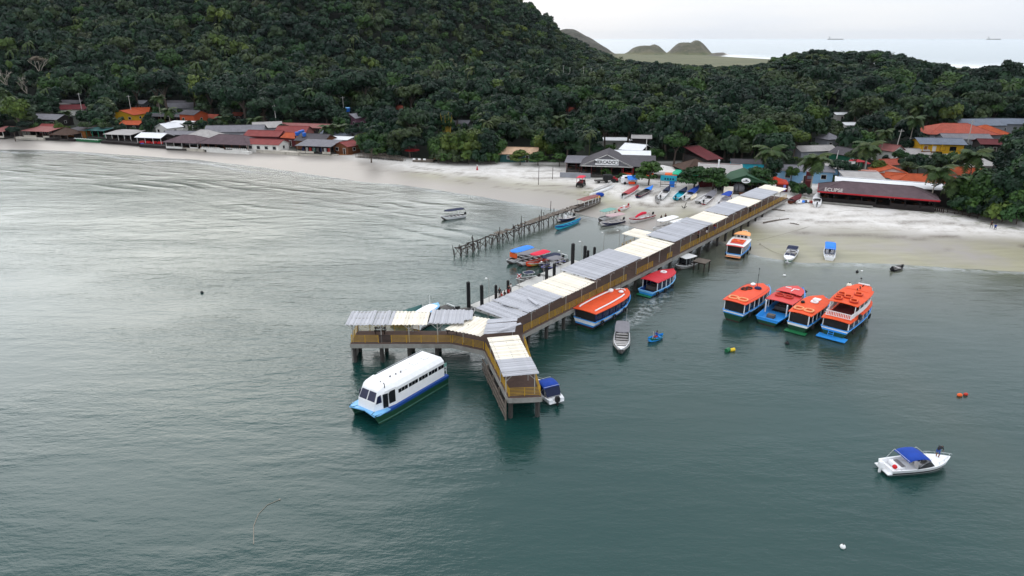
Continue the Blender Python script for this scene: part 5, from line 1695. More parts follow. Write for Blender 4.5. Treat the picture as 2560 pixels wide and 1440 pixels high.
# ------------------------------------------------------------------ buildings
KEEP = []      # (px0, py0, px1, py1, distance): screen window of each building that trees in front must leave free
FOOT = []      # (x, y, radius) footprints
def keepout(pts, shrink=0.2, dist=None):
    q = [PJ(*p) for p in pts]
    x0, x1 = min(a[0] for a in q), max(a[0] for a in q)
    y0, y1 = min(a[1] for a in q), max(a[1] for a in q)
    w, hh = x1 - x0, y1 - y0
    KEEP.append((x0 + w * shrink, y0 + hh * 0.08, x1 - w * shrink, y1 - hh * 0.35, dist or min(p[1] for p in pts)))
def roof_parts(t, w, d, hw, rh, kind, m_, over, th=0.1, ridge=True, cap=None, name='roof'):
    a, b_ = w / 2 + over, d / 2 + over
    z0 = hw - over * (rh / (d / 2)) * (kind != 'shed') * 0.6
    if kind == 'gable':            # ridge along x
        for sg in (1, -1):
            MB().slab([(-a, sg * b_, z0), (a, sg * b_, z0), (a, 0, hw + rh), (-a, 0, hw + rh)][::sg], th).obj(name, m_, t)
        if ridge:
            MB().beam((-a, 0, hw + rh + 0.03), (a, 0, hw + rh + 0.03), 0.3, 0.08).obj('ridge_cap', cap or m_, t)
    elif kind == 'gabley':         # ridge along y
        z0 = hw - over * (rh / (w / 2)) * 0.6
        for sg in (1, -1):
            MB().slab([(sg * a, -b_, z0), (sg * a, b_, z0), (0, b_, hw + rh), (0, -b_, hw + rh)][::sg], th).obj(name, m_, t)
        if ridge:
            MB().beam((0, -b_, hw + rh + 0.03), (0, b_, hw + rh + 0.03), 0.3, 0.08).obj('ridge_cap', cap or m_, t)
    elif kind in ('hip', 'pyramid'):
        r = max(0.0, a - b_) if kind == 'hip' else 0.02
        if kind == 'hip' and b_ > a:
            r = 0.02
        zt = hw + rh
        A, B_, C, D = (-a, -b_, z0), (a, -b_, z0), (a, b_, z0), (-a, b_, z0)
        E_, F_ = (-r, 0, zt), (r, 0, zt)
        for f in ([A, B_, F_, E_], [C, D, E_, F_]):
            MB().slab(f, th).obj(name, m_, t)
        for f in ([B_, C, F_], [D, A, E_]):
            MB().slab(f, th).obj(name, m_, t)
        if ridge:
            for p, q in ((A, E_), (B_, F_), (C, F_), (D, E_)) + (((E_, F_),) if r > 0.1 else ()):
                MB().beam(Vector(p) + Vector((0, 0, 0.04)), Vector(q) + Vector((0, 0, 0.04)), 0.22, 0.07).obj('ridge_cap', cap or m_, t)
    elif kind == 'shed':           # low at the front (-y), high at the back
        MB().slab([(-a, -b_, hw), (a, -b_, hw), (a, b_, hw + rh), (-a, b_, hw + rh)], th).obj(name, m_, t)
def opening(t, name, x, y, z, w, hh, m_, frame='trim_white', face='y', sgn=-1):
    """window or door standing a little proud of a wall, with a frame"""
    if face == 'y':
        o = MB().box((x, y + sgn * 0.04, z), (w, 0.04, hh)).obj(name, m_, t)
        fm = MB()
        for zz in (z - hh / 2 - 0.05, z + hh / 2 + 0.05):
            fm.box((x, y + sgn * 0.06, zz), (w + 0.2, 0.06, 0.1))
        for xx in (x - w / 2 - 0.05, x + w / 2 + 0.05):
            fm.box((xx, y + sgn * 0.06, z), (0.1, 0.06, hh))
    else:
        o = MB().box((x + sgn * 0.04, y, z), (0.04, w, hh)).obj(name, m_, t)
        fm = MB()
        for zz in (z - hh / 2 - 0.05, z + hh / 2 + 0.05):
            fm.box((x + sgn * 0.06, y, zz), (0.06, w + 0.2, 0.1))
        for yy in (y - w / 2 - 0.05, y + w / 2 + 0.05):
            fm.box((x + sgn * 0.06, yy, z), (0.06, 0.1, hh))
    fm.obj('frame', frame, o)
def gable_wall(t, w, hw, rh, y, m_):
    MB().slab([(-w / 2, y, hw), (w / 2, y, hw), (0, y, hw + rh)], 0.001)
    mb = MB()
    P = [(-w / 2, y, hw), (w / 2, y, hw), (0, y, hw + rh - 0.06), (-w / 2, y + 0.15, hw), (w / 2, y + 0.15, hw), (0, y + 0.15, hw + rh - 0.06)]
    mb.add(P, [(0, 1, 2), (5, 4, 3), (0, 3, 4, 1), (1, 4, 5, 2), (2, 5, 3, 0)])
    mb.obj('gable', m_, t)
def house(label, px, py, w, d, ang=None, hw=2.8, rh=1.4, kind='gable', wall='wall_white', roof='fibro_grey', over=0.5, name='house', cat='house', wins=2, door=True, posts=None, zref=None, z0=None, keep=True, back=None, floor=None, yard=None, dist=None, cap=None, group=None, dz=0.0):
    """px, py: photo pixel of the roof centre (height zref above the ground); ang: facing direction turn in degrees"""
    zr = zref if zref is not None else hw + rh * 0.5
    c = G(px, py, 2.4 + zr)
    if dist:
        q = ray(px, py)
        tt = dist / q[1]
        c = Vector((q[0] * tt, dist, 0))
    g = gz(c.x, c.y) if z0 is None else z0
    if not dist and z0 is None:
        for _ in range(4):
            c = G(px, py, g + zr)
            g = gz(c.x, c.y)
    g += dz
    an = R(-14 if ang is None else ang)
    t = thing(name, label, cat, (c.x, c.y, g), an, group)
    if posts:
        # open pavilion: plinth, posts, back wall, low front wall
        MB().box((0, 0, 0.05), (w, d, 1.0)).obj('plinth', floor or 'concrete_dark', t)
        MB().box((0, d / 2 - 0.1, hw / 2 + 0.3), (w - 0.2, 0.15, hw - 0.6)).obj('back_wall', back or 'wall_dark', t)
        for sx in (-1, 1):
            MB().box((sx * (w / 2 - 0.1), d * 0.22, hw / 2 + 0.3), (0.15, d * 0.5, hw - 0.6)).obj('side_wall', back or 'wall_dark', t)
        n = max(2, round(w / 3.2))
        for i in range(n + 1):
            MB().box((-w / 2 + 0.15 + (w - 0.3) * i / n, -d / 2 + 0.15, hw / 2 + 0.25), (0.16, 0.16, hw - 0.5)).obj('post', posts, t)
        if wall:
            k = n
            for i in range(k):
                if k > 2 and i == k // 2:
                    continue
                x0, x1 = -w / 2 + w * i / k + 0.1, -w / 2 + w * (i + 1) / k - 0.1
                MB().box(((x0 + x1) / 2, -d / 2 - 0.02, 0.85), (x1 - x0, 0.14, 0.75)).obj('parapet', wall, t)
        # dim furniture inside
        for i in range(max(2, int(w / 2.6))):
            x = -w / 2 + 1.2 + i * 2.5
            MB().box((x, -d * 0.18, 0.95), (0.9, 0.9, 0.06)).box((x, -d * 0.18, 0.75), (0.1, 0.1, 0.5)).obj('table', 'wood_brown', t)
    else:
        MB().box((0, 0, hw / 2 - 0.3), (w, d, hw + 0.6)).obj('wall', wall, t)
        if kind == 'gabley':
            gable_wall(t, w, hw, rh, -d / 2 - 0.002, wall)
            gable_wall(t, w, hw, rh, d / 2 - 0.15, wall)
        elif kind == 'gable':
            for sx in (-1, 1):
                x = sx * (w / 2 - (0.15 if sx > 0 else 0))
                MB().add([(x, -d / 2, hw), (x, d / 2, hw), (x, 0, hw + rh - 0.06), (x + 0.15, -d / 2, hw), (x + 0.15, d / 2, hw), (x + 0.15, 0, hw + rh - 0.06)], [(0, 1, 2), (5, 4, 3), (0, 3, 4, 1), (1, 4, 5, 2), (2, 5, 3, 0)]).obj('gable', wall, t)
        elif kind == 'shed':
            MB().box((0, d / 2 - 0.1, hw + rh / 2), (w, 0.2, rh)).obj('back_wall', wall, t)
        n = wins + (1 if door else 0)
        for i in range(n):
            x = -w / 2 + w * (i + 0.5) / n
            if door and i == n // 2:
                opening(t, 'door', x, -d / 2, 1.05, 0.95, 2.1, 'wood_dark')
            else:
                opening(t, 'window', x, -d / 2, hw * 0.56, min(1.3, w / n * 0.55), 1.1, 'glass_dark')
        if wins:
            opening(t, 'window', w / 2, 0, hw * 0.56, 1.1, 1.0, 'glass_dark', face='x', sgn=1)
    roof_parts(t, w, d, hw, rh, kind, roof, over, cap=cap)
    ca, sa_ = math.cos(an), math.sin(an)
    pts = []
    for x in (-w / 2, w / 2):
        for y in (-d / 2, d / 2):
            for z in (g + hw * 0.35, g + hw + rh * 0.9):
                pts.append((c.x + x * ca - y * sa_, c.y + x * sa_ + y * ca, z))
    if keep:
        keepout(pts)
    FOOT.append((c.x, c.y, 0.5 * math.hypot(w, d) * 0.9))
    return t
def inplace(t, mb, name, m_):
    return mb.obj(name, m_, t)

# --- left beach front, west to east
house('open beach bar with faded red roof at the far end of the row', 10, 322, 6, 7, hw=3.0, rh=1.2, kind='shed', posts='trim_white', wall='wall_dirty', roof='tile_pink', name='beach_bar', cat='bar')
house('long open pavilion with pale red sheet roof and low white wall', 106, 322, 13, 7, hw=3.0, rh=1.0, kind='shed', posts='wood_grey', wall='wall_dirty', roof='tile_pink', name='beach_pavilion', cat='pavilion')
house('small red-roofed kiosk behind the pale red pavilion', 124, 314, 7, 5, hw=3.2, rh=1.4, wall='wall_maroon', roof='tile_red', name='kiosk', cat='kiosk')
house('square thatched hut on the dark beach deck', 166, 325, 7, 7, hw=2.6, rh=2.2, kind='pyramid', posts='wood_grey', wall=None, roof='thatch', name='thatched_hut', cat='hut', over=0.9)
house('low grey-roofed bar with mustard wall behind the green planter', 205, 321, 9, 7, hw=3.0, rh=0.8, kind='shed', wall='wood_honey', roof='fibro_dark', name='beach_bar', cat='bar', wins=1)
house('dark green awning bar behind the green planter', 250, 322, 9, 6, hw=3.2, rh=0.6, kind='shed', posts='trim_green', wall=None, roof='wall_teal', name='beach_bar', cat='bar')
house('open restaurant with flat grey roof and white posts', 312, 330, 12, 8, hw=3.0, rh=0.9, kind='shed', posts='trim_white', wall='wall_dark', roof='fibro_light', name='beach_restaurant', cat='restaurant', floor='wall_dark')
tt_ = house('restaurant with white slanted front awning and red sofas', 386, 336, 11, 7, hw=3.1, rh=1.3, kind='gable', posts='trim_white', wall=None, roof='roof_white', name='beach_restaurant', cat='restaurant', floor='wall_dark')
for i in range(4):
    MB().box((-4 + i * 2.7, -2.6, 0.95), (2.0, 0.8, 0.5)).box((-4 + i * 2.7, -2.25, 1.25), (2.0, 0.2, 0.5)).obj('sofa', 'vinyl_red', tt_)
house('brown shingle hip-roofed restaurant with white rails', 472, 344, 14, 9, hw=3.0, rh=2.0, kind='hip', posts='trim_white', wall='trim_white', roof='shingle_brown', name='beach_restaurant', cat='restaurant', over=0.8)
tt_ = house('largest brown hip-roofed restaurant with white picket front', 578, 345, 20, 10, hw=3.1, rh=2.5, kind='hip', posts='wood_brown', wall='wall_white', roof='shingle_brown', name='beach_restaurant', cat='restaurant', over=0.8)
for i in range(24):
    x = -9 + i * 0.78
    if not -1.6 < x < 0.4:
        MB().box((x, -5.15, 1.35), (0.4, 0.08, 0.5)).obj('picket', 'trim_white', tt_)
house('pale grey hip roof behind the brown restaurants', 512, 331, 12, 9, hw=3.4, rh=2.2, kind='hip', wall='wall_grey', roof='fibro_light', wins=1)
house('long grey corrugated hall with pale roof lights', 590, 319, 22, 9, ang=8, hw=3.4, rh=2.0, wall='wall_grey', roof='fibro_grey', wins=3, name='hall', cat='hall')
house('weathered brown low roofs behind the white awning', 455, 330, 13, 7, hw=2.9, rh=1.0, wall='wall_dark', roof='fibro_grey', wins=1)
house('white sheet gable roof above the awning restaurant', 421, 312, 8, 7, ang=-30, hw=3.2, rh=1.6, kind='gabley', wall='wall_white', roof='roof_white', wins=1)
house('flat white roofed store behind the bushes', 452, 305, 10, 5, hw=3.0, rh=0.5, kind='shed', wall='wall_white', roof='roof_white', wins=2, name='store', cat='store')
house('red sheet roof running beside the largest brown restaurant', 665, 331, 14, 8, hw=3.3, rh=1.6, ang=-10, wall='wall_maroon', roof='tile_red', wins=1)
house('white boarded shop with worn pink-red roof on a stained sea wall', 668, 352, 13, 7, hw=3.0, rh=1.3, kind='gable', wall='wall_white', roof='tile_red', name='shop', cat='shop', wins=4, door=False)
house('big plain red gable roof with blue water tanks in front', 735, 322, 12, 10, hw=3.8, rh=2.2, wall='tile_pink', roof='tile_red', ang=-6, wins=0)
house('small rusty orange tile roof between the red and grey ones', 738, 337, 8, 6, hw=3.2, rh=1.4, wall='wall_maroon', roof='tile_orange', ang=-25, wins=0)
house('dark brown gable roof left of the coconut palms', 790, 341, 12, 9, hw=3.2, rh=2.0, ang=-20, wall='wood_brown', roof='fibro_dark', wins=1)
tt_ = house('grey-roofed open craft shop with racks of goods on the beach', 797, 357, 13, 8, hw=3.1, rh=1.1, kind='shed', posts='wood_grey', wall='wall_dirty', roof='fibro_grey', name='craft_shop', cat='shop')
for i in range(8):
    MB().box((-5.2 + i * 1.45, -2.2, 1.5), (0.9, 0.3, 1.4)).obj('goods_rack', ['cloth_navy', 'cloth_white', 'cloth_red', 'canvas_teal', 'interior_mid'][i % 5], tt_)
house('brown plank kiosk with red roof at the east end of the row', 866, 357, 7, 6, ang=-32, hw=2.9, rh=1.3, kind='gabley', wall='wood_brown', roof='tile_red', name='kiosk', cat='kiosk', wins=1)
house('low white sheet roof under the coconut palms', 835, 344, 13, 5, hw=3.0, rh=0.5, kind='shed', wall='wall_white', roof='roof_white', wins=2)
house('grey roofed long house behind the palms', 850, 330, 13, 8, hw=3.2, rh=1.2, wall='wall_grey', roof='fibro_blue', wins=2)
house('long low faded brown roof behind the big red one', 770, 312, 24, 7, hw=3.0, rh=1.2, wall='wall_dark', roof='tile_pink', wins=2)
house('grey pitched roof half hidden by palms', 668, 310, 11, 8, ang=20, hw=3.2, rh=1.9, wall='wall_grey', roof='fibro_light', wins=1)
house('two-storey purple house with pale porch roof', 892, 296, 7, 7, ang=-40, hw=5.2, rh=1.6, kind='gabley', wall='wall_purple', roof='fibro_grey', wins=2, zref=4.5)
# --- behind, in the trees on the left
house('dark grey sheet roofed house in the trees at the far left', 127, 290, 15, 9, hw=3.4, rh=1.8, wall='wall_dark', roof='fibro_grey', wins=2)
house('maroon roofed house with a whitish gable', 185, 266, 14, 9, hw=3.2, rh=2.0, ang=6, wall='wall_white', roof='tile_maroon', wins=1)
house('pale grey roofed house left of the maroon roof', 163, 262, 7, 7, hw=3.2, rh=1.8, ang=-20, wall='wall_white', roof='fibro_light', wins=1)
house('old dark sheet roof on the slope above the maroon house', 182, 253, 14, 7, hw=3.0, rh=1.4, wall='wall_dark', roof='fibro_dark', wins=1)
house('bright orange tiled inn with yellow gables', 318, 279, 13, 9, hw=3.6, rh=2.0, ang=-10, kind='gabley', wall='wall_yellow', roof='tile_orange', wins=2, name='inn', cat='inn')
house('orange-red tiled roof beside the yellow-gabled inn', 352, 273, 8, 8, hw=3.6, rh=1.8, ang=14, wall='wood_brown', roof='tile_orange', wins=1)
house('small orange zigzag-gabled roof among bushes', 333, 305, 9, 6, hw=2.8, rh=1.3, ang=-8, wall='wall_dark', roof='tile_orange', wins=1)
house('long dining hall with green roof edge and yellow gables', 425, 286, 20, 8, hw=3.4, rh=1.0, wall='trim_green', posts='wood_brown', roof='fibro_dark', name='dining_hall', cat='restaurant', cap='trim_green')
house('orange-walled two-storey house with dark roof', 484, 286, 9, 8, ang=-24, hw=5.0, rh=1.6, wall='wall_orange', roof='fibro_dark', wins=1, zref=4.6)
house('grey gable-roofed house above the dining hall', 455, 262, 13, 9, hw=3.6, rh=2.2, ang=16, wall='wall_grey', roof='fibro_grey', wins=1)
house('low grey roof further up behind the dining hall', 440, 254, 14, 8, hw=3.4, rh=1.4, wall='wall_grey', roof='fibro_dark', wins=1)
house('grey roof above the orange inn', 352, 254, 9, 7, hw=3.2, rh=1.6, wall='wall_grey', roof='fibro_grey', wins=1)
house('salmon roof right of the orange-walled house', 525, 289, 9, 7, hw=2.8, rh=1.3, wall='wall_maroon', roof='tile_clay', wins=1)
house('small red roof in dark trees', 597, 284, 5, 4, hw=2.8, rh=1.2, wall='wall_dark', roof='tile_clay', wins=1)
house('rusty roofed cottage high in the trees', 1012, 268, 9, 7, hw=3.2, rh=1.6, ang=-25, wall='brick_red', roof='tile_clay', wins=1)
house('grey shed roof beside yellow bamboo', 1152, 303, 8, 6, hw=3.0, rh=1.0, wall='wall_grey', roof='fibro_grey', wins=1)
house('white-walled pink cottage deep in the woods', 1428, 272, 5, 6, hw=4.0, rh=1.5, ang=25, kind='gabley', wall='wall_white', roof='tile_clay', wins=1)
# --- centre
house('tan rusted gable roof shed at the edge of the woods', 1298, 374, 12, 7, ang=-6, hw=2.7, rh=1.6, wall='wall_teal', roof='roof_tan', wins=1, name='shed', cat='shed')
mk = house('market hall with grey gable front and MERCADO sign', 1520, 392, 15, 14, ang=-10, hw=3.2, rh=3.2, kind='gabley', posts='wall_maroon', wall=None, roof='fibro_dark', name='market_hall', cat='market', back='wall_dark', over=0.4)
gable_wall(mk, 15, 3.2, 3.2, -7.1, 'fibro_grey')
MB().box((0, -7.24, 3.15), (15.2, 0.10, 0.22)).obj('gable_trim', 'trim_white', mk)
for sg in (1, -1):
    MB().beam((sg * 7.6, -7.25, 3.1), (0, -7.25, 6.45), 0.12, 0.28).obj('gable_trim', 'trim_white', mk)
MB().box((0, -7.42, 4.4), (6.8, 0.14, 1.6)).obj('sign_board', 'white', mk)
def letters(txt, size, mat_, parent, loc, rot, ext=0.02, name='lettering', spacing=1.0):
    cu = bpy.data.curves.new(name, 'FONT')
    cu.body = txt
    cu.size = size
    cu.extrude = ext
    cu.align_x = 'CENTER'
    cu.align_y = 'CENTER'
    cu.space_character = spacing
    cu.offset = 0.02 * size
    cu.resolution_u = 3
    o = bpy.data.objects.new(name, cu)
    COL.objects.link(o)
    dg = bpy.context.evaluated_depsgraph_get()
    me = bpy.data.meshes.new_from_object(o.evaluated_get(dg))
    bpy.data.objects.remove(o)
    bpy.data.curves.remove(cu)
    me.materials.clear()
    me.materials.append(MT(mat_))
    o = place(name, me, parent, loc)
    o.rotation_euler = rot
    return o
letters('MERCADO', 1.25, 'text_dark', mk, (-0.55, -7.51, 4.38), (PI / 2, 0, 0))
ring(0, 0, 0, 0.9, 0.9, 0.06).obj('emblem', 'text_dark', mk).matrix_local = Matrix.Translation((2.75, -7.52, 4.38)) @ Matrix.Rotation(PI / 2, 4, 'X')
for x0, x1 in ((-13.5, -4.5), (3.9, 6.6)):
    MB().box(((x0 + x1) / 2, -8.2, 0.45), (x1 - x0, 0.2, 1.5)).obj('low_wall', 'wall_grey', mk)
house('brown-roofed side wing of the market with orange railing', 1597, 402, 9, 10, ang=-10, hw=3.2, rh=1.6, kind='shed', posts='trim_red', wall='vinyl_orange', roof='fibro_dark', name='market_wing', cat='market', cap='trim_green')
house('low grey annexe on the left of the market', 1455, 398, 9, 8, ang=-10, hw=2.9, rh=0.8, kind='shed', posts='wall_maroon', wall=None, roof='fibro_grey', name='market_annexe', cat='market')
house('white roof with pink and mauve sheets behind the market', 1570, 380, 13, 9, ang=-10, hw=4.2, rh=1.0, wall='wall_dark', roof='roof_white', wins=0)
house('steep white sheet roof above the market', 1590, 365, 7, 8, ang=-35, hw=4.6, rh=1.4, wall='wall_dark', roof='roof_white', wins=0)
house('small grey flat roof on stilts beside the concrete pole', 1604, 341, 6, 5, ang=-10, hw=6.5, rh=0.5, kind='shed', wall='wall_dark', roof='fibro_light', wins=1, zref=6.8)
house('long white roof glimpsed deep under the trees', 1535, 347, 12, 4, ang=-4, hw=3.0, rh=0.5, kind='shed', wall='wall_white', roof='roof_white', wins=0)
house('dark red sheet roof tilted steeply out of the trees', 1757, 381, 5, 11, ang=24, hw=4.2, rh=2.4, kind='shed', wall='wall_dark', roof='tile_maroon', wins=0, zref=5.4)
def tent(label, px, py, w, d, m_, ang=-14, h0=2.2, h1=3.6, pole='trim_white', name='market_tent', cat='tent', keep=True):
    c = G(px, py, 2.0 + h0)
    for _ in range(3):
        g = gz(c.x, c.y)
        c = G(px, py, g + (h0 + h1) / 2)
    t = thing(name, label, cat, (c.x, c.y, g), R(ang))
    n = 4
    rows = []
    for i in range(9):
        u = -1 + i / 4
        rows.append([(u * w / 2, v * d / 2, h0 + (h1 - h0) * (1 - max(abs(u), abs(v))) ** 1.25) for v in (-1, -.75, -.5, -.25, 0, .25, .5, .75, 1)])
    MB().sheet(rows, 0.03).obj('canopy', m_, t)
    for sx in (-1, 1):
        for sy in (-1, 1):
            MB().tube((sx * w * 0.48, sy * d * 0.48, -0.3), (sx * w * 0.48, sy * d * 0.48, h0), 0.06).obj('pole', pole, t)
        MB().box((0, sx * d * 0.5, h0 - 0.14), (w, 0.03, 0.25)).obj('valance', m_, t)
    if keep:
        keepout([(c.x + a, c.y + b_, z) for a in (-w / 2, w / 2) for b_ in (-d / 2, d / 2) for z in (g + 1, g + h1)])
    FOOT.append((c.x, c.y, w * 0.6))
    return t
tent('large dirty white market tent right of the market', 1655, 418, 11, 8, 'tent_white')
tent('bright teal pyramid tent behind the beached boats', 1718, 424, 8, 7, 'tent_teal', h1=3.8)
tent('small orange awning between the white and teal tents', 1678, 433, 3.4, 3, 'tent_orange', h1=2.5, keep=False)
house('brown conical hut roof behind the teal tent', 1738, 407, 9, 9, ang=10, hw=3.0, rh=2.4, kind='pyramid', wall='wall_dark', roof='thatch', wins=1, name='thatched_hut', cat='hut')
house('grey fibre-cement roofed bar with red fascia and chimney', 1801, 423, 11, 9, ang=-14, hw=3.2, rh=1.6, kind='shed', wall='wall_maroon', roof='fibro_light', wins=2, name='beach_bar', cat='bar')
gb = house('dark green roofed bar with rounded white gable sign', 1862, 437, 10, 10, ang=-14, hw=3.2, rh=1.9, kind='gabley', posts='wall_dark', wall=None, roof='roof_green', name='beach_bar', cat='bar')
gable_wall(gb, 10, 3.2, 1.9, -5.1, 'roof_green')
MB().ball((0, -5.3, 3.6), 0.9, (1.25, 0.08, 0.75), 14, 8).obj('sign_board', 'white', gb)
MB().box((0, -5.4, 3.45), (1.5, 0.03, 0.16)).box((0.1, -5.4, 3.75), (0.5, 0.03, 0.3)).obj('sign_mark', 'text_dark', gb)
for i in range(4):
    MB().box((0, -5.3 - i * 0.3, 0.35 - i * 0.16), (2.6, 0.3, 0.2)).obj('step', 'wood_brown', gb)
t = thing('chimney_pipe', 'white vent pipe on the grey bar roof', 'chimney', tuple(G(1797, 410, 7.0)))
MB().tube((0, 0, -1.6), (0, 0, 0.9), 0.22, n=8).obj('pipe', 'white', t)
MB().tube((0, 0, 1.0), (0, 0, 1.25), 0.36, 0.1, n=8).obj('cowl', 'white', t)
tt_ = tent('terracotta red tent at the landward end of the pier', 1938, 447, 6.5, 6, 'tent_red', h1=3.5)
MB().box((1.6, -2.9, 1.1), (3.0, 0.05, 2.1)).obj('side_curtain', 'wall_maroon', tt_)
MB().box((2.2, -2.96, 1.2), (0.6, 0.05, 1.8)).obj('banner', 'hull_violet', tt_)
bh = house('long pale blue house with dark doorways behind the palms', 2010, 417, 14, 8, ang=-12, hw=3.4, rh=0.9, kind='gable', wall='wall_blue', roof='fibro_grey', wins=2)
house('grey roof over blue mural wall right of the blue house', 2095, 408, 8, 8, ang=-30, hw=3.0, rh=1.6, wall='wall_blue', roof='fibro_light', wins=1)
house('turquoise cottage glimpsed between trunks', 1868, 401, 9, 5, hw=3.0, rh=0.8, ang=-10, wall='hull_turq', roof='fibro_dark', wins=1)
house('small grey hip-roofed tower house in the trees', 2072, 338, 6, 6, ang=20, hw=4.2, rh=1.7, kind='pyramid', wall='wall_grey', roof='fibro_grey', wins=1)
house('grey ragged roof with blue tarpaulin behind the palms', 2033, 368, 13, 7, ang=12, hw=3.4, rh=1.2, wall='wall_grey', roof='fibro_light', wins=1)
house('dark green wooden house with white verge boards', 2118, 376, 7, 7, ang=25, hw=4.0, rh=1.6, kind='gabley', wall='wall_green', roof='fibro_dark', wins=1)
# --- right
ec = house('long open bar with brown hip roof, red fascia and ECLIPSE letters', 2192, 468, 25, 9.5, ang=-24, hw=3.0, rh=1.8, kind='hip', posts='wall_dark', wall='wall_dark', roof='shingle_brown', name='beach_bar', cat='bar', over=0.7, floor='wall_dark')
MB().box((0, -5.42, 2.72), (26.2, 0.10, 0.34)).obj('fascia', 'trim_red', ec)
MB().box((-13.15, 0, 2.72), (0.10, 10.6, 0.34)).obj('fascia', 'trim_red', ec)
letters('ECLIPSE', 1.15, 'text_pale', ec, (-9.6, -5.15, 3.35), (R(78), 0, 0), 0.05, spacing=1.05)
MB().box((-6.5, -5.6, 0.2), (12, 1.0, 0.25)).obj('step', 'concrete', ec)
house('white sheet roof lean-to along the back of the eclipse bar', 2235, 458, 26, 5, ang=-24, hw=3.9, rh=0.5, kind='shed', wall='wall_dark', roof='roof_white', wins=0, name='lean_to', cat='shed')
house('grey sheet roof standing behind the long bar', 2154, 437, 9, 6, ang=-10, hw=3.6, rh=0.8, kind='shed', wall='wall_grey', roof='fibro_light', wins=0, name='shed', cat='shed')
house('white bungalow with bright orange gable roof', 2222, 420, 8, 7, ang=-12, hw=3.0, rh=1.4, kind='gabley', wall='wall_white', roof='tile_orange', wins=1)
house('small orange roof left of the white bungalow', 2183, 432, 6, 4, ang=-12, hw=2.4, rh=0.8, kind='shed', wall='wall_white', roof='tile_orange', wins=0)
house('orange side roof right of the white bungalow', 2253, 437, 7, 5, ang=-30, hw=2.5, rh=1.0, wall='wall_white', roof='tile_orange', wins=0)
house('long orange tiled pavilion under the palms', 2318, 442, 17, 7, ang=-8, hw=2.6, rh=1.5, kind='hip', wall='wall_white', roof='tile_orange', wins=2)
house('orange tiled roof hidden behind palm crowns', 2412, 425, 8, 7, ang=-20, hw=3.0, rh=1.6, wall='wall_white', roof='tile_orange', wins=1)
house('orange roof patch among the garden shrubs', 2230, 402, 8, 5, ang=10, hw=2.6, rh=1.2, wall='wall_white', roof='tile_clay', wins=1)
yl = house('bright yellow two-storey house with grey roof and corner balcony', 2345, 350, 13, 8, ang=-8, hw=5.6, rh=1.3, kind='gable', wall='wall_yellow', roof='fibro_blue', wins=0, door=False, zref=6.2, over=0.8)
opening(yl, 'window', 3.3, -4.0, 4.0, 1.8, 1.2, 'glass_dark', 'wood_dark')
opening(yl, 'window', 0.2, -4.0, 4.0, 1.5, 1.2, 'wall_yellow', 'wood_honey')
opening(yl, 'door', -2.4, -4.0, 3.7, 1.0, 2.0, 'wall_white', 'trim_white')
opening(yl, 'door', -5.0, -4.0, 3.7, 1.0, 2.0, 'wood_honey', 'trim_white')
MB().box((-3.6, -4.7, 2.6), (6.2, 1.5, 0.15)).obj('balcony', 'wall_white', yl)
MB().box((-3.6, -5.4, 3.2), (6.2, 0.08, 0.12)).box((-3.6, -5.4, 2.95), (6.2, 0.06, 0.35)).obj('balcony_rail', 'wood_brown', yl)
MB().box((0, -4.03, 1.1), (12.8, 0.06, 2.6)).obj('ground_storey', 'wall_white', yl)
for x in (-6.4, -3.6, -0.6):
    MB().box((x, -5.3, 4.0), (0.18, 0.18, 2.8)).obj('post', 'wall_yellow', yl)
house('sprawling clay-red hip-roofed lodge', 2385, 318, 24, 15, ang=-4, hw=4.2, rh=3.0, kind='hip', wall='wall_grey', roof='tile_clay', wins=4, name='lodge', cat='inn', over=0.9)
house('clay-red hipped wing of the lodge', 2462, 321, 13, 12, ang=-4, hw=4.0, rh=2.6, kind='hip', wall='wall_grey', roof='tile_orange', wins=2, name='lodge_wing', cat='inn')
house('blue-grey roofed block behind the clay-red lodge', 2440, 303, 18, 10, ang=4, hw=5.0, rh=2.0, kind='gable', wall='wall_grey', roof='fibro_blue', wins=1)
house('long slate-grey roof at the back of the lodge', 2530, 301, 20, 10, ang=-6, hw=5.0, rh=1.6, kind='gable', wall='wall_grey', roof='fibro_blue', wins=1)
house('grey roofed house between the lodge and the yellow house', 2410, 339, 16, 7, ang=-6, hw=3.6, rh=1.4, wall='wall_grey', roof='fibro_grey', wins=2)
house('dark brown-red shed roof beside the lodge', 2480, 352, 9, 7, ang=-12, hw=3.2, rh=1.3, wall='wall_dark', roof='tile_maroon', wins=0)
house('brick-red cottage beside the leaning pole', 2222, 366, 6, 7, ang=30, hw=3.8, rh=1.6, kind='gabley', wall='wall_white', roof='tile_pink', wins=1)
house('grey tarpaulin-roofed hut left of the yellow house', 2285, 376, 8, 5, ang=-10, hw=2.6, rh=1.3, wall='wall_white', roof='fibro_light', wins=1, name='hut', cat='hut')
house('tall whitewashed wall house at the edge of the right-hand woods', 2452, 405, 5, 8, ang=-6, hw=4.2, rh=0.7, kind='shed', wall='wall_white', roof='fibro_light', wins=0)
house('white sheds glimpsed through the woods', 2130, 308, 8, 5, ang=5, hw=3.0, rh=0.8, wall='wall_white', roof='roof_white', wins=1, name='shed', cat='shed')
house('white roof speck further into the woods', 2100, 283, 6, 5, ang=5, hw=3.0, rh=0.8, wall='wall_white', roof='roof_white', wins=0, name='shed', cat='shed')
tent('small green gazebo tent in the lodge yard', 2350, 331, 3.6, 3.6, 'tent_teal', h1=3.4, keep=False, name='gazebo')
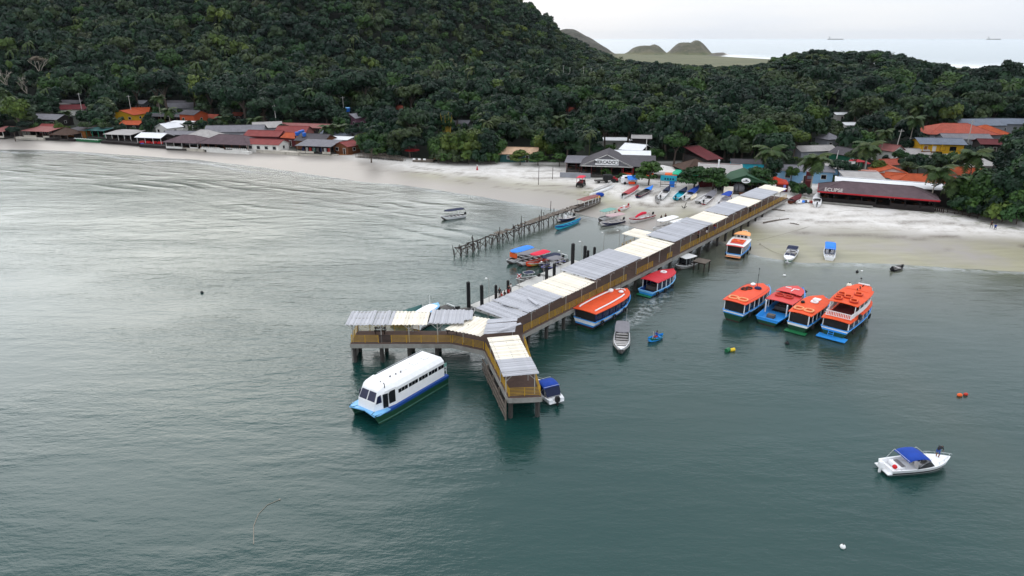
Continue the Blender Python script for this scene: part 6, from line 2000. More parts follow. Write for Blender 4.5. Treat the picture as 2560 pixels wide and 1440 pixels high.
def parasol(label, px, py, m_, r=1.7, hh=2.5):
    c = G(px, py, 4.0)
    for _ in range(3):
        g = gz(c.x, c.y)
        c = G(px, py, g + hh)
    t = thing('parasol', label, 'parasol', (c.x, c.y, g))
    n = 10
    P = [(0, 0, hh + 0.5)] + [(r * math.cos(2 * PI * i / n), r * math.sin(2 * PI * i / n), hh) for i in range(n)] + [(0, 0, hh + 0.44)] + [(r * math.cos(2 * PI * i / n), r * math.sin(2 * PI * i / n), hh - 0.12) for i in range(n)]
    fs = [(0, 1 + i, 1 + (i + 1) % n) for i in range(n)] + [(n + 1, n + 2 + (i + 1) % n, n + 2 + i) for i in range(n)] + [(1 + i, n + 2 + i, n + 2 + (i + 1) % n, 1 + (i + 1) % n) for i in range(n)]
    MB().add(P, fs).obj('canopy', m_, t)
    MB().tube((0, 0, -0.3), (0, 0, hh + 0.4), 0.05).obj('pole', 'wood_grey', t)
    keepout([(c.x + a, c.y, g + z) for a in (-r, r) for z in (1.2, hh + .5)])
    return c
parasol('round red parasol between the palm trunks', 2143, 402, 'trim_red', 2.3, 2.8)
parasol('red parasol over the snack kiosk beside the footbridge', 1030, 375, 'trim_red', 2.6)
parasol('small red parasol behind the green-walled house', 2166, 408, 'trim_red', 1.2, 2.2)
t = thing('snack_kiosk', 'plank-sided beach kiosk with low deck beside the footbridge', 'kiosk', tuple(G(1060, 402, 1.4)), R(-10))
MB().box((3.6, 1.5, 1.6), (2.6, 0.2, 2.6)).obj('plank_screen', 'wood_honey', t)
MB().box((0, 0, 0.15), (7.0, 3.0, 0.5)).obj('deck', 'wood_grey', t)
for x in (-3, -1.2, 0.6):
    MB().box((x, -1.3, 0.7), (0.9, 0.1, 0.5)).obj('railing', 'canvas_white', t)
for i, (px, py) in enumerate(((752, 328), (744, 331), (758, 326), (762, 333))):
    c = G(px, py, 6.6)
    t = thing('water_tank', 'blue plastic water tank in front of the big red gable roof', 'water tank', (c.x, c.y - 1.0, 0), 0, 'blue water tanks of the village')
    g = gz(c.x, c.y)
    MB().tube((0, 0, 5.6), (0, 0, 6.7), 0.62, 0.75, n=12).obj('barrel', 'tank_blue', t)
    MB().tube((0, 0, 6.75), (0, 0, 6.95), 0.8, 0.5, n=12).obj('lid', 'tank_blue', t)
    MB().box((0, 0, 5.5), (1.6, 1.6, 0.2)).obj('stand', 'concrete_dark', t)
    for a in (-0.6, 0.6):
        MB().box((a, 0, (5.4 + g) / 2), (0.2, 1.0, 5.4 - g)).obj('leg', 'concrete_dark', t)
c = G(869, 273, 9)
t = thing('water_tank', 'lone blue water tank on a tower in the trees', 'water tank', (c.x, c.y, gz(c.x, c.y)))
MB().tube((0, 0, 6), (0, 0, 7.6), 1.0, 1.2, n=12).obj('barrel', 'tank_blue', t)
MB().tube((0, 0, 7.65), (0, 0, 7.9), 1.25, 0.8, n=12).obj('lid', 'hull_lightblue', t)
for a in (-0.6, 0.6):
    MB().box((a, 0, 3), (0.25, 0.25, 6)).obj('leg', 'concrete', t)
keepout([(c.x + a, c.y, gz(c.x, c.y) + z) for a in (-1, 1) for z in (6, 8)])

# sea walls and decks in front of the left row
def seawall(label, a, b_, m_, hgt=0.9, depth=2.5, cap_=None, name='terrace_front', cat='terrace'):
    p, q = G(*a, 0.9), G(*b_, 0.9)
    d = q - p
    t = thing(name, label, cat, ((p.x + q.x) / 2, (p.y + q.y) / 2, 0.4), math.atan2(d.y, d.x))
    MB().box((0, depth / 2, hgt / 2 - 0.3), (d.length, depth, hgt + 0.6)).obj('wall', m_, t)
    MB().box((0, depth / 2, hgt + 0.06), (d.length + 0.1, depth + 0.1, 0.12)).obj('coping', cap_ or m_, t)
    return t, d.length
seawall('low pale sea wall below the pale red pavilion', (36, 346), (108, 350), 'wall_dirty')
seawall('dark timber deck front below the thatched hut', (108, 349), (186, 352), 'wall_dark', 1.0, 4)
t, wl = seawall('green planter wall with white zigzag edge', (186, 351), (246, 355), 'hull_green2', 1.1, 2.0)
z = MB()
n = 18
for i in range(n):
    x0, x1 = -wl / 2 + wl * i / n, -wl / 2 + wl * (i + 1) / n
    z.beam((x0, -0.1, 1.2 + 0.3 * (i % 2)), (x1, -0.1, 1.2 + 0.3 * ((i + 1) % 2)), 0.1, 0.16)
z.obj('zigzag_edge', 'white', t)
seawall('dark timber deck front below the white-posted restaurant', (252, 356), (344, 363), 'wall_dark', 1.0, 4)
seawall('dark deck front below the red sofas', (348, 365), (424, 370), 'wall_dark', 1.0, 3)
seawall('mossy white parapet below the brown hip roof', (430, 371), (508, 377), 'wall_dirty', 0.9, 1.5)
seawall('white sea wall below the largest brown restaurant', (516, 377), (622, 384), 'wall_white', 1.0, 2.0)
seawall('long stained sea wall below the white boarded shop', (630, 379), (746, 388), 'wall_dirty', 1.2, 3.0)
seawall('painted low wall below the craft shop', (748, 388), (842, 391), 'wall_dirty', 0.8, 2.0)
seawall('mustard box step in front of the plank kiosk', (848, 389), (880, 389), 'wood_honey', 0.8, 1.6)

# timber footbridge by the woods
p, q = G(893, 389, 1.6), G(1010, 402, 1.2)
d = q - p
t = thing('footbridge', 'weathered timber footbridge with handrails on the upper beach', 'footbridge', (p.x, p.y, 0), math.atan2(d.y, d.x))
LB = d.length
for i in range(int(LB / 0.5)):
    x = i * 0.5 + 0.2
    zz = 1.3 + 0.6 * math.sin(PI * min(1, x / LB)) ** 0.7
    MB().box((x, 0, zz), (0.44, 1.8, 0.08)).obj('plank', 'wood_grey', t)
for sg in (1, -1):
    for i in range(11):
        x = LB * i / 10
        zz = 1.3 + 0.6 * math.sin(PI * min(1, x / LB)) ** 0.7
        MB().beam((x, sg * 0.85, -0.2), (x, sg * 0.85, zz + 1.0), 0.1).obj('post', 'wood_grey', t)
        if i < 10:
            x2 = LB * (i + 1) / 10
            z2 = 1.3 + 0.6 * math.sin(PI * min(1, x2 / LB)) ** 0.7
            for hh in (0.5, 1.0):
                MB().beam((x, sg * 0.9, zz + hh), (x2, sg * 0.9, z2 + hh), 0.07).obj('handrail', 'wood_grey', t)
# concrete ramp and dark fence on the right
p, q = G(2368, 530, 1.6), G(2462, 553, 1.0)
d = q - p
t = thing('beach_ramp', 'concrete beach ramp with dark timber handrail below the right woods', 'ramp', (p.x, p.y, 0), math.atan2(d.y, d.x))
MB().prism([(0, 0), (d.length, 0), (d.length, 2.2), (0, 2.2)], -0.5, 1.25).obj('ramp', 'concrete_light', t)
for i in range(5):
    MB().beam((d.length * i / 5, 0, 1.2), (d.length * i / 5, 0, 2.3), 0.12).obj('post', 'wood_dark', t)
for hh in (1.7, 2.3):
    MB().beam((0, -0.05, hh), (d.length * 0.8, -0.05, hh), 0.12).obj('handrail', 'wood_dark', t)
p, q = G(2285, 519, 1.6), G(2366, 532, 1.6)
d = q - p
t = thing('picket_fence', 'low dark picket fence in front of the lawn', 'fence', (p.x, p.y, gz(p.x, p.y) - 0.1), math.atan2(d.y, d.x))
n = int(d.length / 0.42)
for i in range(n):
    MB().box((i * 0.42, 0, 0.6), (0.24, 0.06, 1.3)).obj('picket', 'wood_dark', t)
for zz in (0.35, 0.95):
    MB().box((d.length / 2, 0.06, zz), (d.length, 0.05, 0.1)).obj('rail', 'wood_dark', t)
# sign pillar
c = G(2018, 476, 2)
t = thing('sign_pillar', 'tall brown sign pillar with faded panels beside the palm', 'sign', (c.x, c.y, gz(c.x, c.y)), R(-10))
MB().box((0, 0, 2.4), (1.6, 0.5, 5.2)).obj('pillar', 'wall_maroon', t)
MB().box((0, -0.28, 3.6), (1.2, 0.04, 0.8)).obj('panel', 'fibro_blue', t)
MB().box((0, -0.28, 2.8), (1.2, 0.04, 0.4)).obj('panel', 'tile_pink', t)
# utility poles
def pole(label, px, pyb, pyt, dist=None, lean=0.0, arms=1, m_='concrete_light', group=None, zb=2.2):
    if dist:
        r0 = ray(px, pyb)
        c = Vector((r0[0] * dist / r0[1], dist, 0))
    else:
        c = G(px, pyb, zb)
    g = gz(c.x, c.y)
    rt = ray(px, pyt)
    zt = CH + rt[2] * (c.y / rt[1])
    t = thing('utility_pole', label, 'utility pole', (c.x, c.y, g - 0.3), 0, group)
    MB().tube((0, 0, 0), (lean, 0, zt - g + 0.3), 0.17, 0.11, n=7).obj('shaft', m_, t)
    for k in range(arms):
        zz = zt - g - 0.3 - 0.9 * k
        MB().box((lean, 0, zz), (1.9, 0.12, 0.12)).obj('cross_arm', m_, t)
        for x in (-0.85, 0, 0.85):
            MB().tube((lean + x, 0, zz + 0.06), (lean + x, 0, zz + 0.3), 0.05).obj('insulator', 'wood_dark', t)
    keepout([(c.x + a + lean * .5, c.y, zt - dz_) for a in (-.5, .5) for dz_ in (0, (zt - g) * 0.5)], 0.0)
    return t
pole('concrete pole standing behind the market', 1613, 410, 345, arms=0)
pole('leaning concrete pole beside the brick-red cottage', 2232, 400, 323, lean=1.0)
pole('pale pole beside the grey-roofed blue mural house', 2079, 450, 376, lean=0.6, arms=0)
pole('straight grey pole between the palms and the red parasol', 2160, 440, 386, arms=0)
pole('grey pole in front of the clay-red lodge', 2422, 345, 300, dist=245, arms=1)
FP = 'slender power pole with cross arms rising from the dark woods'
for px, pb, pt_, dd in ((692, 320, 262, 300), (862, 310, 241, 330), (210, 300, 232, 345), (332, 300, 238, 340)):
    pole('power pole with cross arms behind the village roofs', px, pb, pt_, dist=dd, group='power poles behind the village')
for px, pb, pt_, dd in ((1408, 200, 163, 560), (1424, 205, 168, 545), (1458, 205, 166, 550), (1477, 205, 170, 540), (1502, 200, 166, 570), (1434, 205, 178, 560)):
    pole(FP, px, pb, pt_, dist=dd, group='power poles in the saddle')
# ------------------------------------------------------------------ trees
def crown_mesh(name, seed, size, hc, nlobe, nleaf, leaf, shape, matname, core=0.72):
    r = np.random.RandomState(seed)
    rx, ry, rz = size
    lobes = []
    for i in range(nlobe):
        for _ in range(50):
            v = r.normal(size=3)
            v /= np.linalg.norm(v)
            if shape == 'layer':
                k = i % 4
                rad = (1.0, 0.86, 0.64, 0.34)[k] * (0.45 + 0.6 * math.sqrt(r.rand()))
                a = r.rand() * 2 * PI
                c = np.array([rx * rad * math.cos(a) * 0.82, ry * rad * math.sin(a) * 0.82, -rz * 0.7 + rz * 0.5 * k + r.normal() * 0.12])
                lr = np.array([0.34 * rx, 0.34 * ry, 0.16 * rz + 0.18]) * r.uniform(0.75, 1.15)
                break
            if shape == 'dome' and v[2] < -0.25:
                continue
            k = 0.35 + 0.65 * r.rand() ** 0.5
            c = v * np.array([rx, ry, rz]) * k * 0.72
            if shape == 'tall':
                c[2] *= 1.15
            lr = np.array([rx, rx, rz * 0.95]) * r.uniform(0.26, 0.44)
            break
        lobes.append((c, lr, r.rand()))
    co, tone, nf = [], [], 0
    quads = []
    per = nleaf // nlobe
    for c, lr, tn in lobes:
        v = r.normal(size=(per, 3))
        v /= np.linalg.norm(v, axis=1)[:, None]
        v[:, 2] = np.where(v[:, 2] < -0.5, -v[:, 2], v[:, 2])
        p = c + v * lr * r.uniform(0.82, 1.12, (per, 1)) + r.normal(size=(per, 3)) * 0.06 * rx * 0.4
        nrm = v * np.array([1, 1, 1.1]) + r.normal(size=(per, 3)) * 0.30 + np.array([0, 0, 0.06])
        nrm /= np.linalg.norm(nrm, axis=1)[:, None]
        t1 = np.cross(nrm, r.normal(size=(per, 3)))
        t1 /= np.linalg.norm(t1, axis=1)[:, None] + 1e-9
        t2 = np.cross(nrm, t1)
        s = leaf * r.uniform(0.55, 1.25, (per, 1))
        for a, b_ in ((1, 0), (0, 0.72), (-1, 0), (0, -0.72)):
            j = r.uniform(0.75, 1.25, (per, 1))
            quads.append(None)
            co.append(p + (t1 * a + t2 * b_) * s * j - np.array([0, 0, 0.18]) * s * abs(a))
        tone.append(np.clip(tn * 0.7 + r.uniform(-0.12, 0.42, per), 0, 1))
    # reorder: per lobe four arrays of corner points
    V, T = [], []
    for li in range(nlobe):
        q = np.stack(co[li * 4:li * 4 + 4], 1)
        V.append(q.reshape(-1, 3))
        T.append(np.repeat(tone[li], 4))
    V = np.concatenate(V)
    T = np.concatenate(T)
    faces = np.arange(len(V)).reshape(-1, 4).tolist()
    mb = MB()
    tc = []
    for c, lr, tn in lobes:
        n0 = len(mb.v)
        mb.ball(tuple(c), 1.0, tuple(lr * core), 7, 5)
        tc += [tn * 0.7 + 0.1] * (len(mb.v) - n0)
    base = len(V)
    V = np.concatenate([V, np.array(mb.v)]) + np.array([0, 0, hc])
    T = np.concatenate([T, np.array(tc)])
    faces += [[base + k for k in f] for f in mb.f]
    me = bpy.data.meshes.new(name)
    me.from_pydata(V.tolist(), [], faces)
    a = me.attributes.new('tone', 'FLOAT', 'POINT')
    a.data.foreach_set('value', T.astype(np.float32))
    me.materials.append(MT(matname))
    me.update()
    return me
def trunk_mesh(name, seed, h, r0, spread, nlimb, m_='bark', wild=1.0):
    r = random.Random(seed)
    mb = MB()
    lean = Vector((r.uniform(-.5, .5), r.uniform(-.5, .5), 0)) * wild
    pts = [Vector((0, 0, -0.6)), Vector((0, 0, h * 0.3)) + lean * 0.4, Vector((0, 0, h * 0.62)) + lean]
    mb.path(pts, [r0 * 1.3, r0, r0 * 0.8], 7)
    for i in range(nlimb):
        a = 2 * PI * i / nlimb + r.uniform(-.4, .4)
        e = pts[2] + Vector((math.cos(a) * spread * r.uniform(.5, 1), math.sin(a) * spread * r.uniform(.5, 1), h * r.uniform(0.2, 0.42)))
        md = pts[2].lerp(e, 0.5) + Vector((0, 0, h * 0.05))
        mb.path([pts[2] - Vector((0, 0, h * 0.1 * r.random())), md, e], [r0 * 0.6, r0 * 0.4, r0 * 0.15], 5)
    return mb.mesh(name, m_)
KINDS = []
for i, (sz, hc, nl, shp, mt_) in enumerate((((4.6, 4.6, 3.2), 7.6, 17, 'dome', 'leaf_forest'), ((5.4, 5.0, 3.0), 7.8, 20, 'dome', 'leaf_forest'), ((3.8, 3.8, 4.2), 8.0, 17, 'tall', 'leaf_forest'), ((4.4, 4.8, 3.4), 7.4, 18, 'free', 'leaf_bright'), ((4.8, 4.4, 2.8), 7.8, 22, 'dome', 'leaf_forest'), ((4.0, 4.2, 3.6), 7.2, 16, 'dome', 'leaf_bright'))):
    KINDS.append((crown_mesh('crown', 40 + i, sz, hc, nl, 1700, 0.46, shp, mt_), trunk_mesh('trunk', i, hc, 0.28, 2.6, 5), sz[0], hc + sz[2]))
FAR = []
for i, (sz, hc, nl, shp, mt_) in enumerate((((4.6, 4.6, 3.4), 7.0, 13, 'dome', 'leaf_forest'), ((5.4, 5.2, 3.2), 7.0, 15, 'dome', 'leaf_forest'), ((3.8, 3.8, 4.2), 7.4, 12, 'tall', 'leaf_forest'), ((4.6, 4.6, 3.4), 7.2, 13, 'dome', 'leaf_bright'), ((5.0, 4.4, 3.0), 7.4, 16, 'free', 'leaf_forest'))):
    FAR.append((crown_mesh('canopy', 90 + i, sz, hc, nl, 420, 0.85, shp, mt_, 0.8), sz[0], hc + sz[2]))
FAR.append((crown_mesh('canopy', 97, (4.2, 4.2, 3.0), 7.6, 12, 380, 0.7, 'free', 'leaf_pale', 0.6), 4.2, 10))
def palm_crown(seed):
    r = random.Random(seed)
    mb = MB()
    mb.tube((0, 0, 0), (0.3, 0, 10.5), 0.2, 0.14, 5)
    for i in range(15):
        a = 2 * PI * i / 15 * 2 + r.uniform(-.2, .2)
        el = r.uniform(-.2, .9)
        d = Vector((math.cos(a), math.sin(a), 0))
        p = Vector((0.3, 0, 10.5))
        for k in range(4):
            q = p + (d * math.cos(el) + Vector((0, 0, math.sin(el)))) * 0.95
            s_ = Vector((-d.y, d.x, 0)) * (0.45 if k < 3 else 0.25)
            mb.add([p - s_, p + s_, q + s_ * 0.8 - Vector((0, 0, .2)), q - s_ * 0.8 - Vector((0, 0, .2))], [(0, 1, 2, 3)])
            p = q
            el -= 0.42
    me = mb.mesh('canopy', 'leaf_palm')
    at_ = me.attributes.new('tone', 'FLOAT', 'POINT')
    at_.data.foreach_set('value', [r.random() * 0.7 for _ in me.vertices])
    return me
FAR.append((palm_crown(5), 3.0, 11.5))
ALMOND = [(crown_mesh('crown', 140 + i, (3.6, 3.6, 1.9), 4.0, 24, 1500, 0.36, 'layer', 'leaf_bright', 0.55), trunk_mesh('trunk', 60 + i, 4.6, 0.17, 2.2, 6), 3.6, 5.8) for i in range(2)]
EDGE = [(crown_mesh('crown', 155 + i, (4.2, 4.0, 4.3), 4.7, 22, 2000, 0.42, 'free', m_, 0.75), trunk_mesh('trunk', 70 + i, 5.0, 0.22, 2.0, 5), 4.2, 9.0) for i, m_ in enumerate(('leaf_bright', 'leaf_bright', 'leaf_forest'))]
SHRUB = [crown_mesh('foliage', 170 + i, (1.5, 1.5, 1.1), 0.9, 9, 420, 0.26, 'dome', m_, 0.7) for i, m_ in enumerate(('leaf_forest', 'leaf_bright'))]
def tree(kind, x, y, sc, rz, label, group=None, name='broadleaf_tree', zsc=1.0, g=None):
    g = gz(x, y) if g is None else g
    t = thing(name, label, 'tree', (x, y, g), rz, group)
    t.scale = (sc, sc, sc * zsc)
    place('crown', kind[0], t)
    place('trunk', kind[1], t)
    return t

def crown_px(x, y, g, rad, top, frac=0.45):
    a = PJ(x, y, g + top)
    b_ = PJ(x, y, g + top * frac)
    k = a[2]
    return a[0] - rad * k * 0.92, a[1], a[0] + rad * k * 0.92, b_[1]
KARR = None
def blocked(x, y, g, rad, top):
    x0, y0, x1, y1 = crown_px(x, y, g, rad, top)
    for (a0, b0, a1, b1, dd) in KARR:
        if dd > y - 1.5 and x1 > a0 and x0 < a1 and y1 > b0 and y0 < b1:
            return True
    return False
# open ground that the photograph shows free of trees
for k_ in ((1955, 446, 2078, 512, 215), (1400, 418, 1960, 520, 215), (2290, 500, 2400, 545, 165), (1010, 372, 1085, 412, 232), (0, 330, 890, 372, 292), (2070, 450, 2320, 520, 190), (1255, 362, 1345, 386, 262), (2292, 336, 2400, 388, 225), (2305, 305, 2480, 335, 250)):
    KEEP.append(k_)
KARR = list(KEEP)

# --- coconut palms: each frond a part
def frond_mesh(seed, L=3.4):
    r = random.Random(seed)
    mb = MB()
    n = 9
    pts = []
    for i in range(n + 1):
        u = i / n
        pts.append(Vector((L * (u * 0.96 - 0.12 * u * u), 0, L * (0.42 * u - 0.86 * u * u))))
    mb.path([pts[0], pts[3], pts[6], pts[9]], [0.05, 0.04, 0.03, 0.01], 4)
    for i in range(1, n + 1):
        p = pts[i]
        u = i / n
        w = L * 0.30 * math.sin(PI * (0.12 + 0.8 * u)) + 0.1
        d = (pts[i] - pts[i - 1]).normalized()
        for sg in (1, -1):
            for k in (0.0, 0.5):
                q = pts[i - 1].lerp(p, k)
                tip = q + Vector((0.32 * w, sg * w * 0.85, -w * r.uniform(0.45, 0.75)))
                mb.add([q, q + d * 0.26, tip + d * 0.12, tip], [(0, 1, 2, 3)])
    me = mb.mesh('frond', 'leaf_palm')
    a = me.attributes.new('tone', 'FLOAT', 'POINT')
    a.data.foreach_set('value', [r.random() * 0.9 for _ in me.vertices])
    return me
FROND = [frond_mesh(i) for i in range(4)]
def palm(label, px, pyb, pyt, lean=0.6, sc=1.0, dist=None, nf=20, zb=2.0):
    if dist:
        q = ray(px, pyb)
        c = Vector((q[0] * dist / q[1], dist, 0))
    else:
        c = G(px, pyb, zb)
    g = gz(c.x, c.y)
    rt = ray(px, pyt)
    hh = CH + rt[2] * (c.y / rt[1]) - g
    t = thing('coconut_palm', label, 'palm', (c.x, c.y, g))
    mb = MB()
    pts = [(-lean, 0, -0.4), (-lean * 0.9, 0, hh * 0.2), (-lean * 0.5, 0, hh * 0.55), (0, 0, hh)]
    mb.path(pts, [0.26, 0.17, 0.14, 0.12], 7)
    mb.obj('trunk', 'bark_pale', t)
    r = random.Random(int(px * 7 + pyb))
    for i in range(nf):
        o = place('frond', FROND[i % 4], t, (0, 0, hh))
        o.rotation_euler = (r.uniform(-.25, .25), -0.75 + 1.45 * ((i * 0.618) % 1.0), 2 * PI * i / nf * 3 + r.uniform(-.25, .25))
        s_ = sc * r.uniform(0.85, 1.15)
        o.scale = (s_, s_, s_)
    cn = MB()
    for i in range(6):
        a = i * 1.05
        cn.ball((0.28 * math.cos(a), 0.28 * math.sin(a), hh - 0.35), 0.15)
    cn.obj('coconuts', 'hull_yellow', t)
    KARR.append((*[PJ(c.x, c.y, g + hh)[0] - 14, PJ(c.x, c.y, g + hh)[1] - 6, PJ(c.x, c.y, g + hh)[0] + 14, PJ(c.x, c.y, g + hh)[1] + 30], c.y - 1))
    FOOT.append((c.x, c.y, 1.0))
palm('tall bushy coconut palm behind the dark green roofed bar', 1917, 455, 378, 0.3, 1.45, nf=26)
palm('coconut palm with wide crown beside the brown sign pillar', 2026, 485, 398, 0.2, 1.35, nf=24)
palm('palm between the yellow house and the orange pavilion', 2414, 470, 388, -0.8, 1.45, nf=24)
palm('slender coconut palm in front of the orange pavilion', 2328, 512, 427, 0.5, 1.35, nf=22)
palm('leaning coconut palm beside the picket fence', 2378, 517, 452, -0.9, 1.35, nf=22)
palm('shaggy palm behind the red parasol', 2160, 438, 366, 0.3, 1.4, nf=26)
palm('palm rising in front of the clay-red lodge', 2275, 360, 298, 0.4, 1.3, dist=235)
palm('palm in the yard behind the leaning pole', 2205, 372, 330, 0.3, 1.0, dist=225)
palm('small palm in front of the dining hall', 428, 318, 276, 0.2, 1.2, dist=300)
palm('left one of the two palms behind the craft shop', 823, 352, 318, 0.2, 1.25, dist=268)
palm('right one of the two palms behind the craft shop', 853, 352, 318, -0.2, 1.25, dist=270)
palm('broad palm left of the grey pitched roof', 640, 335, 300, 0.2, 1.3, dist=295)
palm('palm beside the maroon roofed house', 170, 305, 282, 0.2, 1.1, dist=325)
palm('palm above the orange inn', 403, 292, 244, 0.3, 1.2, dist=330)
palm('palm towering over the woods behind the tan shed', 1395, 330, 296, 0.3, 1.5, dist=285)
palm('palm beside the salmon roof', 560, 310, 296, 0.2, 1.2, dist=310)
palm('pair-topped palm over the right woods', 2290, 300, 268, 0.3, 1.4, dist=290)
palm('palm in the middle of the right woods', 2070, 270, 232, 0.3, 1.4, dist=400)

# --- beach almonds and shrubs
def almond(label, px, py, sc, k=0, zsc=1.0):
    c = G(px, py, 1.4)
    g = gz(c.x, c.y)
    c = G(px, py, g)
    tree(ALMOND[k], c.x, c.y, sc, px * 0.37, label, name='almond_tree', zsc=zsc)
    FOOT.append((c.x, c.y, 2))
almond('flat-topped almond tree among the first beached boats', 1621, 463, 1.25, 0, 0.85)
almond('wide almond tree shading the middle of the boat row', 1735, 473, 1.3, 1, 0.75)
almond('second almond tree crowding the boat row beside the pier', 1782, 478, 1.35, 0, 0.75)
almond('almond tree between the green bar and the pier roof', 1893, 478, 1.2, 1, 0.85)
almond('young almond tree in front of the market steps', 1514, 443, 0.55, 0, 0.75)
almond('low almond bush left of the blue canopied trailer', 1556, 452, 0.5, 1, 0.7)
almond('spreading almond tree in front of the tan shed', 1300, 412, 0.95, 0, 0.8)
almond('second spreading almond tree near the tan shed', 1345, 414, 0.9, 1, 0.8)
almond('third almond tree at the edge of the dry sand', 1398, 416, 0.9, 0, 0.75)
def shrub(label, px, py, sc, k=0, zsc=1.0, group=None):
    c = G(px, py, 1.4)
    c = G(px, py, gz(c.x, c.y))
    t = thing('shrub', label, 'shrub', (c.x, c.y, gz(c.x, c.y) - 0.1), px * 0.7, group)
    t.scale = (sc, sc, sc * zsc)
    place('foliage', SHRUB[k], t)
    MB().tube((0, 0, -0.3), (0, 0, 0.9), 0.06, 0.03).obj('stem', 'bark', t)
shrub('grey-green bush at the landward end of the pier roof', 1985, 484, 1.75, 1)
shrub('smaller bush spilling beside the rubbish boats', 2012, 490, 1.2, 0)
shrub('low bush at the corner of the long bar', 2075, 456, 1.3, 1)
shrub('rounded hedge clump behind the orange railing', 2330, 506, 1.6, 0)
shrub('second hedge clump on the lawn behind the picket fence', 2362, 512, 1.5, 0)
for i, (px, py, s_) in enumerate(((1096, 409, 2.2), (1120, 410, 2.0), (1145, 411, 2.2), (1172, 411, 2.4), (1200, 411, 2.3), (1225, 411, 2.0), (2395, 535, 2.2), (2420, 540, 2.4), (2445, 545, 2.2), (2478, 551, 2.6), (2505, 556, 2.6), (2540, 561, 2.8), (925, 393, 1.8), (950, 394, 2.0), (985, 397, 1.8))):
    shrub('dense green bush along the back edge of the sand', px, py, s_, i % 2, 1.1, 'bushes along the back of the beach')

for i, (px, py, s_) in enumerate(((30, 318, .6), (62, 310, .62), (95, 305, .5), (148, 312, .55), (215, 312, .62), (245, 305, .7), (262, 312, .6), (300, 318, .5), (372, 312, .75), (362, 318, .55), (470, 308, .45), (505, 306, .5), (545, 308, .55), (612, 306, .55), (690, 305, .55), (722, 307, .5), (880, 330, .6), (905, 345, .7), (925, 360, .75), (2100, 420, .6), (2125, 430, .5), (2200, 415, .55), (2275, 420, .55), (2300, 400, .6), (2265, 408, .5), (2385, 410, .6), (1935, 425, .7), (1980, 430, .45), (2140, 395, .7), (2250, 392, .6))):
    c = G(px, py, 2.5 + 6 * s_)
    k = i % 6
    tree(KINDS[k], c.x, c.y, s_, i * 1.7, ['dark rounded garden tree among the village roofs', 'wide garden tree among the village roofs', 'narrow garden tree among the village roofs', 'yellow-green garden tree among the village roofs', 'low dark garden tree among the village roofs', 'bright green garden tree among the village roofs'][k], ['dark rounded garden trees', 'wide garden trees', 'narrow garden trees', 'yellow-green garden trees', 'low dark garden trees', 'bright garden trees'][k], name='garden_tree')
EL = ['leafy bright green tree hanging over the back of the sand', 'bushy light green tree at the edge of the sand', 'dark bushy tree at the edge of the sand']
for i, (px, py, s_) in enumerate(((912, 386, .85), (935, 388, 1.0), (962, 390, .9), (990, 393, 1.0), (1105, 404, 1.05), (1130, 405, 1.15), (1158, 406, 1.2), (1188, 407, 1.25), (1216, 407, 1.2), (1240, 405, 1.0), (1090, 399, .9), (1365, 402, 1.1), (1392, 404, 1.15), (1420, 404, .9), (1350, 395, 1.0), (2425, 528, 1.0), (2455, 536, 1.15), (2490, 545, 1.2), (2525, 552, 1.25), (2558, 556, 1.3), (2400, 520, .8))):
    c = G(px, py, 1.6)
    k = (0, 1, 0, 2, 1)[i % 5]
    tree(EDGE[k], c.x, c.y + 3.0 * s_, s_, i * 1.3, EL[k], ['bright trees over the sand', 'light green edge trees', 'dark edge trees'][k], name='shore_tree')
    FOOT.append((c.x, c.y + 3.0 * s_, 2.5))
# --- bare trees on the left slope
def bare(label, px, py, dist, sc, seed, dry=True):
    q = ray(px, py)
    c = Vector((q[0] * dist / q[1], dist, 0))
    r = random.Random(seed)
    mb = MB()
    def grow(p, d, L, rad, lv):
        e = p + d * L
        mb.tube(p, e, rad, rad * 0.65, 5, cap=False)
        if lv == 0:
            return
        for _ in range(3 if lv > 1 else 4):
            nd = (d + Vector((r.uniform(-.9, .9), r.uniform(-.9, .9), r.uniform(-.1, .5)))).normalized()
            grow(p.lerp(e, r.uniform(0.7, 1)), nd, L * r.uniform(.55, .78), rad * 0.6, lv - 1)
    grow(Vector((0, 0, -0.5)), Vector((r.uniform(-.1, .1), 0, 1)), 6, 0.34, 4)
    t = thing('bare_tree', label, 'tree', (c.x, c.y, gz(c.x, c.y)))
    t.scale = (sc, sc, sc)
    mb.obj('trunk', 'bark_pale', t)
    if dry:
        me = SHRUB[0].copy()
        o = place('crown', me, t, (0, 0, 9))
        me.materials[0] = MT('leaf_dry')
        o.scale = (2.2, 2.2, 1.6)
    FOOT.append((c.x, c.y, 3))
    a = PJ(c.x, c.y, gz(c.x, c.y) + 13 * sc)
    KARR.append((a[0] - 30, a[1], a[0] + 30, a[1] + 45, c.y - 2))
bare('leafless pale tree on the far left slope', 12, 190, 430, 1.5, 3, False)
bare('low branching leafless tree beside the pale one', 60, 195, 425, 1.1, 4, False)
bare('bare grey-brown tree standing above the two pale ones', 92, 160, 470, 1.4, 6, True)
